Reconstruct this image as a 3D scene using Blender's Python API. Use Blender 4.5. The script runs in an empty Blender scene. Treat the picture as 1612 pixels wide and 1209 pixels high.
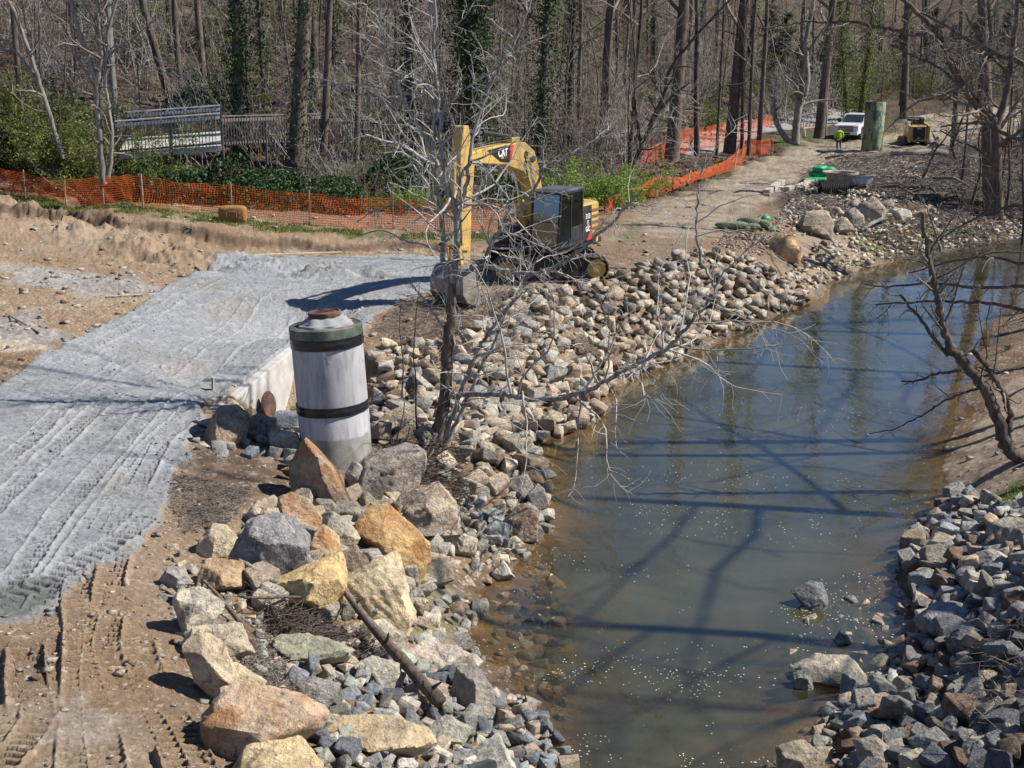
import bpy, bmesh, math, random
import numpy as np
from mathutils import Vector, Matrix, Euler
R = math.radians
random.seed(7); rng = np.random.default_rng(7)
S = bpy.context.scene
COL = S.collection
# ---------------------------------------------------------------- camera, sky, sun
CAMH, PITCH, F = 10.0, R(14.5), 2100.0
cd = bpy.data.cameras.new('camera'); cam = bpy.data.objects.new('camera', cd); COL.objects.link(cam)
cam.location = (0, 0, CAMH); cam.rotation_euler = (R(90)-PITCH, 0, 0)
cd.sensor_width = 36; cd.lens = 36*F/1612; cd.clip_end = 2000; cd.clip_start = 0.1
S.camera = cam
SUN_EL, SUN_DIR_AZ = R(45), R(2)      # azimuth of the sun measured from +x towards +y
W = bpy.data.worlds.new('World'); S.world = W; W.use_nodes = True
nt = W.node_tree; nt.nodes.clear()
sky = nt.nodes.new('ShaderNodeTexSky'); sky.sky_type = 'NISHITA'; sky.sun_disc = False
sky.sun_elevation = SUN_EL; sky.sun_rotation = R(90)-SUN_DIR_AZ
bg = nt.nodes.new('ShaderNodeBackground'); bg.inputs[1].default_value = 0.085; sky.ozone_density = 6.0; sky.dust_density = .1; sky.altitude = 2500
wo = nt.nodes.new('ShaderNodeOutputWorld')
nt.links.new(sky.outputs[0], bg.inputs[0]); nt.links.new(bg.outputs[0], wo.inputs[0])
ld = bpy.data.lights.new('sun', 'SUN'); ld.energy = 5.0; ld.angle = R(0.53); ld.color = (1, .955, .88)
sun = bpy.data.objects.new('sun', ld); COL.objects.link(sun)
sv = Vector((math.cos(SUN_EL)*math.cos(SUN_DIR_AZ), math.cos(SUN_EL)*math.sin(SUN_DIR_AZ), math.sin(SUN_EL)))
sun.rotation_euler = sv.to_track_quat('Z', 'Y').to_euler(); sun.location = (30, 0, 40)
S.view_settings.view_transform = 'Standard'; S.view_settings.look = 'None'
S.view_settings.exposure = 0.62; S.view_settings.gamma = 1.0
S.render.engine = 'CYCLES'
S.cycles.max_bounces = 6; S.cycles.diffuse_bounces = 2; S.cycles.glossy_bounces = 3
S.cycles.transparent_max_bounces = 12; S.cycles.transmission_bounces = 4
S.cycles.caustics_reflective = False; S.cycles.caustics_refractive = False
S.cycles.sample_clamp_indirect = 6

# ---------------------------------------------------------------- pixel rays (used to survey where things stand)
cp, sp = math.cos(PITCH), math.sin(PITCH)
FW = np.array([0, cp, -sp]); UPV = np.array([0, sp, cp]); RT = np.array([1., 0, 0])
def ray(px, py):
    return FW + RT*(px-806)/F + UPV*(604.5-py)/F
def P(px, py, z):
    d = ray(px, py); t = (z-CAMH)/d[2]
    return np.array([d[0]*t, d[1]*t, z])
def D(px, py, y):
    d = ray(px, py); t = y/d[1]
    return np.array([d[0]*t, y, CAMH+d[2]*t])
def proj(x, y, z):
    zz = z-CAMH; dep = y*cp - zz*sp; dep = np.maximum(dep, 0.05)
    return 806+F*x/dep, 604.5-F*(y*sp+zz*cp)/dep

# ---------------------------------------------------------------- numpy noise
def _h(ix, iy, iz, s):
    h = (ix*374761393 + iy*668265263 + iz*2147483647 + s*974711) & 0xffffffff
    h = ((h ^ (h >> 13))*1274126177) & 0xffffffff
    h = ((h ^ (h >> 16))*2246822519) & 0xffffffff
    return ((h ^ (h >> 15)) & 0xffff)/32767.5-1.0
def noise3(x, y, z, s=0):
    x = np.asarray(x, float); y = np.asarray(y, float); z = np.asarray(z, float)+0*x
    fx, fy, fz = np.floor(x), np.floor(y), np.floor(z)
    ix, iy, iz = fx.astype(np.int64), fy.astype(np.int64), fz.astype(np.int64)
    u, v, w = x-fx, y-fy, z-fz
    u = u*u*(3-2*u); v = v*v*(3-2*v); w = w*w*(3-2*w)
    def L(a, b, t): return a+(b-a)*t
    return L(L(L(_h(ix, iy, iz, s), _h(ix+1, iy, iz, s), u), L(_h(ix, iy+1, iz, s), _h(ix+1, iy+1, iz, s), u), v),
             L(L(_h(ix, iy, iz+1, s), _h(ix+1, iy, iz+1, s), u), L(_h(ix, iy+1, iz+1, s), _h(ix+1, iy+1, iz+1, s), u), v), w)
def noise2(x, y, s=0):
    x = np.asarray(x, float); y = np.asarray(y, float)
    fx, fy = np.floor(x), np.floor(y); ix, iy = fx.astype(np.int64), fy.astype(np.int64)
    u, v = x-fx, y-fy; u = u*u*(3-2*u); v = v*v*(3-2*v)
    a = _h(ix, iy, 0, s); b = _h(ix+1, iy, 0, s); c = _h(ix, iy+1, 0, s); d = _h(ix+1, iy+1, 0, s)
    return (a+(b-a)*u)+((c+(d-c)*u)-(a+(b-a)*u))*v
def fbm2(x, y, o=4, s=0):
    r = 0; a = 1; t = 0
    for i in range(o):
        r = r+a*noise2(x*2**i+i*17.3, y*2**i-i*9.1, s+i); t += a; a *= .5
    return r/t
def fbm3(x, y, z, o=4, s=0, g=.5):
    r = 0; a = 1; t = 0
    for i in range(o):
        r = r+a*noise3(x*2**i+i*7.3, y*2**i-i*9.1, z*2**i+i*3.7, s+i); t += a; a *= g
    return r/t
def sstep(a, b, x):
    t = np.clip((x-a)/(b-a), 0, 1); return t*t*(3-2*t)

# ---------------------------------------------------------------- terrain survey
PZ = [ # pixel x, pixel y, height
(0,1209,2.2),(150,1209,2.2),(300,1209,2.1),(0,1000,2.2),(150,1000,2.2),(262,1000,2.12),(0,850,2.2),(240,850,2.2),(0,700,2.2),(150,700,2.2),(290,700,2.2),
(0,620,2.3),(150,550,2.25),(330,620,2.2),(350,628,2.2),(456,545,2.2),(300,480,2.2),(450,470,2.2),(600,430,2.15),(680,450,2.1),(430,405,2.2),(600,390,2.2),
(790,420,2.1),(900,430,2.1),(950,400,2.1),(1000,380,2.1),(1050,350,2.1),(1150,300,2.1),(1200,270,2.1),(1250,235,2.15),(1350,228,2.2),(1450,215,2.25),
(0,400,2.6),(100,420,2.4),(0,500,2.45),(70,545,2.45),(200,480,2.3),(350,400,2.4),(0,340,3.15),(0,314,3.85),(50,322,3.75),(50,345,3.1),(100,352,3.0),(100,327,3.7),(200,364,2.8),(200,338,3.45),
(350,380,2.55),(350,358,2.95),(500,387,2.3),(500,370,2.6),(600,385,2.25),(600,374,2.4),(700,380,2.25),(780,374,2.3),
(330,740,2.1),(300,900,2.0),(400,760,1.95),(450,720,1.75),(370,860,1.95),(280,850,2.1),(300,960,2.0),(430,960,1.7),(340,1040,1.9),(430,1150,1.75),(350,1180,1.9),(500,1200,1.5),
(480,860,1.7),(560,830,1.4),(560,950,1.4),(600,900,1.2),(640,860,.85),(600,1050,1.0),(520,1060,1.35),(650,1150,.9),(700,1000,.4),(660,960,.6),(700,1100,.6),(800,1150,.25),(700,880,.45),(760,880,.18),(720,950,.15),
(700,820,.7),(740,760,.6),(660,760,1.0),(600,1209,1.2),(740,1200,.6),(820,1209,.2),
(530,740,1.6),(450,690,1.75),(600,700,1.35),(590,600,1.4),(480,640,.9),(430,652,.7),(480,560,.9),(600,545,1.9),(640,500,2.0),(560,500,2.1),(750,540,1.6),(700,480,2.05),(800,470,2.0),(650,620,1.2),(690,700,1.25),
(850,580,.8),(750,640,.9),(850,640,.4),(780,700,.7),(800,740,.35),(900,500,1.5),(960,470,1.7),(950,540,.7),(1000,500,1.1),(1040,440,1.8),(1100,430,1.6),(1120,470,.8),(1180,430,1.2),(1200,470,.5),(1120,400,1.9),(1050,400,2.0),
(1180,395,1.6),(1210,410,1.2),(1240,430,.6),(1240,400,1.0),(1300,405,.6),(1200,380,1.7),(1250,340,1.9),(1250,300,2.0),(1350,300,2.0),(1350,375,.9),(1450,350,.9),(1500,300,1.9),(1600,300,1.8),(1600,335,.6),(1400,340,1.5),(1400,265,2.1),(1550,260,2.1),
# left shore and bed
(880,1209,-.02),(850,1120,0),(800,1080,0),(750,1030,0),(735,1000,0),(750,930,0),(790,905,0),(830,870,0),(860,840,0),(850,790,.02),(860,750,0),(835,700,0),(900,680,0),(935,665,0),(945,622,0),(1000,592,0),(1050,567,0),(1150,520,0),(1230,493,0),(1275,475,0),(1300,445,0),(1350,422,0),(1400,407,0),(1460,393,0),(1550,378,0),(1612,362,0),
(900,1130,-.13),(860,1010,-.13),(850,930,-.13),(930,1000,-.3),(960,1130,-.3),(930,830,-.25),(920,740,-.25),(1000,660,-.35),(1100,580,-.4),(1250,510,-.4),(1350,455,-.4),(1450,415,-.35),(1550,400,-.3),
(1000,1209,-.6),(1050,1000,-.8),(1100,800,-.8),(1200,650,-.8),(1300,540,-.7),(1400,470,-.6),(1500,430,-.4),
(1150,1209,-.4),(1200,1050,-.4),(1300,950,-.35),(1350,850,-.4),(1400,750,-.4),(1400,650,-.4),(1450,560,-.3),(1520,480,-.25),
# right shore
(1235,1209,0),(1290,1130,0),(1330,1095,0),(1430,1090,0),(1440,1020,0),(1440,950,0),(1425,890,0),(1460,830,0),(1520,775,0),(1490,725,0),(1500,690,0),(1545,650,0),(1550,600,0),(1580,540,0),(1612,490,0),(1640,440,0),
(1612,540,.35),(1612,600,.6),(1590,660,.55),(1612,700,.85),(1560,730,.5),(1612,800,.9),(1550,820,.5),(1500,900,.5),(1560,950,.9),(1500,1000,.5),(1612,1000,1.3),(1500,1100,.6),(1600,1100,1.2),(1612,1209,1.4),(1350,1209,.25),(1380,1150,.2),(1470,1180,.55),
(1750,700,1.5),(1800,900,2.0),(1900,1100,2.3),(1900,600,1.7),(1700,480,.8),(1850,480,1.5),
(-300,1209,2.2),(-300,900,2.2),(-300,700,2.4),(-300,500,2.8),(-300,400,3.6),(-300,310,4.2),(0,1500,2.2),(300,1500,2.0),(600,1500,1.0),(850,1500,.1),(1100,1500,-.5),(1300,1500,0),(1700,1500,1.5),
]
PR = [ # pixel column (bearing), range, height
(-300,56,4.4),(0,56,3.9),(200,56,3.6),(400,56,3.0),(600,58,2.5),(750,60,2.4),
(-300,70,6),(0,64,3.4),(200,64,3.2),(400,64,3.0),(600,68,3.0),(800,70,2.6),
(0,74,5.4),(200,74,5.4),(400,76,5.2),(600,80,4.5),(800,85,3.6),(0,85,8),(300,88,8.5),(600,95,8),
(-300,100,13),(0,105,13),(300,110,14),(600,120,14),(0,140,22),(300,145,22),(600,150,21),(-300,200,36),(300,220,38),(800,110,6.5),(800,150,17),(800,220,34),
(1000,75,2.3),(1000,95,2.5),(1000,125,6),(1000,165,16),(1000,240,34),(1150,100,2.3),(1150,130,3),(1150,165,8),(1150,200,16),
(1300,112,2.35),(1300,150,2.7),(1300,190,5),(1300,235,14),(1300,320,36),(1450,112,2.3),(1450,150,2.5),(1450,200,4),(1450,245,12),
(1612,95,2.3),(1612,115,2.5),(1612,150,3),(1612,200,6),(1612,250,15),(1900,62,-.3),(1900,75,-.2),(1900,90,2.3),(1900,150,7),(1900,250,22),
(2600,15,2.2),(2600,40,2.5),(2600,60,3.5),(2600,100,8),(-1500,20,2.5),(-1500,40,3.5),(-1500,60,6),(-1500,100,14),
(-1500,400,60),(0,450,75),(800,450,75),(1600,450,60),(2600,400,50),(0,3,2.2),(806,3,0),(1612,3,1.6),
]
def thr(x, y): return np.arctan2(x, y), np.log(np.hypot(x, y))
_pts = []
for a, b, z in PZ:
    p = P(a, b, z); t, l = thr(p[0], p[1]); _pts.append((t, l, z))
for a, r, z in PR:
    t = math.atan((a-806)/F); _pts.append((t, math.log(r), z))
_pts = np.array(_pts); _K = _pts[:, :2]
def _ker(A, B):
    return np.sqrt(((A[:, None, :]-B[None, :, :])**2).sum(-1)+1e-5)
_n = len(_K); _M = np.zeros((_n+1, _n+1)); _M[:_n, :_n] = _ker(_K, _K)-np.eye(_n)*0.004; _M[:_n, _n] = 1; _M[_n, :_n] = 1
_w = np.linalg.solve(_M, np.append(_pts[:, 2], 0))
TH = np.concatenate([np.linspace(-1.4, -.47, 30)[:-1], np.linspace(-.47, .47, 420), np.linspace(.47, 1.4, 30)[1:]])
LR = np.linspace(math.log(2), math.log(560), 620)
_g = np.zeros((len(LR), len(TH)))
for i, l in enumerate(LR):
    q = np.stack([TH, np.full(len(TH), l)], 1)
    _g[i] = _ker(q, _K)@_w[:_n]+_w[_n]
def grid_lookup(x, y):
    t, l = thr(x, y)
    fi = np.clip((l-LR[0])/(LR[1]-LR[0]), 0, len(LR)-1.001)
    fj = np.clip(np.interp(t, TH, np.arange(len(TH))), 0, len(TH)-1.001)
    i = fi.astype(int); j = fj.astype(int); u = fi-i; v = fj-j
    return (_g[i, j]*(1-v)+_g[i, j+1]*v)*(1-u)+(_g[i+1, j]*(1-v)+_g[i+1, j+1]*v)*u
WA = P(350, 636, 2.2)[:2]; WB = P(466, 541, 2.2)[:2]
_wd = (WB-WA)/np.linalg.norm(WB-WA); _wn = np.array([_wd[1], -_wd[0]]); WL = np.linalg.norm(WB-WA)
def Hf(x, y):
    x = np.asarray(x, float); y = np.asarray(y, float)
    z = grid_lookup(x, y)
    t = (x-WA[0])*_wd[0]+(y-WA[1])*_wd[1]; s = (x-WA[0])*_wn[0]+(y-WA[1])*_wn[1]
    m = sstep(.10, .22, s)*sstep(2.6, 1.6, s)*sstep(-1.6, -.9, t)*sstep(WL+.9, WL+.3, t)
    z = z*(1-m)+np.minimum(z, .75+1.0*sstep(.9, -1., t))*m
    m2 = sstep(-.02, -.12, s)*sstep(-1.4, -1., s)*sstep(-.2, .2, t)*sstep(WL+.6, WL+.1, t)
    return z*(1-m2)+2.2*m2
def cast(px, py, r0=8., r1=400., wet=False):
    """the ground point seen at this pixel of the photograph"""
    d = ray(px, py); n = math.hypot(d[0], d[1])
    rr = np.exp(np.linspace(math.log(r0), math.log(r1), 2500)); t = rr/n
    x, y, z = d[0]*t, d[1]*t, CAMH+d[2]*t
    h = Hf(x, y)
    if wet: h = np.maximum(h, -.04)
    k = np.where(z <= h)[0]
    i = k[0] if len(k) else len(rr)-1
    return np.array([x[i], y[i], h[i]])
def G0(x, y): return float(Hf(np.array([x]), np.array([y]))[0])

# ---------------------------------------------------------------- mesh helpers
def mesh_np(name, V, Fc, smooth=False):
    """V (n,3), Fc (m,k) with k constant, or a list of such arrays"""
    if not isinstance(Fc, (list, tuple)): Fc = [Fc]
    Fc = [np.asarray(f, np.int32) for f in Fc if len(f)]
    me = bpy.data.meshes.new(name)
    V = np.asarray(V, np.float32); me.vertices.add(len(V)); me.vertices.foreach_set('co', V.ravel())
    li = np.concatenate([f.ravel() for f in Fc]); cnt = np.concatenate([np.full(len(f), f.shape[1], np.int32) for f in Fc])
    me.loops.add(len(li)); me.loops.foreach_set('vertex_index', li)
    st = np.concatenate([[0], np.cumsum(cnt)[:-1]]).astype(np.int32)
    me.polygons.add(len(cnt)); me.polygons.foreach_set('loop_start', st); me.polygons.foreach_set('loop_total', cnt)
    me.update(calc_edges=True)
    if smooth: me.polygons.foreach_set('use_smooth', np.ones(len(cnt), bool))
    return me
def colattr(me, c, name='Col'):
    a = me.color_attributes.new(name, 'FLOAT_COLOR', 'POINT')
    c = np.asarray(c, np.float32)
    if c.shape[1] == 3: c = np.concatenate([c, np.ones((len(c), 1), np.float32)], 1)
    a.data.foreach_set('color', c.ravel())
def link(name, me, mat=None, parent=None, loc=None):
    o = bpy.data.objects.new(name, me); COL.objects.link(o)
    if mat is not None and me is not None:
        me.materials.clear(); me.materials.append(mat)
    if parent is not None: o.parent = parent
    if loc is not None: o.location = loc
    return o
def tag(o, label=None, cat=None, group=None, kind=None):
    if label: o['label'] = label
    if cat: o['category'] = cat
    if group: o['group'] = group
    if kind: o['kind'] = kind
    return o
def empty(name, loc, rz=0, label=None, cat=None, group=None):
    o = bpy.data.objects.new(name, None); COL.objects.link(o); o.location = loc; o.rotation_euler = (0, 0, rz)
    o.empty_display_size = .2
    return tag(o, label, cat, group)
def copy_tree(o, parent=None):
    c = o.copy(); COL.objects.link(c)
    if parent is not None: c.parent = parent
    for ch in list(o.children): copy_tree(ch, c)
    return c

class MB:
    def __init__(s): s.v = []; s.f = []
    def add(s, vs, fs):
        b = len(s.v); s.v += [tuple(map(float, p)) for p in vs]; s.f += [tuple(b+i for i in f) for f in fs]; return s
    def box(s, c, d, rot=None, taper=1.0):
        x, y, z = [q/2 for q in d]; vs = []
        for k, sz in ((-1, 1.0), (1, taper)):
            for a, b in ((-1, -1), (1, -1), (1, 1), (-1, 1)): vs.append(Vector((a*x*sz, b*y*sz, k*z)))
        if rot: M = Euler(rot).to_matrix(); vs = [M@p for p in vs]
        vs = [p+Vector(c) for p in vs]
        return s.add(vs, [(3, 2, 1, 0), (4, 5, 6, 7), (0, 1, 5, 4), (1, 2, 6, 5), (2, 3, 7, 6), (3, 0, 4, 7)])
    def beam(s, a, b, w, h):
        a = Vector(a); b = Vector(b); d = (b-a).normalized()
        u = d.cross(Vector((0, 0, 1)));  u = Vector((0, 1, 0)) if u.length < 1e-3 else u.normalized()
        n = u.cross(d).normalized(); vs = []
        for p in (a, b):
            for i, j in ((-1, -1), (1, -1), (1, 1), (-1, 1)): vs.append(p+u*i*w/2+n*j*h/2)
        return s.add(vs, [(3, 2, 1, 0), (4, 5, 6, 7), (0, 1, 5, 4), (1, 2, 6, 5), (2, 3, 7, 6), (3, 0, 4, 7)])
    def cyl(s, a, b, r0, r1=None, n=16, cap=True):
        r1 = r0 if r1 is None else r1; a = Vector(a); b = Vector(b); d = (b-a).normalized()
        u = d.orthogonal().normalized(); w = d.cross(u); vs = []
        for p, r in ((a, r0), (b, r1)):
            for i in range(n):
                t = 2*math.pi*i/n; vs.append(p+u*math.cos(t)*r+w*math.sin(t)*r)
        fs = [(i, (i+1) % n, n+(i+1) % n, n+i) for i in range(n)]
        if cap: fs += [tuple(range(n))[::-1], tuple(range(n, 2*n))]
        return s.add(vs, fs)
    def lathe(s, prof, c=(0, 0, 0), n=48, axis='z', fn=None):
        vs = []
        for r, z in prof:
            for i in range(n):
                t = 2*math.pi*i/n; rr = r if fn is None else r+fn(t, z)
                if axis == 'z': vs.append((c[0]+rr*math.cos(t), c[1]+rr*math.sin(t), c[2]+z))
                elif axis == 'x': vs.append((c[0]+z, c[1]+rr*math.cos(t), c[2]+rr*math.sin(t)))
                else: vs.append((c[0]+rr*math.cos(t), c[1]+z, c[2]+rr*math.sin(t)))
        fs = []
        for j in range(len(prof)-1):
            for i in range(n): fs.append((j*n+i, j*n+(i+1) % n, (j+1)*n+(i+1) % n, (j+1)*n+i))
        return s.add(vs, fs)
    def prism(s, poly, y0, y1, axis='y', shear=None):
        """poly in the two other axes, extruded along axis"""
        n = len(poly); vs = []
        for y in (y0, y1):
            for a, b in poly:
                vs.append((a, y, b) if axis == 'y' else ((y, a, b) if axis == 'x' else (a, b, y)))
        fs = [tuple(range(n)), tuple(range(n, 2*n))[::-1]]+[(i, n+i, n+(i+1) % n, (i+1) % n) for i in range(n)]
        return s.add(vs, fs)
    def tube(s, path, r, n=8):
        V, Fc = tube_np(np.array(path, float), np.array(r if hasattr(r, '__len__') else [r]*len(path), float), n)
        return s.add(V, Fc.tolist())
    def build(s, name, mat, parent=None, bevel=0, smooth=False, seg=2, loc=None):
        me = bpy.data.meshes.new(name); me.from_pydata(s.v, [], s.f); me.update()
        bm = bmesh.new(); bm.from_mesh(me); bmesh.ops.recalc_face_normals(bm, faces=bm.faces); bm.to_mesh(me); bm.free()
        o = link(name, me, mat, parent, loc)
        if smooth:
            me.polygons.foreach_set('use_smooth', [True]*len(me.polygons))
            me.set_sharp_from_angle(angle=R(40))
        if bevel:
            m = o.modifiers.new('b', 'BEVEL'); m.width = bevel; m.segments = seg; m.limit_method = 'ANGLE'; m.angle_limit = R(35)
        return o

def tube_np(pts, rad, n=6):
    pts = np.asarray(pts, float); m = len(pts)
    d = np.gradient(pts, axis=0); d /= np.linalg.norm(d, axis=1, keepdims=True)+1e-9
    ref = np.array([0.31, 0.95, 0.05]) if abs(d[:, 2]).mean() > .6 else np.array([0.05, 0.08, 1.])
    u = np.cross(d, ref); u /= np.linalg.norm(u, axis=1, keepdims=True)+1e-9; w = np.cross(d, u)
    t = np.arange(n)*2*math.pi/n
    V = pts[:, None, :]+rad[:, None, None]*(u[:, None, :]*np.cos(t)[None, :, None]+w[:, None, :]*np.sin(t)[None, :, None])
    i = np.arange(m-1)[:, None]; j = np.arange(n)[None, :]; k = (j+1) % n
    Fc = np.stack([i*n+j, i*n+k, (i+1)*n+k, (i+1)*n+j], -1).reshape(-1, 4)
    return V.reshape(-1, 3), Fc
def tubes(polys, nfun=lambda r: 8 if r > .12 else (5 if r > .02 else 3)):
    Vs, Fs, b = [], [], 0
    for p, r in polys:
        V, Fc = tube_np(p, r, nfun(r[0])); Vs.append(V); Fs.append(Fc+b); b += len(V)
    return np.concatenate(Vs), np.concatenate(Fs)

# ---------------------------------------------------------------- materials
class NT:
    def __init__(s, name):
        s.m = bpy.data.materials.new(name); s.m.use_nodes = True; s.t = s.m.node_tree; s.t.nodes.clear()
        s.out = s.n('ShaderNodeOutputMaterial')
    def n(s, ty, **k):
        q = s.t.nodes.new(ty)
        for a, b in k.items(): setattr(q, a, b)
        return q
    def l(s, a, b): s.t.links.new(a, b)
    def noise(s, vec, scale, detail=5, rough=.55, dist=0.):
        q = s.n('ShaderNodeTexNoise'); q.inputs['Scale'].default_value = scale; q.inputs['Detail'].default_value = detail
        q.inputs['Roughness'].default_value = rough; q.inputs['Distortion'].default_value = dist
        if vec is not None: s.l(vec, q.inputs['Vector'])
        return q.outputs['Fac']
    def ramp(s, fac, stops, mode='LINEAR'):
        q = s.n('ShaderNodeValToRGB'); q.color_ramp.interpolation = mode; e = q.color_ramp.elements
        while len(e) < len(stops): e.new(.5)
        for k, (p, c) in zip(e, stops): k.position = p; k.color = (*c, 1) if len(c) == 3 else c
        s.l(fac, q.inputs[0]); return q.outputs[0]
    def mix(s, f, a, b, mode='MIX'):
        q = s.n('ShaderNodeMix'); q.data_type = 'RGBA'; q.blend_type = mode; q.clamp_result = False
        for sock, v in ((q.inputs[0], f), (q.inputs[6], a), (q.inputs[7], b)):
            if hasattr(v, 'links'): s.l(v, sock)
            elif isinstance(v, (int, float)): sock.default_value = v
            else: sock.default_value = (*v, 1)
        return q.outputs[2]
    def math(s, op, a, b=0.):
        q = s.n('ShaderNodeMath', operation=op)
        for i, v in enumerate((a, b)):
            if hasattr(v, 'links'): s.l(v, q.inputs[i])
            else: q.inputs[i].default_value = v
        return q.outputs[0]
    def bump(s, h, strength=.5, dist=.02, normal=None):
        q = s.n('ShaderNodeBump'); q.inputs['Strength'].default_value = strength; q.inputs['Distance'].default_value = dist
        s.l(h, q.inputs['Height'])
        if normal is not None: s.l(normal, q.inputs['Normal'])
        return q.outputs[0]
    def bsdf(s, col, rough=.8, metal=0., spec=.3, normal=None, trans=0., coat=0.):
        q = s.n('ShaderNodeBsdfPrincipled')
        if hasattr(col, 'links'): s.l(col, q.inputs['Base Color'])
        else: q.inputs['Base Color'].default_value = (*col, 1)
        if hasattr(rough, 'links'): s.l(rough, q.inputs['Roughness'])
        else: q.inputs['Roughness'].default_value = rough
        q.inputs['Metallic'].default_value = metal; q.inputs['Specular IOR Level'].default_value = spec
        q.inputs['Coat Weight'].default_value = coat; q.inputs['Transmission Weight'].default_value = trans
        if normal is not None: s.l(normal, q.inputs['Normal'])
        s.l(q.outputs[0], s.out.inputs[0]); return q
    def obj(s): return s.n('ShaderNodeTexCoord').outputs['Object']

def simple(name, col, rough=.6, metal=0., var=.12, scale=6., bump=.0, spec=.35, dirt=None, dirt_amt=.4, coat=0.):
    t = NT(name); v = t.obj(); n = t.noise(v, scale, 5, .6)
    c = t.ramp(n, [(.3, tuple(x*(1-var) for x in col)), (.7, tuple(min(1, x*(1+var)) for x in col))])
    if dirt:
        d = t.ramp(t.noise(v, scale*.6, 7, .65, .4), [(.5-.25*dirt_amt+.05, (0, 0, 0)), (.72, (1, 1, 1))])
        c = t.mix(t.math('MULTIPLY', d, dirt_amt*1.6), c, dirt)
    nb = t.bump(t.noise(v, scale*8, 4), bump, .01) if bump else None
    t.bsdf(c, rough, metal, spec, nb, coat=coat); return t.m

def mat_rock(name='rock_surface', attr=False, vein=.25, rust=(.37, .17, .06), rustamt=0., scale=1.0, bs=1.0):
    t = NT(name); oi = t.n('ShaderNodeObjectInfo'); v = t.obj()
    add = t.n('ShaderNodeVectorMath', operation='ADD'); t.l(v, add.inputs[0])
    cmb = t.n('ShaderNodeCombineXYZ'); r = t.math('MULTIPLY', oi.outputs['Random'], 37.)
    for i in range(3): t.l(r, cmb.inputs[i])
    t.l(cmb.outputs[0], add.inputs[1]); v = add.outputs[0]
    if attr:
        a = t.n('ShaderNodeAttribute'); a.attribute_name = 'Col'; base = a.outputs['Color']
    else: base = oi.outputs['Color']
    n1 = t.noise(v, 2.2*scale, 8, .62, .6)
    c = t.mix(1., base, t.ramp(n1, [(.28, (.50, .48, .46)), (.5, (1, 1, 1)), (.70, (1.4, 1.33, 1.2))]), 'MULTIPLY')
    n5 = t.noise(v, 5*scale, 9, .72, 1.5); c = t.mix(1., c, t.ramp(n5, [(.36, (.45, .43, .42)), (.44, (1, 1, 1)), (.6, (1.08, 1.08, 1.06))]), 'MULTIPLY')
    n2 = t.noise(v, 14*scale, 6, .7)
    c = t.mix(1., c, t.ramp(n2, [(.3, (.72, .72, .72)), (.65, (1.15, 1.15, 1.15))]), 'MULTIPLY')
    if rustamt:
        n3 = t.noise(v, 1.3*scale, 6, .6, 1.2)
        c = t.mix(t.math('MULTIPLY', t.ramp(n3, [(.48, (0, 0, 0)), (.62, (1, 1, 1))]), rustamt), c, rust)
    # thin pale veins
    n4 = t.noise(v, 1.7*scale, 5, .6, 2.2)
    ve = t.ramp(n4, [(.485, (0, 0, 0)), (.5, (1, 1, 1)), (.515, (0, 0, 0))])
    c = t.mix(t.math('MULTIPLY', ve, vein), c, (.62, .58, .5))
    h = t.math('ADD', t.noise(v, 9*scale, 9, .68, .3), t.math('MULTIPLY', n1, 1.5))
    t.bsdf(c, .88, 0, .25, t.bump(h, 1.0*bs, .085)); return t.m

def mat_bark(name, c0, c1, scale=1.):
    t = NT(name); v = t.obj(); mp = t.n('ShaderNodeMapping'); mp.inputs['Scale'].default_value = (6*scale, 6*scale, 1.2*scale); t.l(v, mp.inputs[0])
    n = t.noise(mp.outputs[0], 1.6, 8, .65, .8); c = t.ramp(n, [(.32, c0), (.66, c1)])
    n2 = t.noise(v, .8, 3); c = t.mix(1., c, t.ramp(n2, [(.3, (.7, .7, .7)), (.7, (1.2, 1.2, 1.2))]), 'MULTIPLY')
    t.bsdf(c, .9, 0, .15, t.bump(n, .8, .03)); return t.m
def mat_leaf(name, c0, c1, trans=.25):
    t = NT(name); g = t.n('ShaderNodeNewGeometry')
    c = t.ramp(g.outputs['Random Per Island'], [(0., c0), (.55, tuple((a+b)/2 for a, b in zip(c0, c1))), (1., c1)])
    b = t.n('ShaderNodeBsdfPrincipled'); t.l(c, b.inputs['Base Color']); b.inputs['Roughness'].default_value = .6; b.inputs['Specular IOR Level'].default_value = .3
    tr = t.n('ShaderNodeBsdfTranslucent'); t.l(c, tr.inputs[0]); mx = t.n('ShaderNodeMixShader'); mx.inputs[0].default_value = trans
    t.l(b.outputs[0], mx.inputs[1]); t.l(tr.outputs[0], mx.inputs[2]); t.l(mx.outputs[0], t.out.inputs[0]); return t.m

M = {}
M['rock'] = mat_rock('rock_surface'); M['rockA'] = mat_rock('loose_rock_surface', attr=True)
M['rock_rust'] = mat_rock('rusty_rock_surface', rustamt=.85, vein=.35)
M['rock_vein'] = mat_rock('veined_rock_surface', vein=.75, rustamt=.15)
M['bark_dark'] = mat_bark('dark_bark', (.045, .036, .03), (.17, .14, .115))
M['bark_brown'] = mat_bark('brown_bark', (.06, .045, .036), (.22, .175, .14))
M['bark_grey'] = mat_bark('grey_bark', (.11, .10, .09), (.32, .30, .27))
M['bark_pale'] = mat_bark('pale_bark', (.10, .085, .07), (.45, .43, .40))
M['twig'] = simple('twig_bark', (.21, .175, .148), .9, var=.45, scale=2)
M['twig_pale'] = simple('pale_twig_bark', (.37, .345, .31), .85, var=.35, scale=3)
M['twig_dark'] = simple('dark_twig_bark', (.11, .085, .07), .9, var=.3, scale=2)
M['ivy'] = mat_leaf('ivy_leaf', (.008, .02, .007), (.05, .11, .025), .12)
M['leaf'] = mat_leaf('young_leaf', (.045, .065, .015), (.23, .28, .055), .3)
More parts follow.
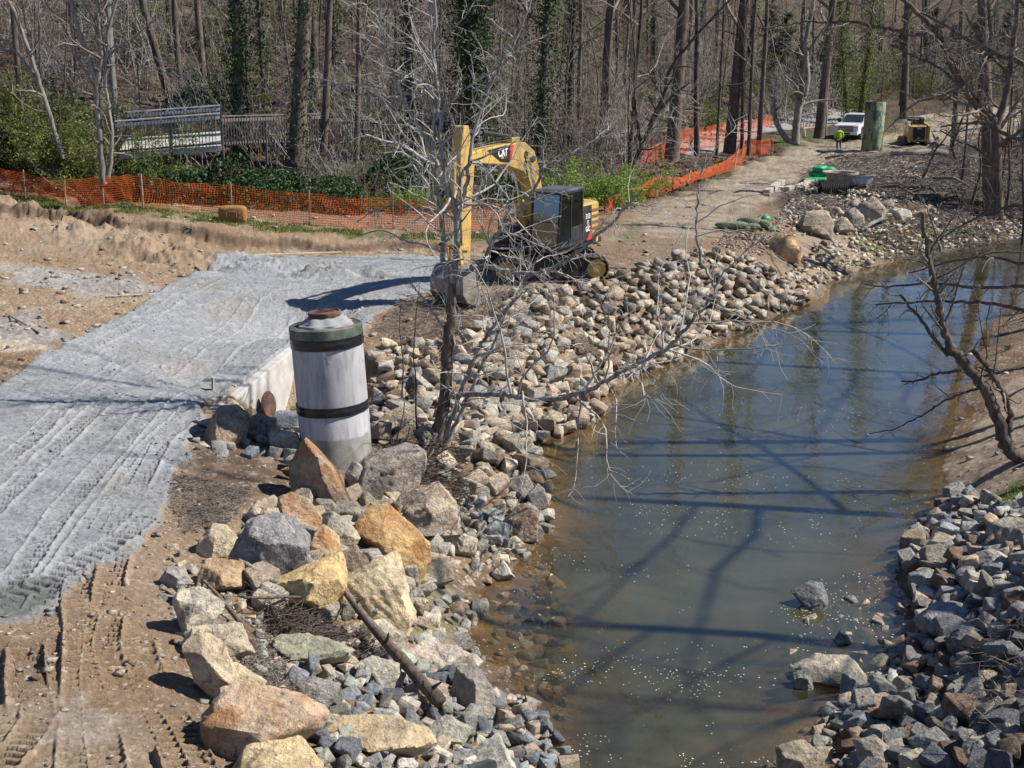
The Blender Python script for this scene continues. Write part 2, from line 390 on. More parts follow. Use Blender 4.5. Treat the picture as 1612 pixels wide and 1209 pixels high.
M['leaf2'] = mat_leaf('bright_leaf', (.10, .16, .03), (.33, .44, .08), .35)
M['needle'] = mat_leaf('cedar_foliage', (.015, .028, .010), (.07, .095, .03), .1)
M['litter'] = mat_leaf('dry_leaf', (.045, .03, .02), (.24, .155, .095), .1)
# ---------------------------------------------------------------- ground sheet
_dep = np.arctan((np.linspace(1225, 250, 1010)-604.5)/F)+PITCH
_rs = 7.9/np.tan(_dep)
RS = np.concatenate([np.exp(np.linspace(math.log(2.2), math.log(_rs[0]), 50))[:-1], _rs, np.exp(np.linspace(math.log(_rs[-1]), math.log(540), 230))[1:]])
AZ = np.concatenate([np.linspace(-1.3, -.40, 50)[:-1], np.linspace(-.40, .40, 1080), np.linspace(.40, 1.3, 50)[1:]])
A2, R2 = np.meshgrid(AZ, RS)
GX, GY = (R2*np.sin(A2)), (R2*np.cos(A2))
GZ = Hf(GX.ravel(), GY.ravel()).reshape(GX.shape)
PX, PY = proj(GX, GY, GZ)
front = (GY > 3)
def inpoly(poly, soft=0, x=None, y=None):
    x = PX if x is None else x; y = PY if y is None else y
    c = np.zeros(x.shape, bool); n = len(poly)
    for i in range(n):
        x1, y1 = poly[i]; x2, y2 = poly[(i+1) % n]
        if y1 == y2: continue
        c ^= ((y1 > y) != (y2 > y)) & (x < (x2-x1)*(y-y1)/(y2-y1)+x1)
    return c
def surf_poly(poly, z=2.15):
    if z is None: return [tuple(cast(a, b)[:2]) for a, b in poly]
    return [tuple(P(a, b, z)[:2]) for a, b in poly]
def sdist(poly, x, y):
    """signed distance (metres, + inside) to a closed outline on the ground"""
    d = np.full(x.shape, 1e9); n = len(poly)
    for i in range(n):
        ax, ay = poly[i]; bx, by = poly[(i+1) % n]; vx, vy = bx-ax, by-ay
        t = np.clip(((x-ax)*vx+(y-ay)*vy)/(vx*vx+vy*vy+1e-9), 0, 1)
        d = np.minimum(d, (x-ax-t*vx)**2+(y-ay-t*vy)**2)
    return np.sqrt(d)*np.where(inpoly(poly, 0, x, y), 1, -1)
def fb(s, o=5, seed=0): return fbm2(GX/s, GY/s, o, seed)
N1 = fb(.35, 5, 1); N2 = fb(1.6, 5, 5); N3 = fb(.12, 4, 9); N4 = fb(6., 4, 15); N5 = fb(.7, 6, 21)
SILT = surf_poly([(-260,700),(-100,640),(0,622),(45,590),(95,560),(160,520),(215,490),(270,455),(330,425),(385,405),(520,404),(640,400),(700,405),(740,430),(700,455),(640,470),(590,492),(560,530),(470,545),(352,632),(325,640),(322,668),(305,690),(285,740),(265,790),(240,850),(205,885),(150,905),(110,940),(60,985),(0,990),(-260,1010)])
sd_silt = sdist(SILT, GX, GY)+N5*.22+N1*.06
m_silt = sstep(-.05, .10, sd_silt)
SILT2 = surf_poly([(20,430),(90,425),(200,430),(260,445),(190,462),(100,462),(30,455)], 2.4)
SILT3 = surf_poly([(-60,520),(60,490),(100,520),(80,545),(-60,560)], 2.4)
m_silt2 = np.maximum(sstep(-.3, .5, sdist(SILT2, GX, GY)+N2*1.3), sstep(-.3, .4, sdist(SILT3, GX, GY)+N2*.8))*.8
ROAD = surf_poly([(880,445),(945,400),(1000,335),(1110,290),(1190,252),(1260,228),(1350,222),(1415,203),(1430,186),(1620,176),(1620,218),(1500,232),(1400,243),(1300,258),(1255,285),(1225,310),(1160,345),(1080,395),(1000,430)])
m_road = sstep(-.4, .8, sdist(ROAD, GX, GY)+N2*1.0)
ASPH = surf_poly([(1140,236),(1205,214),(1262,203),(1330,190),(1345,176),(1318,176),(1250,183),(1190,193),(1130,215),(1050,232),(1045,240)], 2.4)
m_asph = sstep(-.1, .2, sdist(ASPH, GX, GY))
inframe = front
band = lambda a, b, v: sstep(a-(b-a)*.0, a+.01, v)
m_sand = sstep(0.02, .25, sdist(surf_poly([(1480,700),(1540,640),(1570,590),(1700,560),(1700,720),(1612,760),(1540,775)], .6), GX, GY)+N1*.25)
def gl(poly, z, w=.5, nz=N2, k=.8): return sstep(-w*.4, w, sdist(surf_poly(poly, z), GX, GY)+nz*k)
m_grass = np.maximum.reduce([
    gl([(-60,290),(60,306),(215,322),(400,350),(560,365),(800,368),(800,380),(560,377),(420,366),(200,343),(90,330),(-60,316)], None, .5, N1, .7),
    gl([(960,400),(1000,350),(1060,322),(1020,350),(975,398)], 2.1, .5)*.6,
    gl([(1345,215),(1440,188),(1500,180),(1440,205),(1350,222)], 2.3, 1.5)*.8,
    gl([(1195,222),(1290,212),(1300,222),(1240,235)], 2.3, 1)*.8,
    gl([(1470,340),(1540,340),(1520,355),(1450,352)], 1.2, .6)*.8,
    gl([(640,880),(700,880),(740,930),(700,960),(650,1000),(640,940)], .8, .3, N1, .45)*.6,
    gl([(1330,372),(1400,365),(1410,378),(1340,385)], .9, .4)*.7,
    gl([(1560,740),(1640,735),(1640,790),(1570,780)], .9, .3, N1, .5)*.8])
bare_left = sdist(surf_poly([(-400,1300),(-400,320),(0,316),(215,340),(400,362),(800,377),(960,400),(900,470),(590,560),(470,650),(300,1000),(330,1300)], 2.5), GX, GY)
m_dirt = np.clip(sstep(-.3, .3, bare_left), 0, 1)
m_mulch = np.maximum.reduce([
    gl([(590,515),(640,478),(760,468),(880,455),(930,440),(960,460),(860,500),(760,530),(650,545),(600,545)], 2.05, .5),
    gl([(1235,350),(1240,300),(1290,262),(1340,250),(1420,245),(1612,250),(1700,330),(1500,345),(1300,330)], 2.0, 1.2),
    gl([(290,740),(340,700),(440,715),(470,760),(400,800),(340,830),(280,860)], 1.9, .4, N1, .6),
    gl([(330,1020),(450,960),(560,960),(560,1010),(470,1090),(370,1090)], 1.7, .3, N1, .5)])
m_far = sstep(62, 70, R2+N2*4)
wet = sstep(.32, .0, GZ)
def C(a): return np.array(a, float)
col = np.zeros(GX.shape+(3,)); col[:] = C((.235, .165, .105))
def lay(c, m): 
    global col
    col = col*(1-m[..., None])+np.asarray(c)*m[..., None]
lay(C((.30, .215, .14)), m_dirt)
lay(C((.375, .305, .225)), m_dirt*sstep(-.1, .45, N2)*.6)
lay(C((.24, .155, .09)), m_dirt*sstep(.05, .5, fb(2.3, 4, 33))*.6)
lay(C((.30, .24, .175)), sstep(-.1, .5, sdist(surf_poly([(1240,440),(1200,400),(1300,370),(1612,335),(1612,390),(1400,405),(1300,440)], .8), GX, GY)))
lay(C((.15, .105, .072)), m_mulch*.9); lay(C((.34, .26, .18)), m_mulch*sstep(.25, .5, N1)*.7)
lit = C((.07, .05, .036))
lay(lit, m_far); lay(C((.125, .083, .056)), m_far*sstep(0, .5, N2)); lay(C((.06, .065, .028)), m_far*sstep(0., .5, N4))
side = sstep(0, 3, GY)*(1-m_dirt)*sstep(58, 50, R2)*0
lay(C((.33, .275, .205)), m_road); lay(C((.22, .165, .115)), m_road*sstep(0, .5, N5)*.7)
lay(C((.30, .29, .28)), m_asph)
lay(C((.215, .145, .095)), gl([(880,440),(940,390),(1020,372),(1120,372),(1200,385),(1235,400),(1215,425),(1160,405),(1060,412),(960,440),(900,462)], 2.1, .5, N2, .8)*.85)
lay(C((.22, .17, .125)), m_road*sstep(.1, .5, noise2(GX/9, GY/.55, 66))*.6)  # tree shadow streaks across the haul road, painted into the soil colour
lay(C((.36, .28, .2)), m_sand)
lay(C((.38, .31, .23))*.92, gl([(690,900),(760,905),(790,925),(740,960),(700,1000),(720,1040),(640,1060),(650,960)], .5, .3, N1, .4)*.8)
lay(C((.085, .105, .03)), np.clip(m_grass*sstep(-.45, .25, N1+N3*.4), 0, 1)); lay(C((.22, .20, .09)), m_grass*sstep(.1, .5, N3)*.5)
sv = (.345+.03*N2+.025*N1)[..., None]*C((.935, .97, 1.0))
lay(sv, np.clip(m_silt+m_silt2*.8, 0, 1))
lay(C((.30, .275, .235)), m_silt*sstep(.0, .5, fb(1.4, 5, 41))*.45)
lay(C((.13, .15, .13)), m_silt*gl([(-100,985),(60,985),(110,935),(90,915),(-100,950)], 2.2, .2, N1, .3)*.75)
lay(C((.40, .375, .34)), gl([(60,1110),(130,1095),(215,1120),(225,1165),(120,1185),(60,1150)], 2.2, .4, N1, .5)*.4); lay(C((.21, .15, .10)), gl([(-60,1010),(110,1000),(100,1090),(40,1120),(-60,1110)], 2.2, .3, N1, .5)*.45)
lay(C((.5, .42, .32)), gl([(-60,530),(60,540),(95,552),(-60,560)], 2.45, .2, N1, .2)*.9)
lay(C((.33, .245, .14)), sstep(.02, -.1, GZ)*.9); lay(C((.13, .10, .065)), sstep(-.1, .3, N5)*(GZ < -.02)*.7)
col = col*(1-.3*(wet*sstep(-.03, .02, GZ))[..., None]*(R2 < 90)[..., None])
col *= (1+.16*N3+.14*N1)[..., None]
# stony speckle
sp1 = fbm2(GX/.07, GY/.07, 2, 77)
lay(C((.5, .44, .36)), sstep(.42, .55, sp1)*(1-m_silt)*sstep(60, 40, R2)*(GZ > 0)*.7)
# relief -----------------------------------------------------------
dz = .035*N1+.018*N3
rough = np.clip(m_dirt*(1-m_silt)+m_mulch, 0, 1)
_nr = sstep(24, 34, R2)*.6+.4; dz += rough*_nr*(.10*N5+.05*np.abs(N1)+.03*np.abs(N3)*1.5)
scz = sdist(surf_poly([(-200,325),(0,318),(90,328),(215,345),(350,362),(500,374),(620,382),(620,392),(480,395),(350,392),(200,378),(90,362),(0,350),(-200,352)], 3.2), GX, GY)
m_sc = sstep(-.4, .9, scz)
dz += np.clip(m_sc+.3*m_dirt*(1-m_silt)*(R2 > 24), 0, 1)*(.07*np.abs(fb(.22, 4, 81))+.10*np.abs(fb(.55, 5, 83))); dz += m_sc*(.42*fb(1.5, 5, 51)+.22*N5+.1*np.abs(N1))
dz += m_silt*.07 + m_silt*(.022*fb(.9, 5, 61)+.012*np.abs(N1))-m_silt*.02*N1+m_silt*(.012*np.abs(fb(.5, 4, 71))+.014*N3)
dz += (m_far)*(.25*N2+.12*N5)
_tl = np.array([cast(a, b_)[:2] for a, b_ in [(-200,318),(-60,318),(0,320),(50,327),(90,331),(150,340),(215,349),(280,357),(350,366),(430,374),(520,379)]])
_lo, _hi = _tl.min(0)-5, _tl.max(0)+5; _mk = (GX > _lo[0]) & (GX < _hi[0]) & (GY > _lo[1]) & (GY < _hi[1]); _x, _y = GX[_mk], GY[_mk]; _b = np.full(_x.shape, 1e9); _s = np.zeros(_x.shape); _f = np.zeros(_x.shape)
for _i in range(len(_tl)-1):
    _a, _c = _tl[_i], _tl[_i+1]; _v = _c-_a; _t = np.clip(((_x-_a[0])*_v[0]+(_y-_a[1])*_v[1])/(_v@_v), 0, 1); _dx = _x-_a[0]-_t*_v[0]; _dy = _y-_a[1]-_t*_v[1]; _d = np.hypot(_dx, _dy); _k = _d < _b
    _b = np.where(_k, _d, _b); _s = np.where(_k, (_dx*_v[1]-_dy*_v[0])/np.linalg.norm(_v), _s); _f = np.where(_k, (_i+_t)/(len(_tl)-1), _f)
_s = _s+.7*N4[_mk]+.55*N2[_mk]+.22*fb(.9, 3, 97)[_mk]+.10*N1[_mk]+.05*N3[_mk]
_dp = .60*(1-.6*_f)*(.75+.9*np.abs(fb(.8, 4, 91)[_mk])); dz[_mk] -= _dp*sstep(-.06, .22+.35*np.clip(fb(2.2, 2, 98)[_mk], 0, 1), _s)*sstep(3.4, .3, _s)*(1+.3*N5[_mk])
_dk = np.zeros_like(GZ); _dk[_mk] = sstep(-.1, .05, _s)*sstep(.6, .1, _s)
lay(C((.13, .088, .058)), _dk*.85)  # shade under the overhanging lip of the cut, painted as a dark band
dz *= np.where(GZ < -.02, .25, 1.)
track = np.zeros_like(GZ)
def tread(pts, w=.40, pitch=.17, amp=.042, z=2.2, start=0., cht=1.):
    global track
    q = [P(a, b, z)[:2] for a, b in pts]; best = np.full(GX.shape, 1e9); U = np.zeros(GX.shape); Sg = np.zeros(GX.shape); acc = 0
    lo = np.min(q, 0)-1; hi = np.max(q, 0)+1; mk = (GX > lo[0]) & (GX < hi[0]) & (GY > lo[1]) & (GY < hi[1])
    x, y = GX[mk], GY[mk]; b = np.full(x.shape, 1e9); U = np.zeros(x.shape); sg = np.zeros(x.shape)
    for i in range(len(q)-1):
        a, c = q[i], q[i+1]; v = c-a; L = np.linalg.norm(v); t = ((x-a[0])*v[0]+(y-a[1])*v[1])/L/L
        tc = np.clip(t, 0, 1); dx = x-a[0]-tc*v[0]; dy = y-a[1]-tc*v[1]; dd = np.hypot(dx, dy)
        k = dd < b; b = np.where(k, dd, b); U = np.where(k, acc+tc*L, U); sg = np.where(k, (dx*v[1]-dy*v[0])/L, sg); acc += L
    s = sg/w; ins = sstep(.58, .46, np.abs(s))
    ph = U/pitch+cht*.35*np.abs(s)+.6*noise2(x/.8, y/.8, 3)*.3
    lug = sstep(-.1, .2, np.sin(ph*2*math.pi))
    rim = np.exp(-((np.abs(s)-.56)/.08)**2)
    fade = np.clip(.75+.9*noise2(x/1.3, y/1.3, 11), .15, 1)*sstep(0, .6, U)*sstep(acc, acc-.5, U)
    tr = ins*(-.6+lug)*amp+rim*amp*.9
    t0 = track[mk]; track[mk] = np.where(ins > .5, tr*fade, t0+tr*fade*(np.abs(t0) < 1e-3))
T = [
 ([(-60,1010),(40,900),(100,810),(165,735),(250,640),(350,560),(450,490),(560,440),(700,425)],.42,.2,.034),
 ([(-100,900),(0,800),(90,710),(200,610),(300,540),(400,470),(520,428),(660,410)],.42,.2,.03),
 ([(50,985),(110,890),(170,800),(235,710),(300,650),(400,575),(500,500),(600,458)],.42,.2,.034),
 ([(105,960),(150,860),(200,775),(255,700),(300,655)],.4,.18,.03),
 ([(150,900),(190,820),(235,740),(262,690)],.34,.18,.034),
 ([(120,1230),(125,1130),(128,1040),(128,985),(120,940),(135,880)],.40,.16,.05),
 ([(172,1230),(158,1140),(150,1060),(160,980),(172,920),(185,870)],.38,.16,.045),
 ([(300,1230),(275,1160),(245,1090),(220,1030),(212,1000)],.42,.17,.06),
 ([(360,1260),(318,1190),(290,1130),(262,1090)],.3,.17,.05),
 ([(45,1120),(40,1080),(42,1040),(38,1015)],.42,.17,.055),
 ([(200,1110),(180,1060),(165,1020),(178,960)],.34,.16,.04),
 ([(-20,1240),(30,1180),(60,1130),(55,1100)],.34,.16,.04),
 ([(-20,965),(60,930),(130,890),(200,850),(245,800)],.4,.2,.024),
 ([(345,650),(310,600),(240,565),(150,560),(60,600)],.4,.2,.018),
 ([(130,560),(230,500),(330,450),(450,420),(600,410)],.42,.2,.026),
 ([(0,740),(60,690),(130,620),(200,560)],.4,.2,.025),
]
for a in T: tread(a[0], a[1], a[2], a[3])
dz += track*np.where(m_silt > .5, 1.7, 2.3)
col = col*(1+np.clip(track*5.0, -.2, .12))[..., None]   # colour darker in the ruts, lighter on the raised lugs and rims
# faint wheel lines on the haul road
GZf = GZ+dz
me = None
nr, nc = GX.shape
idx = np.arange(nr*nc).reshape(nr, nc)
Fq = np.stack([idx[:-1, :-1], idx[:-1, 1:], idx[1:, 1:], idx[1:, :-1]], -1).reshape(-1, 4)
me = mesh_np('ground', np.stack([GX, GY, GZf], -1).reshape(-1, 3), Fq, smooth=True)
colattr(me, np.clip(col.reshape(-1, 3), .01, .9))
t = NT('soil_and_silt'); a = t.n('ShaderNodeAttribute'); a.attribute_name = 'Col'; v = t.obj()
n1 = t.noise(v, 11, 8, .7); n2 = t.noise(v, 55, 4, .7)
c = t.mix(1., a.outputs['Color'], t.ramp(n1, [(.3, (.74, .73, .72)), (.7, (1.22, 1.22, 1.22))]), 'MULTIPLY')
c = t.mix(1., c, t.ramp(n2, [(.3, (.8, .8, .8)), (.7, (1.18, 1.18, 1.18))]), 'MULTIPLY')
t.bsdf(c, .92, 0, .2, t.bump(t.math('ADD', n1, t.math('MULTIPLY', n2, .8)), 1.0, .045))
ground = link('ground', me, t.m); ground['kind'] = 'structure'
def HF(x, y):   # finished height incl. relief, nearest vertex
    x = np.atleast_1d(np.asarray(x, float)); y = np.atleast_1d(np.asarray(y, float))
    az = np.arctan2(x, y); r = np.hypot(x, y)
    j = np.clip(np.interp(az, AZ, np.arange(nc)).round().astype(int), 0, nc-1)
    i = np.clip(np.interp(r, RS, np.arange(nr)).round().astype(int), 0, nr-1)
    return GZf[i, j]

# ---------------------------------------------------------------- creek
wr = np.concatenate([np.linspace(3, 12, 12)[:-1], np.exp(np.linspace(math.log(12), math.log(100), 260))])
wa = np.linspace(-.25, 1.0, 420); WA2, WR2 = np.meshgrid(wa, wr); wx, wy = WR2*np.sin(WA2), WR2*np.cos(WA2)
wz = Hf(wx.ravel(), wy.ravel()).reshape(wx.shape)
k = np.arange(wx.size).reshape(wx.shape)
Fq = np.stack([k[:-1, :-1], k[:-1, 1:], k[1:, 1:], k[1:, :-1]], -1).reshape(-1, 4)
keep = (wz.ravel()[Fq].min(1) < .25)
me = mesh_np('creek_water', np.stack([wx, wy, np.zeros_like(wx)], -1).reshape(-1, 3), Fq[keep], smooth=True)
dp = np.clip(-wz, 0, 3).reshape(-1, 1); colattr(me, np.repeat(dp, 3, 1), 'depth')
t = NT('murky_creek_water'); a = t.n('ShaderNodeAttribute'); a.attribute_name = 'depth'; v = t.obj()
dpt = a.outputs['Fac']
fac = t.math('SUBTRACT', 1.0, t.math('EXPONENT', t.math('MULTIPLY', dpt, -3.2)))
fac = t.math('MAXIMUM', fac, .03)
nz = t.noise(v, .5, 4, .6, .5)
murk = t.ramp(nz, [(.3, (.045, .050, .029)), (.7, (.088, .085, .046))])
df = t.n('ShaderNodeBsdfDiffuse'); t.l(murk, df.inputs[0])
tr_ = t.n('ShaderNodeBsdfTransparent'); tr_.inputs[0].default_value = (.90, .80, .6, 1)
m1 = t.n('ShaderNodeMixShader'); t.l(fac, m1.inputs[0]); t.l(tr_.outputs[0], m1.inputs[1]); t.l(df.outputs[0], m1.inputs[2])
mp = t.n('ShaderNodeMapping'); mp.inputs['Scale'].default_value = (1.0, .55, 1); mp.inputs['Rotation'].default_value = (0, 0, R(25)); t.l(v, mp.inputs[0])
w1 = t.noise(mp.outputs[0], 5.5, 3, .55, .3); w2 = t.noise(mp.outputs[0], 1.1, 3, .5)
rip = t.math('MULTIPLY', w1, t.ramp(t.noise(v, .22, 3), [(.4, (.25,)*3), (.62, (1,)*3)]))
bmp = t.bump(t.math('ADD', rip, t.math('MULTIPLY', w2, 1.6)), .32, .02)
gl_ = t.n('ShaderNodeBsdfGlossy'); gl_.inputs['Roughness'].default_value = .035; t.l(bmp, gl_.inputs['Normal'])
lw = t.n('ShaderNodeLayerWeight'); t.l(bmp, lw.inputs['Normal']); frv = t.math('ADD', t.math('MULTIPLY', t.math('POWER', lw.outputs['Facing'], 3.6), .95), .04)
m2 = t.n('ShaderNodeMixShader'); t.l(frv, m2.inputs[0]); t.l(m1.outputs[0], m2.inputs[1]); t.l(gl_.outputs[0], m2.inputs[2])
t.l(m2.outputs[0], t.out.inputs[0])
water = link('creek_water', me, t.m); water['kind'] = 'structure'
# drifting petals / foam flecks on the surface
def quads(C_, size, tilt=1., rs=rng, aspect=1.):
    n = len(C_); a = rs.normal(size=(n, 3)); a[:, 2] *= tilt; a /= np.linalg.norm(a, axis=1, keepdims=True)
    b = np.cross(a, rs.normal(size=(n, 3)) if tilt else np.tile([0, 0, 1.], (n, 1))); b /= np.linalg.norm(b, axis=1, keepdims=True)
    s = np.broadcast_to(np.asarray(size, float), (n,))[:, None]*.5
    V = np.stack([C_-a*s, C_-b*s*aspect*.8+a*s*.1, C_+a*s, C_+b*s*aspect*.8], 1).reshape(-1, 3)
    return V, np.arange(4*n).reshape(n, 4)
pp = []
while len(pp) < 1100:
    px, py = random.uniform(760, 1500), random.uniform(480, 1209)
    if noise2(px/170+py/300, py/26, 5)+.5*noise2(px/40, py/30, 8) < random.uniform(-.05, .8): continue
    q = P(px, py, .006)
    if G0(q[0], q[1]) < -.05: pp.append(q)
pp = np.array(pp); V, Fq = quads(pp, rng.uniform(.012, .038, len(pp)), 0.)
o = link('floating_petals', mesh_np('floating_petals', V, Fq), simple('petal', (.72, .70, .66), .7)); tag(o, 'white petals and foam flecks drifting on the murky creek', kind='stuff')

# ---------------------------------------------------------------- concrete culvert wall
conc = simple('weathered_concrete', (.50, .48, .44), .85, var=.16, scale=1.8, bump=.3, dirt=(.27, .25, .22), dirt_amt=.45)
wall = empty('concrete_wall', (*WA, 0), math.atan2(_wd[1], _wd[0]), 'low pale concrete culvert wall holding the grey silt behind the manhole riser', 'wall')
b = MB(); b.box((WL/2, .0, 1.15), (WL, .24, 2.10)); b.build('wall_face', conc, wall, bevel=.02)
b = MB(); b.box((-.1, -.02, 2.13), (.5, .42, .16)); b.build('wall_corner_cap', conc, wall, bevel=.02)

# ---------------------------------------------------------------- rocks
def ico(sub):
    bm = bmesh.new(); bmesh.ops.create_icosphere(bm, subdivisions=sub, radius=1)
    V = np.array([v.co[:] for v in bm.verts]); Fc = np.array([[v.index for v in f.verts] for f in bm.faces]); bm.free()
    return V/np.linalg.norm(V, axis=1, keepdims=True), Fc
ICO = {k: ico(k) for k in (1, 2, 3, 4, 5)}
def facet(dirs, N, d, p=16):
    q = np.maximum(dirs@N.T, 1e-4)/d[None, :]
    return (q**p).sum(1)**(-1/p)
def rockshape(seed, sub=3, p=45, np_=9, amp=.05, flat=.75):
    rs = np.random.default_rng(seed); V, Fc = ICO[sub]
    N = rs.normal(size=(np_, 3)); N /= np.linalg.norm(N, axis=1, keepdims=True)
    A_ = np.eye(3)+rs.normal(0, .22, (3, 3)); A_ = np.concatenate([A_, -A_+rs.normal(0, .22, (3, 3))]); A_ /= np.linalg.norm(A_, axis=1, keepdims=True)
    N = np.concatenate([N[:5], A_]); d = np.concatenate([rs.uniform(.78, 1.05, 5), rs.uniform(.62, .95, 6)])
    r = facet(V, N, d, p); X = V*r[:, None]
    X *= (1+amp*fbm3(X[:, 0]*2+seed, X[:, 1]*2, X[:, 2]*2, 4, seed)[:, None])
    X *= np.array([1., rs.uniform(.65, .95), flat*rs.uniform(.75, 1.1)])
    return X, Fc
TAN = [(.50, .40, .29), (.44, .36, .27), (.55, .46, .35), (.40, .31, .225)]
GRY = [(.33, .32, .30), (.38, .365, .335), (.27, .265, .255), (.35, .325, .29)]
BLU = [(.19, .205, .225), (.25, .26, .275), (.15, .16, .18), (.31, .32, .325)]
GRN = [(.28, .275, .23), (.33, .33, .285)]
GRT = [(.43, .385, .32), (.36, .32, .265), (.49, .445, .37)]
PAL = [(.55, .49, .40), (.52, .48, .43)]
BRN = [(.21, .145, .10), (.24, .17, .125)]

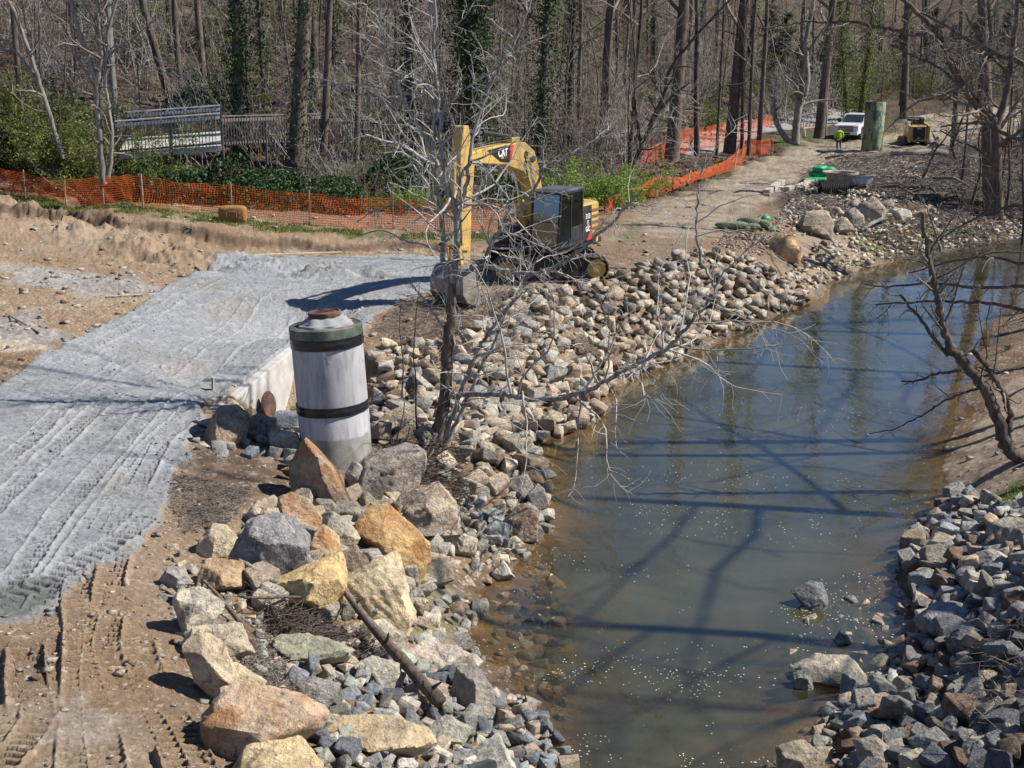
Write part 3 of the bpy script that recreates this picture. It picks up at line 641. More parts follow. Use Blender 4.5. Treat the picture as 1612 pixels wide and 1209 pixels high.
HERO = [ # outline in photo pixels, colour, material, base height offset, label
([(321,705),(333,668),(348,644),(372,641),(389,654),(382,692),(372,705)],(.37,.27,.19),'rock_vein','tan wedge-shaped boulder at the corner of the grey silt, left of the manhole riser'),
([(333,648),(362,624),(389,641),(385,655),(340,668)],(.50,.40,.27),'rock','pale buff boulder tucked against the lower end of the concrete wall'),
([(391,661),(409,654),(431,663),(430,688),(402,699),(391,682)],(.30,.27,.22),'rock','rounded grey boulder between the tan wedge boulder and the manhole riser'),
([(382,646),(409,636),(431,642),(423,658),(392,660)],(.15,.14,.14),'rock','dark flat boulder in shade below the rusty disc'),
([(419,656),(443,648),(468,654),(468,678),(436,678)],(.17,.20,.24),'rock','blue-grey boulder touching the left foot of the manhole riser'),
([(426,685),(433,675),(464,685),(474,699),(464,716),(440,721),(428,709)],(.36,.32,.26),'rock_vein','small greyish tan boulder just left of the peaked boulder'),
([(465,732),(477,705),(494,688),(514,709),(525,736),(552,766),(552,790),(531,812),(497,800),(467,780)],(.37,.28,.20),'rock_rust','tall peaked boulder with rust-brown face in front of the manhole riser'),
([(564,753),(575,726),(599,712),(640,704),(665,719),(665,739),(650,770),(626,797),(592,794),(565,780)],(.31,.265,.23),'rock_vein','large purplish brown boulder with a splintered pale side right of the manhole riser'),
([(630,795),(645,772),(690,765),(715,800),(720,850),(700,858),(665,852),(635,820)],(.44,.36,.27),'rock_vein','tan boulder with a mauve-grey crust beside the splintered brown boulder'),
([(565,834),(582,807),(613,800),(640,824),(672,858),(672,878),(654,912),(636,916),(610,890),(567,860)],(.50,.33,.15),'rock_rust','big boulder with a bright rust-orange side above the grassy sand'),
([(441,810),(445,787),(460,777),(484,790),(502,817),(500,840),(480,852),(455,835)],(.46,.35,.24),'rock_rust','tan boulder with brown stains behind the dark veined boulder'),
([(392,807),(406,790),(430,783),(440,794),(436,810),(406,824),(394,820)],(.48,.38,.26),'rock','small smooth tan boulder on the dark soil behind the veined boulder'),
([(311,871),(318,848),(338,829),(355,832),(375,858),(355,873),(328,882)],(.52,.43,.29),'rock','pale cream boulder lying on brown soil near the silt edge'),
([(318,905),(328,885),(348,882),(382,892),(388,912),(379,929),(338,931),(319,919)],(.48,.33,.19),'rock','rounded honey-brown boulder touching the dark veined boulder on its left'),
([(370,875),(385,848),(406,824),(430,817),(460,821),(481,851),(477,888),(450,907),(409,924),(385,902)],(.25,.24,.245),'rock_vein','large dark slate boulder laced with white veins'),
([(480,865),(497,841),(511,827),(531,848),(533,877),(511,884),(494,892)],(.55,.40,.24),'rock_rust','small pointed yellow-tan boulder standing on top of the amber boulder'),
([(514,827),(531,812),(548,821),(565,846),(548,872),(531,864)],(.42,.36,.27),'rock','dull olive-tan boulder between the pointed tan one and the rust-orange one'),
([(409,936),(430,916),(477,899),(531,876),(540,912),(534,950),(497,975),(463,962),(430,953)],(.60,.43,.21),'rock','large amber-yellow boulder with a long sloping flat face'),
([(541,916),(565,902),(622,878),(632,905),(643,963),(632,990),(582,974),(550,950)],(.60,.49,.32),'rock_vein','big pale yellow slab-sided boulder at the head of the drift log'),
([(548,880),(572,865),(613,856),(622,878),(590,893)],(.58,.46,.30),'rock','flat yellow-tan rock resting on the pale yellow slab-sided boulder'),
([(541,820),(555,800),(579,800),(574,830),(560,842)],(.29,.27,.24),'rock','grey boulder wedged behind the rust-orange boulder'),
([(437,1017),(444,1000),(478,1000),(515,1010),(546,1027),(538,1043),(512,1052),(485,1052),(461,1055)],(.33,.32,.23),'rock','long olive-green boulder below the heap of dead twigs'),
([(338,1125),(365,1094),(406,1091),(467,1108),(501,1135),(474,1172),(423,1185),(372,1210),(345,1195)],(.52,.38,.26),'rock_rust','broad flat boulder with a brick-red patch near the bottom of the slope'),
([(369,1225),(399,1179),(467,1175),(494,1215),(480,1262),(400,1270)],(.60,.46,.27),'rock','pale yellow boulder just below the red-patched flat boulder'),
([(277,945),(288,932),(320,931),(348,958),(325,985),(300,1008),(288,985)],(.52,.46,.37),'rock','whitish ledge boulder at the edge of the tyre-marked dirt'),
([(297,1020),(321,1003),(350,1020),(372,1090),(345,1107),(311,1066)],(.55,.44,.30),'rock','long narrow cream ledge boulder above the red-patched boulder'),
([(523,1135),(552,1128),(616,1135),(657,1152),(671,1172),(637,1190),(589,1196),(562,1176),(525,1159)],(.55,.43,.27),'rock_vein','long buff boulder among blue-grey gravel below the drift log'),
([(643,1027),(671,1013),(715,1020),(723,1037),(711,1060),(671,1063)],(.60,.50,.42),'rock','pinkish white boulder right of the drift log'),
([(714,1091),(725,1057),(752,1053),(772,1091),(776,1130),(755,1128),(718,1118)],(.33,.29,.25),'rock','flat-topped grey-brown slab standing near the waterline'),
([(671,1148),(704,1131),(738,1148),(725,1172),(681,1178)],(.40,.38,.31),'rock','olive-grey boulder at the lower tip of the drift log'),
([(731,1195),(782,1165),(805,1215),(780,1240),(740,1235)],(.50,.50,.44),'rock_vein','whitish green wedge boulder at the bottom of the near bank'),
([(570,985),(603,979),(640,1005),(617,1034),(580,1022)],(.60,.52,.40),'rock','cream boulder half under the drift log'),
([(613,1030),(630,1020),(654,1037),(643,1057),(617,1052)],(.42,.44,.37),'rock','greenish grey boulder beside the middle of the drift log'),
([(474,1081),(498,1071),(532,1081),(522,1104),(498,1123),(478,1106)],(.27,.26,.25),'rock_vein','dark boulder with a chalky white top left of the drift log'),
([(796,820),(823,795),(845,812),(843,850),(806,857)],(.24,.175,.135),'rock_vein','dark brown blocky boulder standing at the waterline of the near bank'),
([(760,834),(782,819),(804,830),(796,853),(769,853)],(.28,.30,.30),'rock','blue-grey rounded boulder beside the dark brown waterline boulder'),
([(775,903),(792,884),(808,908),(782,915)],(.62,.57,.50),'rock','small white pointed stone on the spit of sand'),
([(300,1010),(312,990),(372,988),(388,1030),(330,1048)],(.50,.42,.31),'rock','flat dusty slab joining the two cream ledge boulders'),
([(338,1075),(372,1050),(410,1078),(398,1108),(352,1112)],(.55,.44,.30),'rock','tan ledge boulder directly above the broad red-patched boulder'),
([(256,910),(268,893),(288,897),(298,918),(268,928)],(.36,.34,.30),'rock','grey stone at the dirt edge left of the honey-brown boulder'),
([(545,745),(556,728),(575,738),(578,768),(556,775)],(.36,.32,.28),'rock','grey stone squeezed between the peaked boulder and the splintered one'),
([(655,905),(678,872),(706,880),(712,912),(680,925)],(.50,.42,.30),'rock','tan stone on the sand right of the rust-orange boulder'),
([(560,1050),(590,1036),(625,1048),(628,1078),(588,1085)],(.46,.42,.34),'rock','buff stone beside the upper half of the drift log'),
([(640,1085),(668,1068),(700,1082),(700,1110),(660,1118)],(.44,.36,.28),'rock_rust','rusty tan stone under the lower half of the drift log'),
([(700,850),(722,838),(748,850),(745,872),(712,876)],(.47,.40,.31),'rock','tan stone behind the small grass patch on the sand'),
([(1250,935),(1275,917),(1292,918),(1302,945),(1295,966),(1272,958)],(.20,.205,.20),'rock','dark pyramid-shaped boulder standing alone in the creek'),
([(1261,1056),(1288,1037),(1329,1033),(1358,1060),(1356,1079),(1336,1088),(1282,1086)],(.42,.38,.31),'rock','broad arched boulder with a tan top at the edge of the creek'),
([(1250,1060),(1272,1055),(1281,1090),(1251,1091)],(.28,.27,.24),'rock','small upright grey boulder at the left end of the arched boulder'),
([(1326,1064),(1343,1059),(1353,1077),(1343,1103),(1326,1093)],(.24,.245,.24),'rock','dark leaning boulder in front of the arched boulder'),
([(1370,1074),(1387,1068),(1431,1101),(1424,1113),(1376,1096)],(.35,.35,.30),'rock','long grey-green boulder sloping down right of the arched boulder'),
([(1360,1103),(1393,1094),(1424,1121),(1420,1140),(1370,1140)],(.42,.33,.25),'rock_rust','blocky boulder with orange-tan cracked top by the right shore'),
([(1331,1125),(1343,1111),(1366,1115),(1372,1135),(1349,1150),(1332,1140)],(.25,.26,.25),'rock','round dark grey boulder against the orange-tan cracked boulder'),
([(1447,983),(1478,952),(1512,956),(1539,969),(1498,1000),(1468,1005)],(.29,.32,.35),'rock_vein','large blue-grey slab on the right bank'),
([(1495,1010),(1515,989),(1556,996),(1552,1025),(1505,1034)],(.13,.15,.17),'rock_vein','dark slate boulder below the blue-grey slab'),
([(1226,1182),(1261,1169),(1289,1186),(1292,1220),(1231,1225)],(.37,.31,.23),'rock','brown-tan boulder half in the water at the foot of the right bank'),
([(1349,1176),(1376,1165),(1420,1192),(1410,1217),(1363,1220)],(.40,.34,.27),'rock','wide tan boulder at the foot of the right bank'),
([(1437,1172),(1471,1150),(1505,1176),(1498,1198),(1451,1193)],(.36,.36,.31),'rock','mottled grey-green boulder in the lower part of the right bank'),
([(1420,1196),(1447,1182),(1478,1199),(1478,1225),(1425,1228)],(.42,.38,.28),'rock','smooth yellowish grey boulder at the lower edge of the right bank'),
([(1522,1171),(1559,1158),(1571,1189),(1546,1207),(1522,1191)],(.46,.43,.33),'rock','pale pitted block on the right bank'),
([(1461,1125),(1491,1104),(1512,1101),(1485,1147),(1464,1145)],(.44,.43,.38),'rock','light grey sloping boulder on the right bank, upper end pointing right'),
([(1454,861),(1478,840),(1519,852),(1514,866),(1471,875)],(.40,.35,.27),'rock','long tan boulder at the top of the right rock bank'),
([(1566,830),(1586,818),(1618,818),(1622,868),(1579,866)],(.36,.32,.26),'rock','large grey-brown rounded boulder below the grassy right shore'),
([(1424,888),(1451,869),(1471,874),(1466,893),(1431,900)],(.38,.33,.26),'rock','tan boulder forming the leftmost tip of the right rock bank'),
([(1434,908),(1458,896),(1481,908),(1488,925),(1461,944),(1437,927)],(.29,.30,.29),'rock','grey boulder with a dark side at the water, right shore'),
([(1532,880),(1559,866),(1590,878),(1588,897),(1546,895)],(.40,.38,.34),'rock','light grey angular boulder in the middle of the right rock bank'),
([(1257,355),(1270,334),(1300,330),(1311,351),(1309,377),(1266,370)],(.38,.32,.24),'rock','biggest flat-topped tan boulder of the far stone cluster'),
([(1326,340),(1343,327),(1358,340),(1356,359),(1337,357)],(.36,.33,.28),'rock','grey-tan rounded boulder in the middle of the far stone cluster'),
([(1348,327),(1374,310),(1393,329),(1391,348),(1363,351)],(.40,.33,.25),'rock','tall peaked tan boulder at the back of the far stone cluster'),
([(1395,342),(1408,327),(1432,331),(1434,348),(1404,353)],(.42,.40,.34),'rock','pale grey smooth boulder right of the far stone cluster'),
([(1434,338),(1457,329),(1464,344),(1447,353)],(.42,.32,.22),'rock','tan boulder at the right end of the far stone cluster'),
([(1266,329),(1281,318),(1295,327),(1275,333)],(.46,.38,.28),'rock','small buff boulder behind the biggest flat-topped far boulder'),
([(1315,351),(1328,342),(1346,361),(1318,372)],(.37,.33,.26),'rock','low grey boulder in front of the far stone cluster'),
([(1307,333),(1318,326),(1330,336),(1318,344)],(.46,.37,.26),'rock','small honey-coloured rock between the far boulders'),
([(1331,325),(1348,312),(1356,323),(1335,331)],(.32,.29,.25),'rock','brown-grey boulder at the back left of the peaked far boulder'),
([(1389,320),(1402,313),(1408,325),(1395,331)],(.46,.39,.28),'rock','buff boulder behind the pale grey smooth far boulder'),
([(1208,385),(1222,368),(1245,372),(1263,396),(1259,414),(1225,412)],(.58,.37,.20),'rock','large apricot-orange boulder alone on the brown bank above the creek'),
([(1118,450),(1150,436),(1170,452),(1160,470),(1128,470)],(.33,.27,.21),'rock','hidden'),
([(1232,462),(1258,453),(1273,466),(1258,474),(1236,473)],(.40,.28,.22),'rock','reddish rounded boulder at the far tip of the rock slope by the water'),
]
def hero_rock(i, outline, c, mat, label):
    rs = np.random.default_rng(100+i); o = np.array(outline, float); o = o.mean(0)+(o-o.mean(0))*(1.12 if o[:, 1].max() > 640 and o[:, 0].max() < 900 else 1.03)
    yb = o[:, 1].max(); cx = o[:, 0].mean(); w_px = np.ptp(o[:, 0]); h_px = np.ptp(o[:, 1])
    base = cast(cx, yb-h_px*.12, wet=True); dist = np.linalg.norm(base-np.array([0, 0, CAMH]))
    th = w_px/F*dist*.42   # half depth
    c0 = o.mean(0); ddir = ray(*c0); ddir /= np.linalg.norm(ddir)
    hd = np.array([ddir[0], ddir[1], 0]); hd /= np.linalg.norm(hd)
    # centre: on the ray of the outline centre, half a depth behind the foot
    t = (base[1]+th*.45)/ddir[1]; ctr = np.array([0, 0, CAMH])+ddir*t; sc = t/(F/np.linalg.norm(ray(*c0)))
    X = (o[:, 0]-c0[0])*sc; Z = -(o[:, 1]-c0[1])*sc
    right = np.array([hd[1], -hd[0], 0.]); up = np.cross(right, ddir); up /= np.linalg.norm(up)
    Nn, dd = [], []; n = len(o)
    for k in range(n):
        a = np.array([X[k], Z[k]]); b = np.array([X[(k+1) % n], Z[(k+1) % n]]); e = b-a; nn = np.array([e[1], -e[0]]); L = np.linalg.norm(nn)
        if L < 1e-6: continue
        nn /= L
        if nn@(a+b) < 0: nn = -nn
        d = max(nn@a, .02)
        for sg in (-1, 1):
            tt = sg*rs.uniform(.12, .55) if sg < 0 else sg*rs.uniform(.3, 1.0)
            v = right*nn[0]+up*nn[1]+ddir*tt; q = np.linalg.norm(v); Nn.append(v/q); dd.append(d/q)
    for k in range(4):
        v = -ddir+right*rs.uniform(-.8, .8)+up*rs.uniform(-.5, .9); v /= np.linalg.norm(v); Nn.append(v); dd.append(max(th*rs.uniform(.6, .9), .9*max(v@(right*x_+up*z_) for x_, z_ in zip(X, Z))))
    v = -ddir*.45+np.array([0, 0, 1.]); v /= np.linalg.norm(v); Nn.append(v); dd.append(.96*max(v@(right*x_+up*z_) for x_, z_ in zip(X, Z)))
    for k in range(3):
        v = ddir+right*rs.uniform(-.6, .6)+up*rs.uniform(-.5, .5); v /= np.linalg.norm(v); Nn.append(v); dd.append(max(th*rs.uniform(.9, 1.3), .95*max(v@(right*x_+up*z_) for x_, z_ in zip(X, Z))))
    Nn = np.array(Nn); dd = np.array(dd)
    near = dist < 36; V, Fc = ICO[5 if near else 3]
    r = facet(V, Nn, dd, 160)*(1.03); X3 = V*r[:, None]; s = np.mean(dd)
    q = X3/s
    X3 *= (1.02+.07*fbm3(q[:, 0]*1.5+i, q[:, 1]*1.5, q[:, 2]*1.5, 6, i, .58)[:, None]-.05*np.abs(fbm3(q[:, 0]*2.6+i, q[:, 1]*2.6, q[:, 2]*2.6, 3, i+50))[:, None])
    st_ = fbm3(q[:, 0]*.9+i*3, q[:, 1]*.9, q[:, 2]*.9, 3, i+90)*5; X3 *= (1+.022*(np.floor(st_)-st_*.0)*.8)[:, None]   # broken steps
    # splintered bedding planes
    bd = rs.normal(size=3); bd /= np.linalg.norm(bd); pr = (q@bd)*3.2+fbm3(q[:, 0]*1.5, q[:, 1]*1.5, q[:, 2]*1.5, 3, i+5)*.8
    X3 *= (1+.022*(np.abs((pr % 1)-.5)*2-.5)*rs.choice([.5, 1.5]))[:, None]
    ob = link('boulder', mesh_np('boulder', X3, Fc, smooth=True), M[mat]); ob.location = ctr; ob.color = (*c, 1)
    try: ob.data.set_sharp_from_angle(angle=R(28))
    except Exception: pass
    tag(ob, label, 'boulder'); return ob, ctr, s
HB = []
for i, (ol, c, m, lb) in enumerate(HERO):
    if lb == 'hidden': continue
    ob, ctr, s = hero_rock(i, ol, c, m, lb); HB.append((ctr[0], ctr[1], s*.8))
HB = np.array(HB)

def hull(seed, n=11, detail=0, amp=.03):
    rs = np.random.default_rng(seed); q = rs.uniform(-1, 1, (n, 3)); q = np.sign(q)*np.abs(q)**.45; q /= (np.abs(q)**3.2).sum(1, keepdims=True)**(1/3.2); q *= rs.uniform(.82, 1.08, (n, 1))*[1.05, rs.uniform(.68, .95), rs.uniform(.55, .82)]
    bm = bmesh.new(); vs = [bm.verts.new(p) for p in q]; r_ = bmesh.ops.convex_hull(bm, input=vs)
    bmesh.ops.delete(bm, geom=[g for g in set(r_['geom_interior']+r_['geom_unused']) if isinstance(g, bmesh.types.BMVert)], context='VERTS')
    bmesh.ops.dissolve_limit(bm, angle_limit=R(14), verts=bm.verts, edges=bm.edges)
    if detail:
        bmesh.ops.bevel(bm, geom=list(bm.edges), offset=.035, segments=1, affect='EDGES')
        bmesh.ops.triangulate(bm, faces=bm.faces)
        for _ in range(detail): bmesh.ops.subdivide_edges(bm, edges=[e for e in bm.edges if e.calc_length() > .14], cuts=1, use_grid_fill=True); bmesh.ops.triangulate(bm, faces=bm.faces)
    else: bmesh.ops.triangulate(bm, faces=bm.faces)
    V = np.array([v.co[:] for v in bm.verts]); idx_ = {v: k for k, v in enumerate(bm.verts)}; Fc = np.array([[idx_[v] for v in f.verts] for f in bm.faces]); bm.free()
    V *= (1+amp*fbm3(V[:, 0]*2.2+seed, V[:, 1]*2.2, V[:, 2]*2.2, 4, seed)[:, None]); return V, Fc
PROTO = [mesh_np('stone', *hull(200+k, 12+k % 5, 4, .09)) for k in range(14)]
for me_ in PROTO: me_.materials.append(M['rock'])
PV = [hull(240+k, 11+k % 5, 1, .06) for k in range(16)]
PV1 = [hull(300+k, 9, 0, 0) for k in range(10)]

STONES = []   # (x,y,z,size,rot,col,region)
def scatter(poly, z0, smin, smax, pal, region, fill=1.0, layers=1, seed=1, avoid=True, nmax=4000, power=1.6, sink=.25):
    rs = random.Random(seed); q = np.array(surf_poly(poly, z0)) if z0 is not None else np.array([cast(a, b)[:2] for a, b in poly])
    lo, hi = q.min(0), q.max(0); qq = [tuple(p) for p in q]; A = 0.5*abs(sum(q[i][0]*q[i-1][1]-q[i-1][0]*q[i][1] for i in range(len(q))))
    cells = {}; cs = smax
    for lay_ in range(layers):
        placed = 0; tries = int(A/(smin*smax)*9*fill)
        cells = {}
        for k in range(tries):
            s = smin+(smax-smin)*(rs.random()**power)
            if k < tries*.25: s = max(s, (smin+smax)/2)
            x, y = rs.uniform(lo[0], hi[0]), rs.uniform(lo[1], hi[1])
            if not inpoly(qq, 0, np.array([x]), np.array([y]))[0]: continue
            ci, cj = int(x//cs), int(y//cs); ok = True
            for a in (-1, 0, 1):
                for b in (-1, 0, 1):
                    for (u, v_, s2) in cells.get((ci+a, cj+b), ()):
                        if (u-x)**2+(v_-y)**2 < (.40*(s+s2))**2: ok = False; break
                    if not ok: break
                if not ok: break
            if not ok: continue
            if avoid and len(HB) and (np.hypot(HB[:, 0]-x, HB[:, 1]-y) < HB[:, 2]*(.55 if avoid == 'half' else .8)+s*(.1 if avoid == 'half' else .25)).any(): continue
            if math.hypot(x-MHX, y-MHY) < .8+s*.3: continue
            if s > .12 and ((x-WA[0])*_wn[0]+(y-WA[1])*_wn[1] < .15+s*.4) and abs((x-WA[0])*_wn[0]+(y-WA[1])*_wn[1]) < 2 and -.4 < (x-WA[0])*_wd[0]+(y-WA[1])*_wd[1] < WL+.3: continue
            cells.setdefault((ci, cj), []).append((x, y, s)); placed += 1
            p_ = rs.choice(rs.choice(pal)); f = rs.uniform(.85, 1.15)
            z = max(G0(x, y), -s*rs.uniform(.0, .5) if region == 'shallows' else -9)+s*(.30-sink)+lay_*s*.35+rs.uniform(-.06, .08)*s*2
            if region == 'submerged' and G0(x, y) < 0: z = -.04-s*rs.uniform(.25, .45)
            STONES.append((x, y, z, s, rs.random()*1000, tuple(min(.8, g*f) for g in p_), region))
            if placed > nmax: break
MH = P(531, 736, 1.6); MHX, MHY = MH[0]-.08, MH[1]+.72
RIP = [(588,556),(640,546),(700,545),(760,520),(800,478),(850,462),(905,468),(950,446),(1010,424),(1060,412),(1110,400),(1160,408),(1215,430),(1268,462),(1262,484),(1180,508),(1100,542),(1045,572),(985,600),(945,622),(938,668),(880,690),(832,700),(845,745),(868,782),(845,800),(800,790),(740,775),(690,740),(640,720),(598,700),(590,640)]
scatter([(455,730),(470,800),(440,830),(400,810),(390,900),(430,960),(540,985),(640,990),(670,920),(720,860),(700,800),(640,790),(600,800),(560,790)], None, .26, .62, [TAN, TAN, GRT, GRT, PAL], 'pile', 1.6, 2, 31, avoid='half')
scatter([(270,935),(300,925),(330,1000),(350,1010),(380,1090),(340,1110),(300,1050)], None, .18, .45, [TAN, PAL, GRT], 'terrace', .8, 1, 32, avoid='half')
scatter([(330,640),(470,640),(480,720),(420,730),(320,720)], None, .2, .5, [GRY, GRT, BLU], 'pile', .5, 1, 33)
scatter([*RIP], None, .26, .64, [TAN, TAN, TAN, GRT, GRT, GRY, BRN], 'slope', 1.3, 2, 11)
scatter([(690,745),(745,775),(800,795),(850,800),(870,830),(800,870),(740,870),(690,800)], None, .18, .5, [GRY, TAN, GRN], 'treefoot', 1., 1, 12)
scatter([(455,1060),(540,1010),(600,1030),(640,1060),(720,1060),(770,1090),(800,1110),(850,1130),(885,1175),(900,1260),(480,1260),(500,1190),(505,1130)], None, .14, .38, [BLU, BLU, GRY, TAN, PAL, GRN], 'nearbank', 1.2, 2, 13)
scatter([(640,930),(700,940),(740,950),(745,1010),(760,1060),(680,1050),(640,1010)], None, .12, .42, [TAN, PAL, GRN, GRY], 'nearsand', .6, 1, 14)
scatter([(640,850),(720,800),(790,860),(800,900),(760,900),(700,900)], None, .08, .34, [TAN, PAL, GRY], 'nearsand', .35, 1, 15)
scatter([(270,860),(310,900),(420,905),(560,960),(640,960),(640,1010),(450,1090),(340,1090),(290,1010),(255,930)], None, .06, .24, [TAN, GRY, GRN], 'terrace', .3, 1, 16)
scatter([(1425,880),(1475,805),(1520,785),(1570,800),(1640,800),(1720,1000),(1720,1260),(1340,1260),(1330,1150),(1345,1100),(1430,1060),(1445,980)], None, .17, .54, [GRY, GRT, TAN, GRY, GRY, BRN, BLU, BLU], 'rightbank', 1.2, 2, 17)
scatter([(1215,1209),(1270,1150),(1330,1100),(1430,1060),(1430,1200),(1360,1260),(1200,1260)], None, .10, .36, [GRY, TAN, TAN, GRN], 'rightshore', .8, 1, 18)
scatter([(1250,1000),(1340,960),(1440,960),(1440,1080),(1330,1090),(1240,1100)], None, .12, .46, [GRY, TAN, GRT], 'shallows', .16, 1, 19, sink=.35)
scatter([(740,880),(860,830),(900,1000),(880,1209),(800,1100),(730,1000)], None, .12, .5, [TAN, BRN, GRN], 'submerged', .5, 1, 20, sink=.4)
scatter([(1270,462),(1240,432),(1260,405),(1310,378),(1400,368),(1470,352),(1612,338),(1700,330),(1700,375),(1550,382),(1460,396),(1400,410),(1340,425),(1300,446)], None, .12, .42, [TAN, GRT, PAL, BRN], 'farshore', 1., 1, 21)
scatter([(1225,350),(1245,315),(1330,300),(1470,320),(1480,360),(1380,372),(1260,372)], None, .10, .38, [TAN, GRT, PAL], 'farcluster', .5, 1, 22)
scatter([(1200,335),(1215,345),(1260,350),(1240,400),(1180,405),(1120,385)], None, .06, .2, [TAN, BRN], 'bank', .3, 1, 23)
scatter([(1290,262),(1340,245),(1450,248),(1460,280),(1380,300),(1300,290)], None, .10, .32, [TAN, PAL, BRN], 'farcluster', .7, 1, 24)
def vis(px, py): return -20 < px < 1632 and 0 < py < 1229
info = []
for k, s in enumerate(STONES):
    px, py = proj(s[0], s[1], s[2]); dist = math.hypot(s[1], CAMH)
    info.append((s[3]/dist*F if vis(px, py) and s[2]+s[3]*.3 > .03 else 0., k))
info.sort(reverse=True); big = {k for _, k in info[:290]}
DESC = {'slope': 'the rock slope between the excavator and the creek', 'treefoot': 'the shore below the bare sycamore', 'nearbank': 'the near bank around the drift log',
        'nearsand': 'the strip of sand beside the creek', 'terrace': 'the soil terrace among the big boulders', 'rightbank': 'the rocky right bank', 'rightshore': 'the shallow edge of the right bank',
        'shallows': 'the creek shallows', 'farshore': 'the far shore', 'farcluster': 'the ground by the far stone cluster', 'bank': 'the brown bank', 'farshallow': 'the far shallows', 'pile': 'the boulder heap below the manhole riser', 'submerged': 'the creek bed'}
def cname(c):
    r_, g_, b_ = c; l = (r_+g_+b_)/3
    if b_ > r_*1.03: return 'dark blue-grey' if l < .17 else 'blue-grey'
    if r_ > b_*1.45: return 'dark brown' if l < .18 else 'tan'
    if l > .42: return 'pale'
    if g_ > r_: return 'greenish grey'
    return 'grey' if l > .24 else 'dark grey'
rs = random.Random(5)
accV, accF, accC, off = [], [], [], 0
for k, (x, y, z, s, rt, c, reg) in enumerate(STONES):
    e = Euler((rs.uniform(-.5, .5), rs.uniform(-.5, .5), rt)); sc = np.array([1, rs.uniform(.8, 1.1), rs.uniform(.8, 1.2)])*s*.62
    if k in big:
        near = math.hypot(x, y) < 30
        o = link('riprap_stone', PROTO[rs.randrange(14)]); o.location = (x, y, z); o.rotation_euler = e; o.scale = sc; o.color = (*c, 1)
        sz = 'large ' if s > .5 else ('small ' if s < .28 else '')
        tag(o, f'{sz}{cname(c)} angular stone on {DESC[reg]}', 'stone', f'{sz}{cname(c)} stones on {DESC[reg]}')
    else:
        far = math.hypot(x, y) > 42 or s < .12
        V, Fc = PV1[rs.randrange(8)] if far else PV[rs.randrange(16)]
        V = (V*sc)@np.array(e.to_matrix()).T+np.array([x, y, z]); accV.append(V); accF.append(Fc+off); off += len(V); accC.append(np.tile(c, (len(V), 1)))
# small stones and clods strewn over bare soil
rs2 = np.random.default_rng(3)
n = 34000; px = rs2.uniform(-40, 1640, n); py = 1240-rs2.random(n)**1.25*960
keep = []
for a, b_, f in zip(px, py, rs2.random(n)):
    d = ray(a, b_); q = P(a, b_, 2.0); q = P(a, b_, G0(q[0], q[1])); keep.append(q)
keep = np.array(keep); hz = HF(keep[:, 0], keep[:, 1])
sd = sdist(SILT, keep[:, 0], keep[:, 1]); u = rs2.random(n)
nzv = noise2(keep[:, 0]/1.2, keep[:, 1]/1.2, 8)
dens = np.where(np.abs(sd) < .22, 1., 0)+np.where(sd > .1, .22, np.where(keep[:, 1] > 75, 0.0, .35+.55*nzv+.35*((keep[:, 1] > 38) & (keep[:, 0] < 0))))
ok = (u < dens) & (hz > -.2) & (np.hypot(keep[:, 0]-MHX, keep[:, 1]-MHY) > .8)
pal = np.array([TAN[0], TAN[1], TAN[3], PAL[0], GRT[0], GRY[1], BRN[0], (.30, .21, .14)])
for (x, y, _), h, j in zip(keep[ok], hz[ok], np.where(ok)[0]):
    d = math.hypot(x, y); s = min(.010*math.exp(rs2.exponential(.6)), .09)*(1 if d < 25 else 1.7); V, Fc = PV1[rs2.integers(8)]
    if sd[j] > .1: s = min(s, .022 if d < 25 else .035)
    V = V*s*np.array([1, .9, .7])+np.array([x, y, h+s*.2]); accV.append(V); accF.append(Fc+off); off += len(V)
    accC.append(np.tile(np.array([.34, .35, .36])*rs2.uniform(.7, 1.1) if sd[j] > -.1 else pal[rs2.integers(8)], (len(V), 1)))
me = mesh_np('loose_stones', np.concatenate(accV), np.concatenate(accF), smooth=False); colattr(me, np.concatenate(accC))
o = link('loose_stones', me, M['rockA']); tag(o, 'small loose stones and gravel packed between the larger rocks', kind='stuff')
print('stones', len(STONES), 'gravel', int(ok.sum()))
# ================================================================ built objects
yel = simple('machine_yellow', (.62, .39, .09), .5, var=.14, scale=3, dirt=(.27, .19, .11), dirt_amt=.62, coat=.1)
blk = simple('machine_black', (.028, .028, .03), .5, var=.3, scale=4, dirt=(.13, .11, .09), dirt_amt=.35)
steel = simple('worn_steel', (.30, .27, .24), .5, .4, .3, 5, dirt=(.17, .12, .08), dirt_amt=.5)
trackm = simple('muddy_track_steel', (.13, .10, .08), .75, .1, .4, 6, bump=.4, dirt=(.30, .22, .15), dirt_amt=.6)
rub = simple('black_rubber', (.03, .03, .03), .7, var=.3, dirt=(.17, .14, .11), dirt_amt=.3)
chrome = simple('cylinder_chrome', (.7, .7, .7), .18, 1., .02)
def glass(name, c=(.02, .03, .03), rough=.05):
    t = NT(name); t.bsdf(c, rough, 0, .7); return t.m
gls = glass('tinted_glass', (.03, .045, .04))
white_p = simple('white_lettering', (.8, .8, .8), .5, var=.03); red_p = simple('red_decal', (.55, .04, .03), .5, var=.05)
def text(s, size, mat, parent, loc, rot, name='lettering', sx=1.0, bold=.0):
    cu = bpy.data.curves.new(name, 'FONT'); cu.body = s; cu.size = size; cu.extrude = .004; cu.offset = bold; cu.align_x = 'CENTER'; cu.align_y = 'CENTER'
    to = bpy.data.objects.new(name, cu); COL.objects.link(to); bpy.context.view_layer.update()
    me = bpy.data.meshes.new_from_object(to.evaluated_get(bpy.context.evaluated_depsgraph_get())); bpy.data.objects.remove(to)
    o = link(name, me, mat, parent); o.location = loc; o.rotation_euler = rot; o.scale = (sx, 1, 1); return o

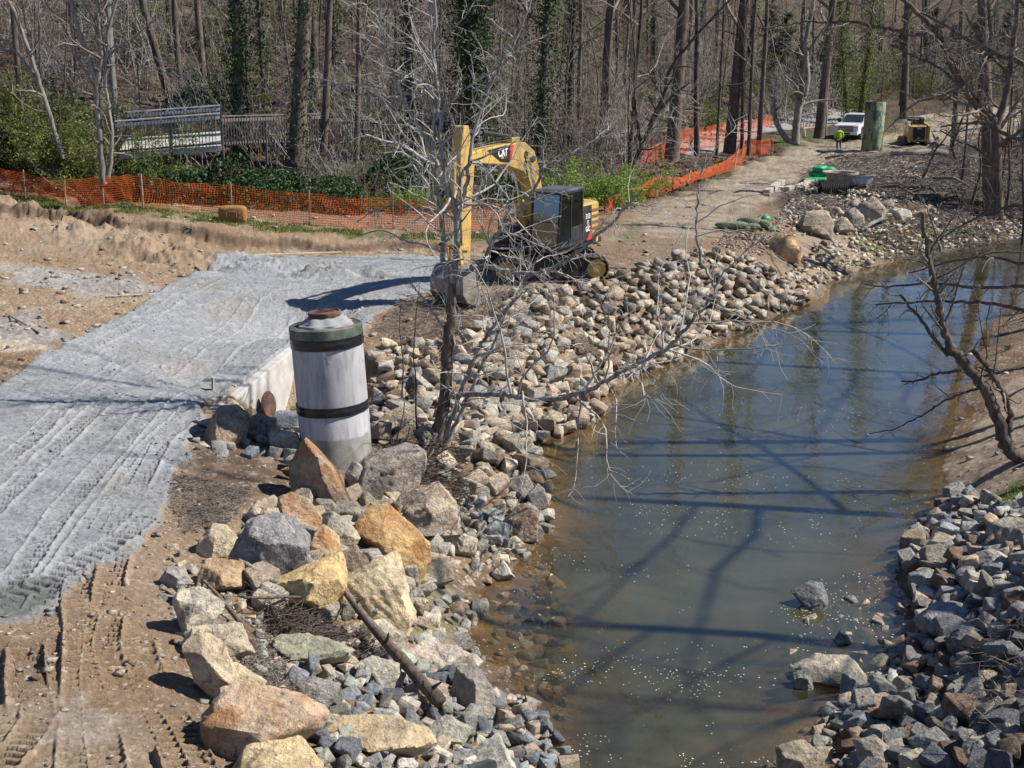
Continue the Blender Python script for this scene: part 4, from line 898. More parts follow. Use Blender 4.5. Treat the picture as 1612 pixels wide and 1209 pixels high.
# ---- concrete manhole riser
HH_ = 4.40-(G0(MHX, MHY)-.35)
mc = NT('riser_concrete'); v = mc.obj(); sp_ = mc.n('ShaderNodeSeparateXYZ'); mc.l(v, sp_.inputs[0])
mpn = mc.n('ShaderNodeMapping'); mpn.inputs['Scale'].default_value = (5, 5, .7); mc.l(v, mpn.inputs[0])
st = mc.noise(mpn.outputs[0], 1.5, 7, .65, .3); n = mc.noise(v, 3, 7, .6)
up = mc.mix(1., (.43, .42, .425), mc.ramp(st, [(.3, (.62, .62, .65)), (.5, (.95, .95, .95)), (.68, (1.12, 1.12, 1.1))]), 'MULTIPLY')
lo = mc.mix(1., (.29, .28, .255), mc.ramp(n, [(.3, (.66, .64, .6)), (.7, (1.15, 1.15, 1.15))]), 'MULTIPLY')
edge = mc.math('ADD', sp_.outputs[2], mc.math('MULTIPLY', n, .16))
top_ = mc.ramp(mc.math('SUBTRACT', sp_.outputs[2], HH_-.03-.5), [(.49, (0, 0, 0)), (.51, (1, 1, 1))]); 
c = mc.mix(mc.ramp(mc.math('SUBTRACT', edge, .52), [(.49, (0, 0, 0)), (.53, (1, 1, 1))]), lo, up); c = mc.mix(top_, c, mc.mix(1., (.12, .09, .07), mc.ramp(n, [(.35, (.6,)*3), (.65, (1.6,)*3)]), 'MULTIPLY'))
mc.bsdf(c, .82, 0, .3, mc.bump(mc.math('ADD', n, mc.noise(v, 40, 3)), .25, .02))
lean = (R(-1.0), R(-3.0), 0)
mz = G0(MHX, MHY)-.35
mh = empty('manhole_riser', (MHX, MHY, mz), 0, 'leaning round concrete manhole riser with two black bands and a rusty lid, behind the boulders', 'manhole')
mh.rotation_euler = lean
HH = 4.40-mz
def wob(t_, z_): return .006*math.sin(3*t_+z_)+.004*math.sin(7*t_)
b = MB(); b.lathe([(0, 0), (.725, 0), (.73, 1.38), (.722, 1.40), (.725, 1.42), (.725, HH-.12), (.715, HH-.02), (.685, HH), (.05, HH)], n=96, fn=lambda t_, z_: wob(t_, z_) if z_ > .01 else 0); 
rb = b.build('concrete_barrel', mc.m, mh, smooth=True)
tape = simple('black_wrap', (.012, .012, .014), .28, var=.3, scale=5, spec=.5)
for z0, h in ((HH-.42, .22), (1.42, .20)):
    b = MB(); b.lathe([(.728, z0), (.748, z0+.01), (.744, z0+h*.35), (.752, z0+h*.5), (.742, z0+h*.62), (.748, z0+h-.01), (.728, z0+h)], n=96, fn=lambda t_, z_: .005*math.sin(5*t_+9*z_)+.003*math.sin(13*t_+31*z_)); b.build('black_band', tape, mh, smooth=True)
grn = simple('mossy_green_ring', (.06, .085, .06), .75, var=.35, scale=4, dirt=(.3, .3, .26), dirt_amt=.45)
b = MB(); b.lathe([(.73, HH-.2), (.742, HH-.2), (.742, HH-.01), (.70, HH+.01)], n=96, fn=wob); b.build('green_rim', grn, mh, smooth=True)
mortar = simple('white_mortar', (.27, .27, .28), .8, var=.1, bump=.6, scale=3)
b = MB(); b.lathe([(.55, HH-.02), (.53, HH+.04), (.46, HH+.07), (.42, HH+.13), (.33, HH+.17), (.30, HH+.18)], n=64, fn=lambda t_, z_: .035*math.sin(3*t_+2)+.025*math.sin(8*t_+z_*9)); b.build('mortar_collar', mortar, mh, smooth=True)
rust = simple('rusty_iron', (.10, .055, .042), .75, .1, .35, 6, bump=.4, dirt=(.26, .15, .11), dirt_amt=.5)
b = MB(); b.lathe([(.27, HH+.16), (.32, HH+.17), (.335, HH+.22), (.335, HH+.27), (.30, HH+.275), (.295, HH+.25), (0, HH+.25)], n=48); 
b.box((.02, .0, HH+.285), (.34, .035, .04), (0, 0, .3)); b.box((0, .08, HH+.29), (.26, .03, .03), (0, 0, -.2)); b.build('rusty_lid', rust, mh, smooth=True)
ink = simple('marker_ink', (.28, .28, .31), .7)
for i, (s_, zz) in enumerate((('15th', HH-.55), ('TL', HH-.68))):
    text(s_, .10, ink, mh, (math.sin(R(8))*.737, -math.cos(R(8))*.737, zz), (R(90), 0, R(8)), 'handwriting')

# ---- rusty disc leaning on the wall
q = cast(423, 652); b = MB(); b.lathe([(0, -.03), (.27, -.03), (.29, 0), (.27, .03), (0, .03)], n=40, axis='y')
o = b.build('pipe_lid', rust, smooth=True); o.location = (P(423, 636, 0)[0]*0+D(423, 637, WA[1]+2.2)[0], WA[1]+2.2, D(423, 637, WA[1]+2.2)[2]); o.rotation_euler = (R(-8), 0, R(62)); o.scale = (.9, 1, 1.15)
tag(o, 'round rusty brown disc leaning upright against the concrete wall', 'disc')

# ---- excavator
EC = P(858, 434, 2.12); ez = G0(EC[0], EC[1])+.02
th = math.atan2(-.87, -.5)
ex = empty('excavator', (EC[0], EC[1], ez), th, 'yellow tracked excavator with black cab, boom raised and bucket down on the grey silt', 'excavator')
H_ = lambda x, y, z: (x, y, z)
def track(side):
    trot = R(8)-th
    root = None; L, w, h = 3.7, .6, .78
    y0 = side*.98
    prof = []
    for a in np.linspace(90, 270, 9): prof.append((-L/2+h/2+math.cos(R(a))*h/2, h/2+math.sin(R(a))*h/2))
    for a in np.linspace(-90, 90, 9): prof.append((L/2-h/2+math.cos(R(a))*h/2, h/2+math.sin(R(a))*h/2))
    b = MB(); b.prism([(x*.965, .03+z*.92) for x, z in prof], y0-w/2+.12, y0+w/2-.12); fr_ = b.build('track_frame', blk, ex); fr_.rotation_euler = (0, 0, trot)
    bs = MB(); P_ = []; per = 0
    pts = prof+[prof[0]]; acc = []
    seglen = [math.dist(pts[i], pts[i+1]) for i in range(len(pts)-1)]; tot = sum(seglen); nsh = 44
    for k in range(nsh):
        s = k*tot/nsh; i = 0
        while s > seglen[i]: s -= seglen[i]; i += 1
        a, c_ = pts[i], pts[i+1]; f = s/seglen[i]; x, z = a[0]+(c_[0]-a[0])*f, a[1]+(c_[1]-a[1])*f; an = math.atan2(c_[1]-a[1], c_[0]-a[0])
        bs.box((x, y0, z), (tot/nsh*.88, w, .035), (0, -an, 0))
        nx, nz = math.sin(an), -math.cos(an)
        bs.box((x+nx*.03, y0, z+nz*.03), (.025, w, .05), (0, -an, 0))
    sh = bs.build('track_shoes', trackm, fr_); sh.rotation_euler = (0, 0, 0)
    for k in range(6):
        bw = MB(); xx = -1.3+k*.52; bw.cyl((xx, y0+side*.16, .22), (xx, y0+side*.22, .22), .13, n=16); bw.build('roller', trackm, fr_, smooth=True)
    for xx in (-L/2+h/2, L/2-h/2):
        bw = MB(); bw.cyl((xx, y0+side*.16, h/2), (xx, y0+side*.26, h/2), .30, n=24); bw.cyl((xx, y0+side*.25, h/2), (xx, y0+side*.29, h/2), .13, n=16); bw.build('drive_wheel', yel, fr_, smooth=True)
for s_ in (-1, 1): track(s_)
b = MB(); b.box((0, 0, .55), (1.7, 1.5, .45)); b.cyl((0, 0, .7), (0, 0, 1.0), .62, n=32); uc = b.build('undercarriage', blk, ex, bevel=.03); uc.rotation_euler = (0, 0, R(8)-th)
b = MB(); b.box((1.9, 0, .42), (.12, 2.5, .5)); bl = b.build('dozer_blade', steel, ex, bevel=.02); bl.rotation_euler = (0, 0, R(8)-th); bl.scale = (.99, .6, .8)
b = MB(); b.box((-.2, 0, 1.08), (3.1, 2.35, .2)); b.build('turntable_deck', blk, ex, bevel=.03)
# engine house and counterweight
b = MB(); b.prism([(-.15, 1.18), (-.15, 2.25), (-.3, 2.38), (-1.45, 2.38), (-1.45, 1.18)], -1.2, 1.2); b.build('engine_house', yel, ex, bevel=.06)
prof = [(-1.3, -1.2)]+[(-1.3-.72*math.cos(R(a)), 1.22*math.sin(R(a))) for a in np.linspace(-78, 78, 15)]+[(-1.3, 1.2)]
b = MB(); b.prism(prof, .98, 2.36, axis='z'); b.build('counterweight', yel, ex, bevel=.08)
b = MB()
for k in range(5): b.box((-1.70, 1.075, 1.30+k*.2), (.40, .05, .095), (0, 0, R(-27)))
for k in range(5): b.box((-1.15, 1.207, 1.32+k*.2), (.5, .03, .09))
b.build('side_louvres', simple('louvre_brown', (.17, .10, .05), .7), ex)
b = MB(); b.box((-.60, 1.208, 1.74), (.60, .035, 1.14)); b.build('side_panel', blk, ex, bevel=.01)
b = MB(); b.prism([(-.92, 1.17), (-.55, 1.17), (-.86, 1.5), (-.92, 1.7)], 1.226, 1.232); b.build('red_stripe', red_p, ex)
for s_, z_, sz in (('313', 1.96, .22), ('F', 1.75, .19), ('GC', 1.54, .22)):
    text(s_, sz, white_p, ex, (-.62, 1.230, z_), (R(90), 0, R(180)), 'model_number', bold=.006)
b = MB(); b.prism([(-.72, 1.62), (-.60, 1.62), (-.66, 1.72)], 1.229, 1.234); b.build('yellow_triangle', yel, ex)
b = MB(); b.cyl((-.95, -.5, 2.35), (-.95, -.5, 2.7), .07, n=16); b.cyl((-.95, -.5, 2.7), (-.95, -.55, 2.77), .07, n=16); b.build('exhaust_pipe', blk, ex, smooth=True)
b = MB(); b.box((-.7, .1, 2.40), (.8, 1.5, .06)); b.build('engine_hood', blk, ex, bevel=.02)
b = MB(); b.box((.45, -.78, 1.42), (1.3, .75, .5)); b.box((.95, -.78, 1.25), (.5, .6, .25)); b.build('tool_box', blk, ex, bevel=.04)
b = MB()
for y_ in (-1.15, -.45): b.tube([(1.05, y_, 1.2), (1.05, y_, 2.15), (.3, y_, 2.15), (.3, y_, 1.7)], .02, 6)
b.build('handrail', blk, ex)
# cab: frame posts, roof, panes
cab = MB(); x0, x1, y0, y1, z0, z1 = -.28, 1.42, .22, 1.2, 1.15, 2.86
def post(a, c_, w=.07): cab.beam(a, c_, w, w)
for y_ in (y0, y1):
    post((x1-.02, y_, z0), (x1-.22, y_, z1)); post((x0, y_, z0), (x0+.04, y_, z1)); post((.55, y_, z0), (.52, y_, z1), .06)
    post((x0, y_, z0+.03), (x1, y_, z0+.03), .1); post((x0, y_, z1), (x1-.2, y_, z1), .08)
post((x1-.02, y0, z0+.03), (x1-.02, y1, z0+.03), .1); post((x1-.2, y0, z1), (x1-.2, y1, z1), .08); post((x1-.12, y0, 1.95), (x1-.12, y1, 1.95), .035)
post((x0, y0, z1), (x0, y1, z1), .08); post((x0, y0, 2.0), (x0, y1, 2.0), .06)
cf = cab.build('cab', blk, ex, bevel=.012)
b = MB(); b.prism([(x0-.03, z1+.02), (x0, z1+.10), (x1-.3, z1+.10), (x1-.14, z1+.02)], y0-.04, y1+.04); b.build('cab_roof', simple('cab_roof_grey', (.10, .11, .13), .4, var=.2), cf, bevel=.03)
def pane(name, pts):
    b = MB(); c_ = Vector((.5, .7, 2.)); n_ = (Vector(pts[1])-Vector(pts[0])).cross(Vector(pts[2])-Vector(pts[0])).normalized()*.006
    b.add([tuple(Vector(p)+n_) for p in pts]+[tuple(Vector(p)-n_) for p in pts], [(0, 1, 2, 3), (7, 6, 5, 4), (0, 4, 5, 1), (1, 5, 6, 2), (2, 6, 7, 3), (3, 7, 4, 0)]); return b.build(name, cabg, cf)
t = NT('cab_glass'); g1 = t.n('ShaderNodeBsdfGlossy'); g1.inputs['Roughness'].default_value = .06; g2 = t.n('ShaderNodeBsdfTransparent'); g2.inputs[0].default_value = (.45, .55, .50, 1)
mx = t.n('ShaderNodeMixShader'); mx.inputs[0].default_value = .16; t.l(g2.outputs[0], mx.inputs[1]); t.l(g1.outputs[0], mx.inputs[2]); t.l(mx.outputs[0], t.out.inputs[0]); cabg = t.m
pane('windscreen', [(x1-.03, y0+.04, z0+.08), (x1-.03, y1-.04, z0+.08), (x1-.22, y1-.04, z1-.03), (x1-.22, y0+.04, z1-.03)])
pane('side_window', [(.58, y1+.005, z0+.08), (x1-.06, y1+.005, z0+.08), (x1-.24, y1+.005, z1-.04), (.56, y1+.005, z1-.04)])
pane('door_window', [(x0+.04, y1+.005, 1.75), (.52, y1+.005, 1.75), (.50, y1+.005, z1-.04), (x0+.06, y1+.005, z1-.04)])
pane('rear_window', [(x0, y0+.04, 2.03), (x0, y1-.04, 2.03), (x0+.04, y1-.04, z1-.04), (x0+.04, y0+.04, z1-.04)])
b = MB(); b.box((.12, y1, 1.45), (.82, .04, .56)); b.build('cab_door', blk, cf, bevel=.01)
b = MB(); b.box((.15, .7, 1.5), (.5, .5, .14)); b.box((-.08, .7, 1.9), (.14, .5, .75), (0, R(-8), 0)); b.box((.75, .45, 1.55), (.2, .12, .5)); b.build('operator_seat', blk, cf, bevel=.04)
# boom, cylinders, stick, bucket (all in the machine's own x-z plane)
def link_beam(name, path, w, mat, th_=None, par=ex):
    b = MB(); b.prism(path, -w/2, w/2); return b.build(name, mat, par, bevel=.03)
boom = link_beam('boom', [(.22, 1.35), (.50, 1.30), (.95, 2.5), (1.45, 3.55), (1.85, 3.95), (3.0, 4.28), (4.9, 4.50), (5.08, 4.65), (5.0, 4.85), (4.6, 4.90), (3.0, 4.98), (1.75, 4.95), (1.15, 4.62), (.82, 4.0), (.45, 2.7)], .40, yel)
b = MB(); b.prism([(2.75, 4.34), (3.35, 4.42), (4.15, 4.85), (3.0, 4.93), (2.75, 4.90)], .200, .212); b.build('logo_panel', simple('decal_black', (.02, .02, .022), .5), boom)
b = MB(); b.prism([(2.70, 4.34), (2.80, 4.34), (2.74, 4.92), (2.52, 4.92)], .201, .213); b.build('red_stripe', red_p, boom)
text('CAT', .36, white_p, boom, (3.22, .217, 4.70), (R(90), 0, R(180)), 'lettering', .82, .012)
b = MB(); b.prism([(3.14, 4.50), (3.34, 4.52), (3.24, 4.64)], .214, .222); b.build('yellow_triangle', yel, boom)
for x_, z_ in ((1.25, 4.35), (1.75, 4.55)):
    b = MB(); b.cyl((x_, -.25, z_), (x_, .25, z_), .10, n=20); b.build('pivot_pin', blk, boom, smooth=True)
for y_ in (-.3, .3):
    b = MB(); b.cyl((.62, y_, 1.35), (.9+.35, y_, 3.0), .075, n=14); cy = b.build('boom_cylinder', yel, ex, smooth=True)
    b = MB(); b.cyl((1.25, y_, 3.0), (1.68, y_, 4.32), .045, n=12); b.cyl((1.68, y_-.06, 4.36), (1.68, y_+.06, 4.36), .10, n=16); b.build('piston_rod', chrome, cy, smooth=True)
b = MB(); b.cyl((2.3, 0, 5.16), (4.1, 0, 5.42), .085, n=16); b.cyl((2.25, -.1, 5.15), (2.25, .1, 5.15), .11, n=16); sc_ = b.build('stick_cylinder', blk, ex, smooth=True)
b = MB(); b.cyl((4.1, 0, 5.42), (5.25, 0, 5.60), .05, n=12); b.build('piston_rod', chrome, sc_, smooth=True)
b = MB(); b.box((2.25, 0, 5.03), (.5, .28, .25)); b.build('cylinder_bracket', yel, ex, bevel=.03)
stick = link_beam('stick', [(5.15, 5.72), (5.42, 5.70), (5.62, 4.9), (5.66, 3.5), (5.52, 1.25), (5.30, 1.15), (5.12, 1.35), (5.0, 3.2), (4.80, 4.55), (4.92, 4.95)], .34, yel)
b = MB(); b.cyl((5.72, 0, 4.75), (5.80, 0, 3.0), .075, n=14); bc = b.build('bucket_cylinder', yel, ex, smooth=True)
b = MB(); b.cyl((5.80, 0, 3.0), (5.76, 0, 1.85), .045, n=12); b.build('piston_rod', chrome, bc, smooth=True)
b = MB()
for y_ in (-.2, .2): b.beam((5.28, y_, 1.75), (5.78, y_, 1.85), .05, .14); b.beam((5.78, y_, 1.85), (5.62, y_, 1.0), .05, .14)
b.build('bucket_linkage', yel, ex, bevel=.01)
prof = [(5.30, 1.22), (5.75, 1.10), (5.98, .80), (5.98, .38), (5.72, .08), (5.25, -.08), (4.98, -.02)]
b = MB(); inner = [(x_-.03*(x_-5.3), z_-.05) for x_, z_ in prof]
for i in range(len(prof)-1):
    (a0, a1), (c0_, c1_) = prof[i], prof[i+1]; (e0, e1), (g0_, g1_) = [(5.42+(p[0]-5.42)*.93, .6+(p[1]-.6)*.93) for p in (prof[i], prof[i+1])]
    b.prism([(a0, a1), (c0_, c1_), (g0_, g1_), (e0, e1)], -.55, .55)
for y_ in (-.56, .54): b.prism([(p[0], p[1]) for p in prof], y_, y_+.03)
bk = b.build('bucket', steel, ex, bevel=.01)
for k in range(5):
    b = MB(); y_ = -.48+k*.24; b.add([(4.98, y_-.05, -.06), (4.98, y_+.05, -.06), (4.98, y_+.05, .02), (4.98, y_-.05, .02), (4.76, y_, -.03)], [(0, 1, 2, 3), (0, 4, 1), (1, 4, 2), (2, 4, 3), (3, 4, 0)]); b.build('tooth', steel, bk)
b = MB()
for y_ in (-.12, .12): b.tube([(1.0, y_, 4.75), (2.0, y_, 5.10), (3.4, y_, 5.08), (4.7, y_, 5.02), (5.2, y_, 5.3)], .022, 6); b.tube([(.5, y_, 1.8), (.4, y_, 2.9), (.75, y_, 4.1), (1.0, y_, 4.75)], .022, 6)
b.build('hydraulic_hose', blk, ex)
for o_ in ex.children:
    if o_.name.split('.')[0] in ('boom', 'boom_cylinder', 'stick_cylinder', 'cylinder_bracket', 'stick', 'bucket_cylinder', 'bucket_linkage', 'hydraulic_hose'): o_.scale = (.96, 1, .90)
ex.scale = (1.05, 1.05, 1.04)
# ---- pickup truck
wp = simple('white_car_paint', (.74, .75, .77), .3, var=.04, scale=2, coat=.4, dirt=(.45, .40, .33), dirt_amt=.15)
TC = P(1338, 212, 2.3); tz = G0(TC[0], TC[1]+3)
tr = empty('pickup_truck', (TC[0]-.3, TC[1]-3.5, tz-.02), R(-90-31), 'white crew cab pickup truck parked beyond the green painted pipe', 'pickup truck')
bodyp = [(3.05, .55), (3.08, 1.02), (2.98, 1.24), (1.35, 1.36), (1.28, 1.36), (-3.1, 1.36), (-3.15, .62), (-2.35, .62), (-2.30, .95), (-2.12, 1.08), (-1.68, 1.08), (-1.48, .95), (-1.42, .58), (1.42, .52), (1.48, .95), (1.68, 1.08), (2.14, 1.08), (2.32, .95), (2.38, .55)]
b = MB(); b.prism(bodyp, -1.0, 1.0); tb = b.build('body', wp, tr, bevel=.05)
b = MB(); b.prism([(1.40, 1.34), (.62, 1.98), (-1.05, 2.0), (-1.28, 1.34)], -.92, .92); cbn = b.build('cabin', wp, tr, bevel=.06)
for (nm, pts) in (('windscreen', [(1.365, -.80, 1.42), (1.365, .80, 1.42), (.70, .72, 1.935), (.70, -.72, 1.935)]), ('rear_window', [(-1.30, .7, 1.42), (-1.30, -.7, 1.42), (-1.09, -.66, 1.9), (-1.09, .66, 1.9)])):
    n_ = Vector((.03, 0, .025)) if nm == 'windscreen' else Vector((-.02, 0, .01)); b = MB(); b.add([tuple(Vector(p)+n_) for p in pts]+pts, [(0, 1, 2, 3), (0, 4, 5, 1), (1, 5, 6, 2), (2, 6, 7, 3), (3, 7, 4, 0)]); b.build(nm, gls, cbn)
for sgn in (-1, 1):
    for pts in ([(1.18, 1.42), (.62, 1.90), (.22, 1.92), (.22, 1.42)], [(.10, 1.42), (.10, 1.92), (-.92, 1.92), (-1.10, 1.42)]):
        b = MB(); b.prism(pts, sgn*.925-.008, sgn*.925+.008); b.build('side_window', gls, cbn)
    b = MB(); b.box((1.1, sgn*1.16, 1.50), (.10, .26, .32)); b.build('door_mirror', blk, tr, bevel=.03)
    b = MB(); b.box((3.0, sgn*.78, 1.02), (.14, .34, .30)); b.build('headlight', simple('headlight_glass', (.6, .62, .65), .15), tr, bevel=.03)
    b = MB(); b.box((.66, sgn*1.003, 1.0), (.012, .006, .62)); b.box((-.42, sgn*1.003, 1.0), (.012, .006, .62)); b.box((.1, sgn*1.01, 1.18), (.16, .03, .04)); b.box((-.9, sgn*1.01, 1.18), (.16, .03, .04)); b.build('door_seams', blk, tr)
    for xw in (1.9, -1.9):
        b = MB(); b.lathe([(.20, -.13), (.36, -.13), (.40, -.09), (.40, .09), (.36, .13), (.20, .13)], n=32, axis='y'); w_ = b.build('wheel', rub, tr, smooth=True); w_.location = (xw, sgn*.86, .40)
        b = MB(); b.lathe([(.0, sgn*.09), (.07, sgn*.10), (.19, sgn*.06), (.22, sgn*.12)], n=24, axis='y'); b.build('rim', chrome, w_, smooth=True)
b = MB(); b.box((-2.2, 0, 1.375), (1.6, 1.7, .03)); b.build('truck_bed', blk, tr)
b = MB(); b.box((3.10, 0, .98), (.05, 1.2, .40)); gr = b.build('grille', simple('grille_grey', (.12, .125, .13), .3), tr, bevel=.02)
b = MB(); 
for z_ in (.86, .98, 1.10): b.box((3.13, 0, z_), (.02, 1.18, .035))
b.build('grille_bar', chrome, gr)
b = MB(); b.box((3.14, 0, .62), (.24, 2.0, .24)); b.build('front_bumper', wp, tr, bevel=.05)
b = MB(); b.box((3.27, 0, .60), (.02, .8, .13)); b.build('lower_intake', blk, tr)

# ---- skid steer seen from behind
q = P(1446, 227, 2.3); sz_ = G0(q[0], q[1]+1)
sk = empty('skid_steer', (q[0], q[1]+1.2, sz_), R(90-1), 'yellow tracked skid steer loader with black engine door, seen from behind on the dirt track', 'loader')
b = MB(); b.prism([(-1.15, .28), (-1.18, 1.38), (-.85, 1.45), (.9, 1.2), (1.0, .3)], -.62, .62); b.build('body', yel, sk, bevel=.05)
b = MB(); b.box((-1.185, 0, .88), (.05, .88, .95)); rd = b.build('engine_door', blk, sk, bevel=.02)
text('CAT', .17, white_p, rd, (-1.215, 0, 1.24), (R(90), 0, R(-90)), 'lettering', 1, .005); text('259D', .11, white_p, rd, (-1.215, 0, .52), (R(90), 0, R(-90)), 'lettering', 1, .003)
for sgn in (-1, 1):
    b = MB(); b.prism([(-1.2, .2), (-1.28, 1.42), (-1.02, 1.52), (.2, 1.62), (.25, 1.45), (-.9, 1.28), (-.85, .2)], sgn*.72-.09, sgn*.72+.09); b.build('lift_arm', yel, sk, bevel=.02)
    b = MB(); prof = [(-1.1, .05), (-1.2, .22), (-.75, .55), (.75, .55), (1.1, .25), (1.0, .03)]; b.prism(prof, sgn*.80-.17, sgn*.80+.17); b.build('rubber_track', rub, sk, bevel=.04)
    b = MB(); b.box((-1.22, sgn*.55, 1.32), (.03, .14, .08)); b.build('tail_lamp', red_p, sk)
b = MB(); b.box((0, 0, 1.98), (1.25, .98, .07)); 
for x_ in (-.58, .6):
    for y_ in (-.45, .45): b.beam((x_, y_, 1.3), (x_, y_, 1.97), .07, .07)
ck = b.build('cab', blk, sk, bevel=.02)
b = MB(); b.box((-.60, 0, 1.70), (.02, .8, .42)); b.box((0, .46, 1.68), (1.1, .02, .45)); b.box((0, -.46, 1.68), (1.1, .02, .45)); b.build('cab_window', gls, ck)
b = MB(); b.prism([(1.1, .05), (1.9, .08), (1.75, .12), (1.3, .5), (1.1, .55)], -.9, .9); b.build('bucket', steel, sk)

# ---- green painted standing pipe
q = P(1376, 240, 2.1); pz = G0(q[0], q[1])
t = NT('camouflage_paint'); v = t.obj(); n = t.noise(v, .95, 4, .5, 1.6); mp = t.n('ShaderNodeMapping'); mp.inputs['Scale'].default_value = (1.3, 1.3, .5); t.l(v, mp.inputs[0])
c = t.ramp(t.noise(mp.outputs[0], 1.1, 5, .62, 1.8), [(.46, (.27, .28, .16)), (.50, (.17, .20, .11)), (.545, (.03, .10, .07)), (.6, (.04, .12, .08))]); c = t.mix(1., c, t.ramp(t.noise(v, 6, 5), [(.3, (.8,)*3), (.7, (1.15,)*3)]), 'MULTIPLY')
t.bsdf(c, .75, 0, .3, t.bump(n, .2, .02)); camo = t.m
gp = empty('standing_pipe', (q[0], q[1]+.75, pz-.1), 0, 'tall upright concrete pipe painted in green camouflage leaf shapes beside the haul road', 'pipe'); gp.rotation_euler = (0, R(1.5), 0)
b = MB(); b.lathe([(.75, 0), (.73, 1.75), (.72, 1.77), (.72, 3.6), (.68, 3.66), (.60, 3.66), (.60, 2.9), (0, 2.9)], n=64); b.build('pipe_wall', camo, gp, smooth=True)

# ---- worker walking away in a lime jacket
hiv = simple('lime_cloth', (.50, .80, .05), .75, var=.1, scale=8, bump=.3); trou = simple('grey_trousers', (.16, .13, .12), .85, var=.2); skin = simple('skin', (.45, .28, .2), .6, var=.05)
boot = simple('pale_boot', (.42, .34, .26), .8)
def skinned(name, pts, edges, radii, mat, parent=None, sub=2):
    me = bpy.data.meshes.new(name); me.from_pydata([tuple(p) for p in pts], edges, []); o = link(name, me, mat, parent)
    md = o.modifiers.new('s', 'SKIN'); sv_ = me.skin_vertices[0].data if me.skin_vertices else None
    if sv_ is None:
        bm = bmesh.new(); bm.from_mesh(me); bm.verts.layers.skin.verify(); bm.to_mesh(me); bm.free(); sv_ = me.skin_vertices[0].data
    for i, r_ in enumerate(radii):
        sv_[i].radius = (r_, r_) if not hasattr(r_, '__len__') else r_; sv_[i].use_root = (i == 0)
    m2_ = o.modifiers.new('u', 'SUBSURF'); m2_.levels = sub; m2_.render_levels = sub
    dg = bpy.context.evaluated_depsgraph_get(); bpy.context.view_layer.update()
    nm = bpy.data.meshes.new_from_object(o.evaluated_get(bpy.context.evaluated_depsgraph_get())); o.modifiers.clear(); o.data = nm
    nm.polygons.foreach_set('use_smooth', [True]*len(nm.polygons)); nm.materials.clear(); nm.materials.append(mat); return o
q = P(1320, 235, 2.2); q[2] = G0(q[0], q[1])
pe = empty('person', (q[0], q[1], q[2]-.02), 0, 'worker in a lime green jacket and grey trousers walking away on the haul road', 'person')
# body: pelvis root, spine, neck, head, legs mid-stride, arms
bp = [(0, 0, .86), (0, .01, 1.05), (0, .02, 1.28), (0, .03, 1.40), (0, .045, 1.47), (0, .06, 1.56), (0, .065, 1.64),
      (-.10, 0, .82), (-.11, .10, .47), (-.11, -.02, .09), (-.11, .13, .035), (.10, 0, .82), (.12, .05, .46), (.13, -.16, .12), (.13, -.04, .04),
      (-.19, .02, 1.36), (-.27, -.03, 1.12), (-.28, .08, .90), (-.275, .12, .83), (.19, .02, 1.36), (.28, .06, 1.12), (.30, .16, .92), (.295, .2, .85)]
be = [(0, 1), (1, 2), (2, 3), (3, 4), (4, 5), (5, 6), (0, 7), (7, 8), (8, 9), (9, 10), (0, 11), (11, 12), (12, 13), (13, 14), (3, 15), (15, 16), (16, 17), (17, 18), (3, 19), (19, 20), (20, 21), (21, 22)]
br = [(.13, .10), (.12, .095), (.145, .10), (.11, .08), .05, (.075, .09), .06, .085, .058, .04, .045, .085, .058, .04, .045, .06, .042, .032, .035, .06, .042, .032, .035]
skinned('body', bp, be, br, skin, pe)
jp = [(0, 0, .88), (0, .01, 1.08), (0, .02, 1.30), (0, .03, 1.42), (-.20, .02, 1.37), (-.285, -.03, 1.12), (-.295, .07, .92), (.20, .02, 1.37), (.295, .06, 1.12), (.31, .15, .94)]
skinned('jacket', jp, [(0, 1), (1, 2), (2, 3), (3, 4), (4, 5), (5, 6), (3, 7), (7, 8), (8, 9)], [(.19, .145), (.18, .14), (.20, .145), (.11, .09), .095, .075, .055, .095, .075, .055], hiv, pe)
skinned('trousers', [(0, 0, .88), (-.10, 0, .80), (-.115, .09, .47), (-.11, 0, .16), (.10, 0, .80), (.12, .04, .46), (.13, -.12, .18)], [(0, 1), (1, 2), (2, 3), (0, 4), (4, 5), (5, 6)], [(.15, .12), .105, .078, .066, .105, .078, .066], trou, pe)
skinned('hair', [(0, .035, 1.60), (0, .045, 1.68)], [(0, 1)], [(.095, .10), (.07, .075)], simple('dark_hair', (.06, .045, .035), .8), pe)
for x_, y_, z_, a in ((-.11, .06, .05, 0), (.13, -.09, .08, R(25))):
    b = MB(); b.box((0, 0, 0), (.11, .29, .09), taper=.8); o = b.build('boot', boot, pe, bevel=.03); o.location = (x_, y_, z_); o.rotation_euler = (-a, 0, 0)

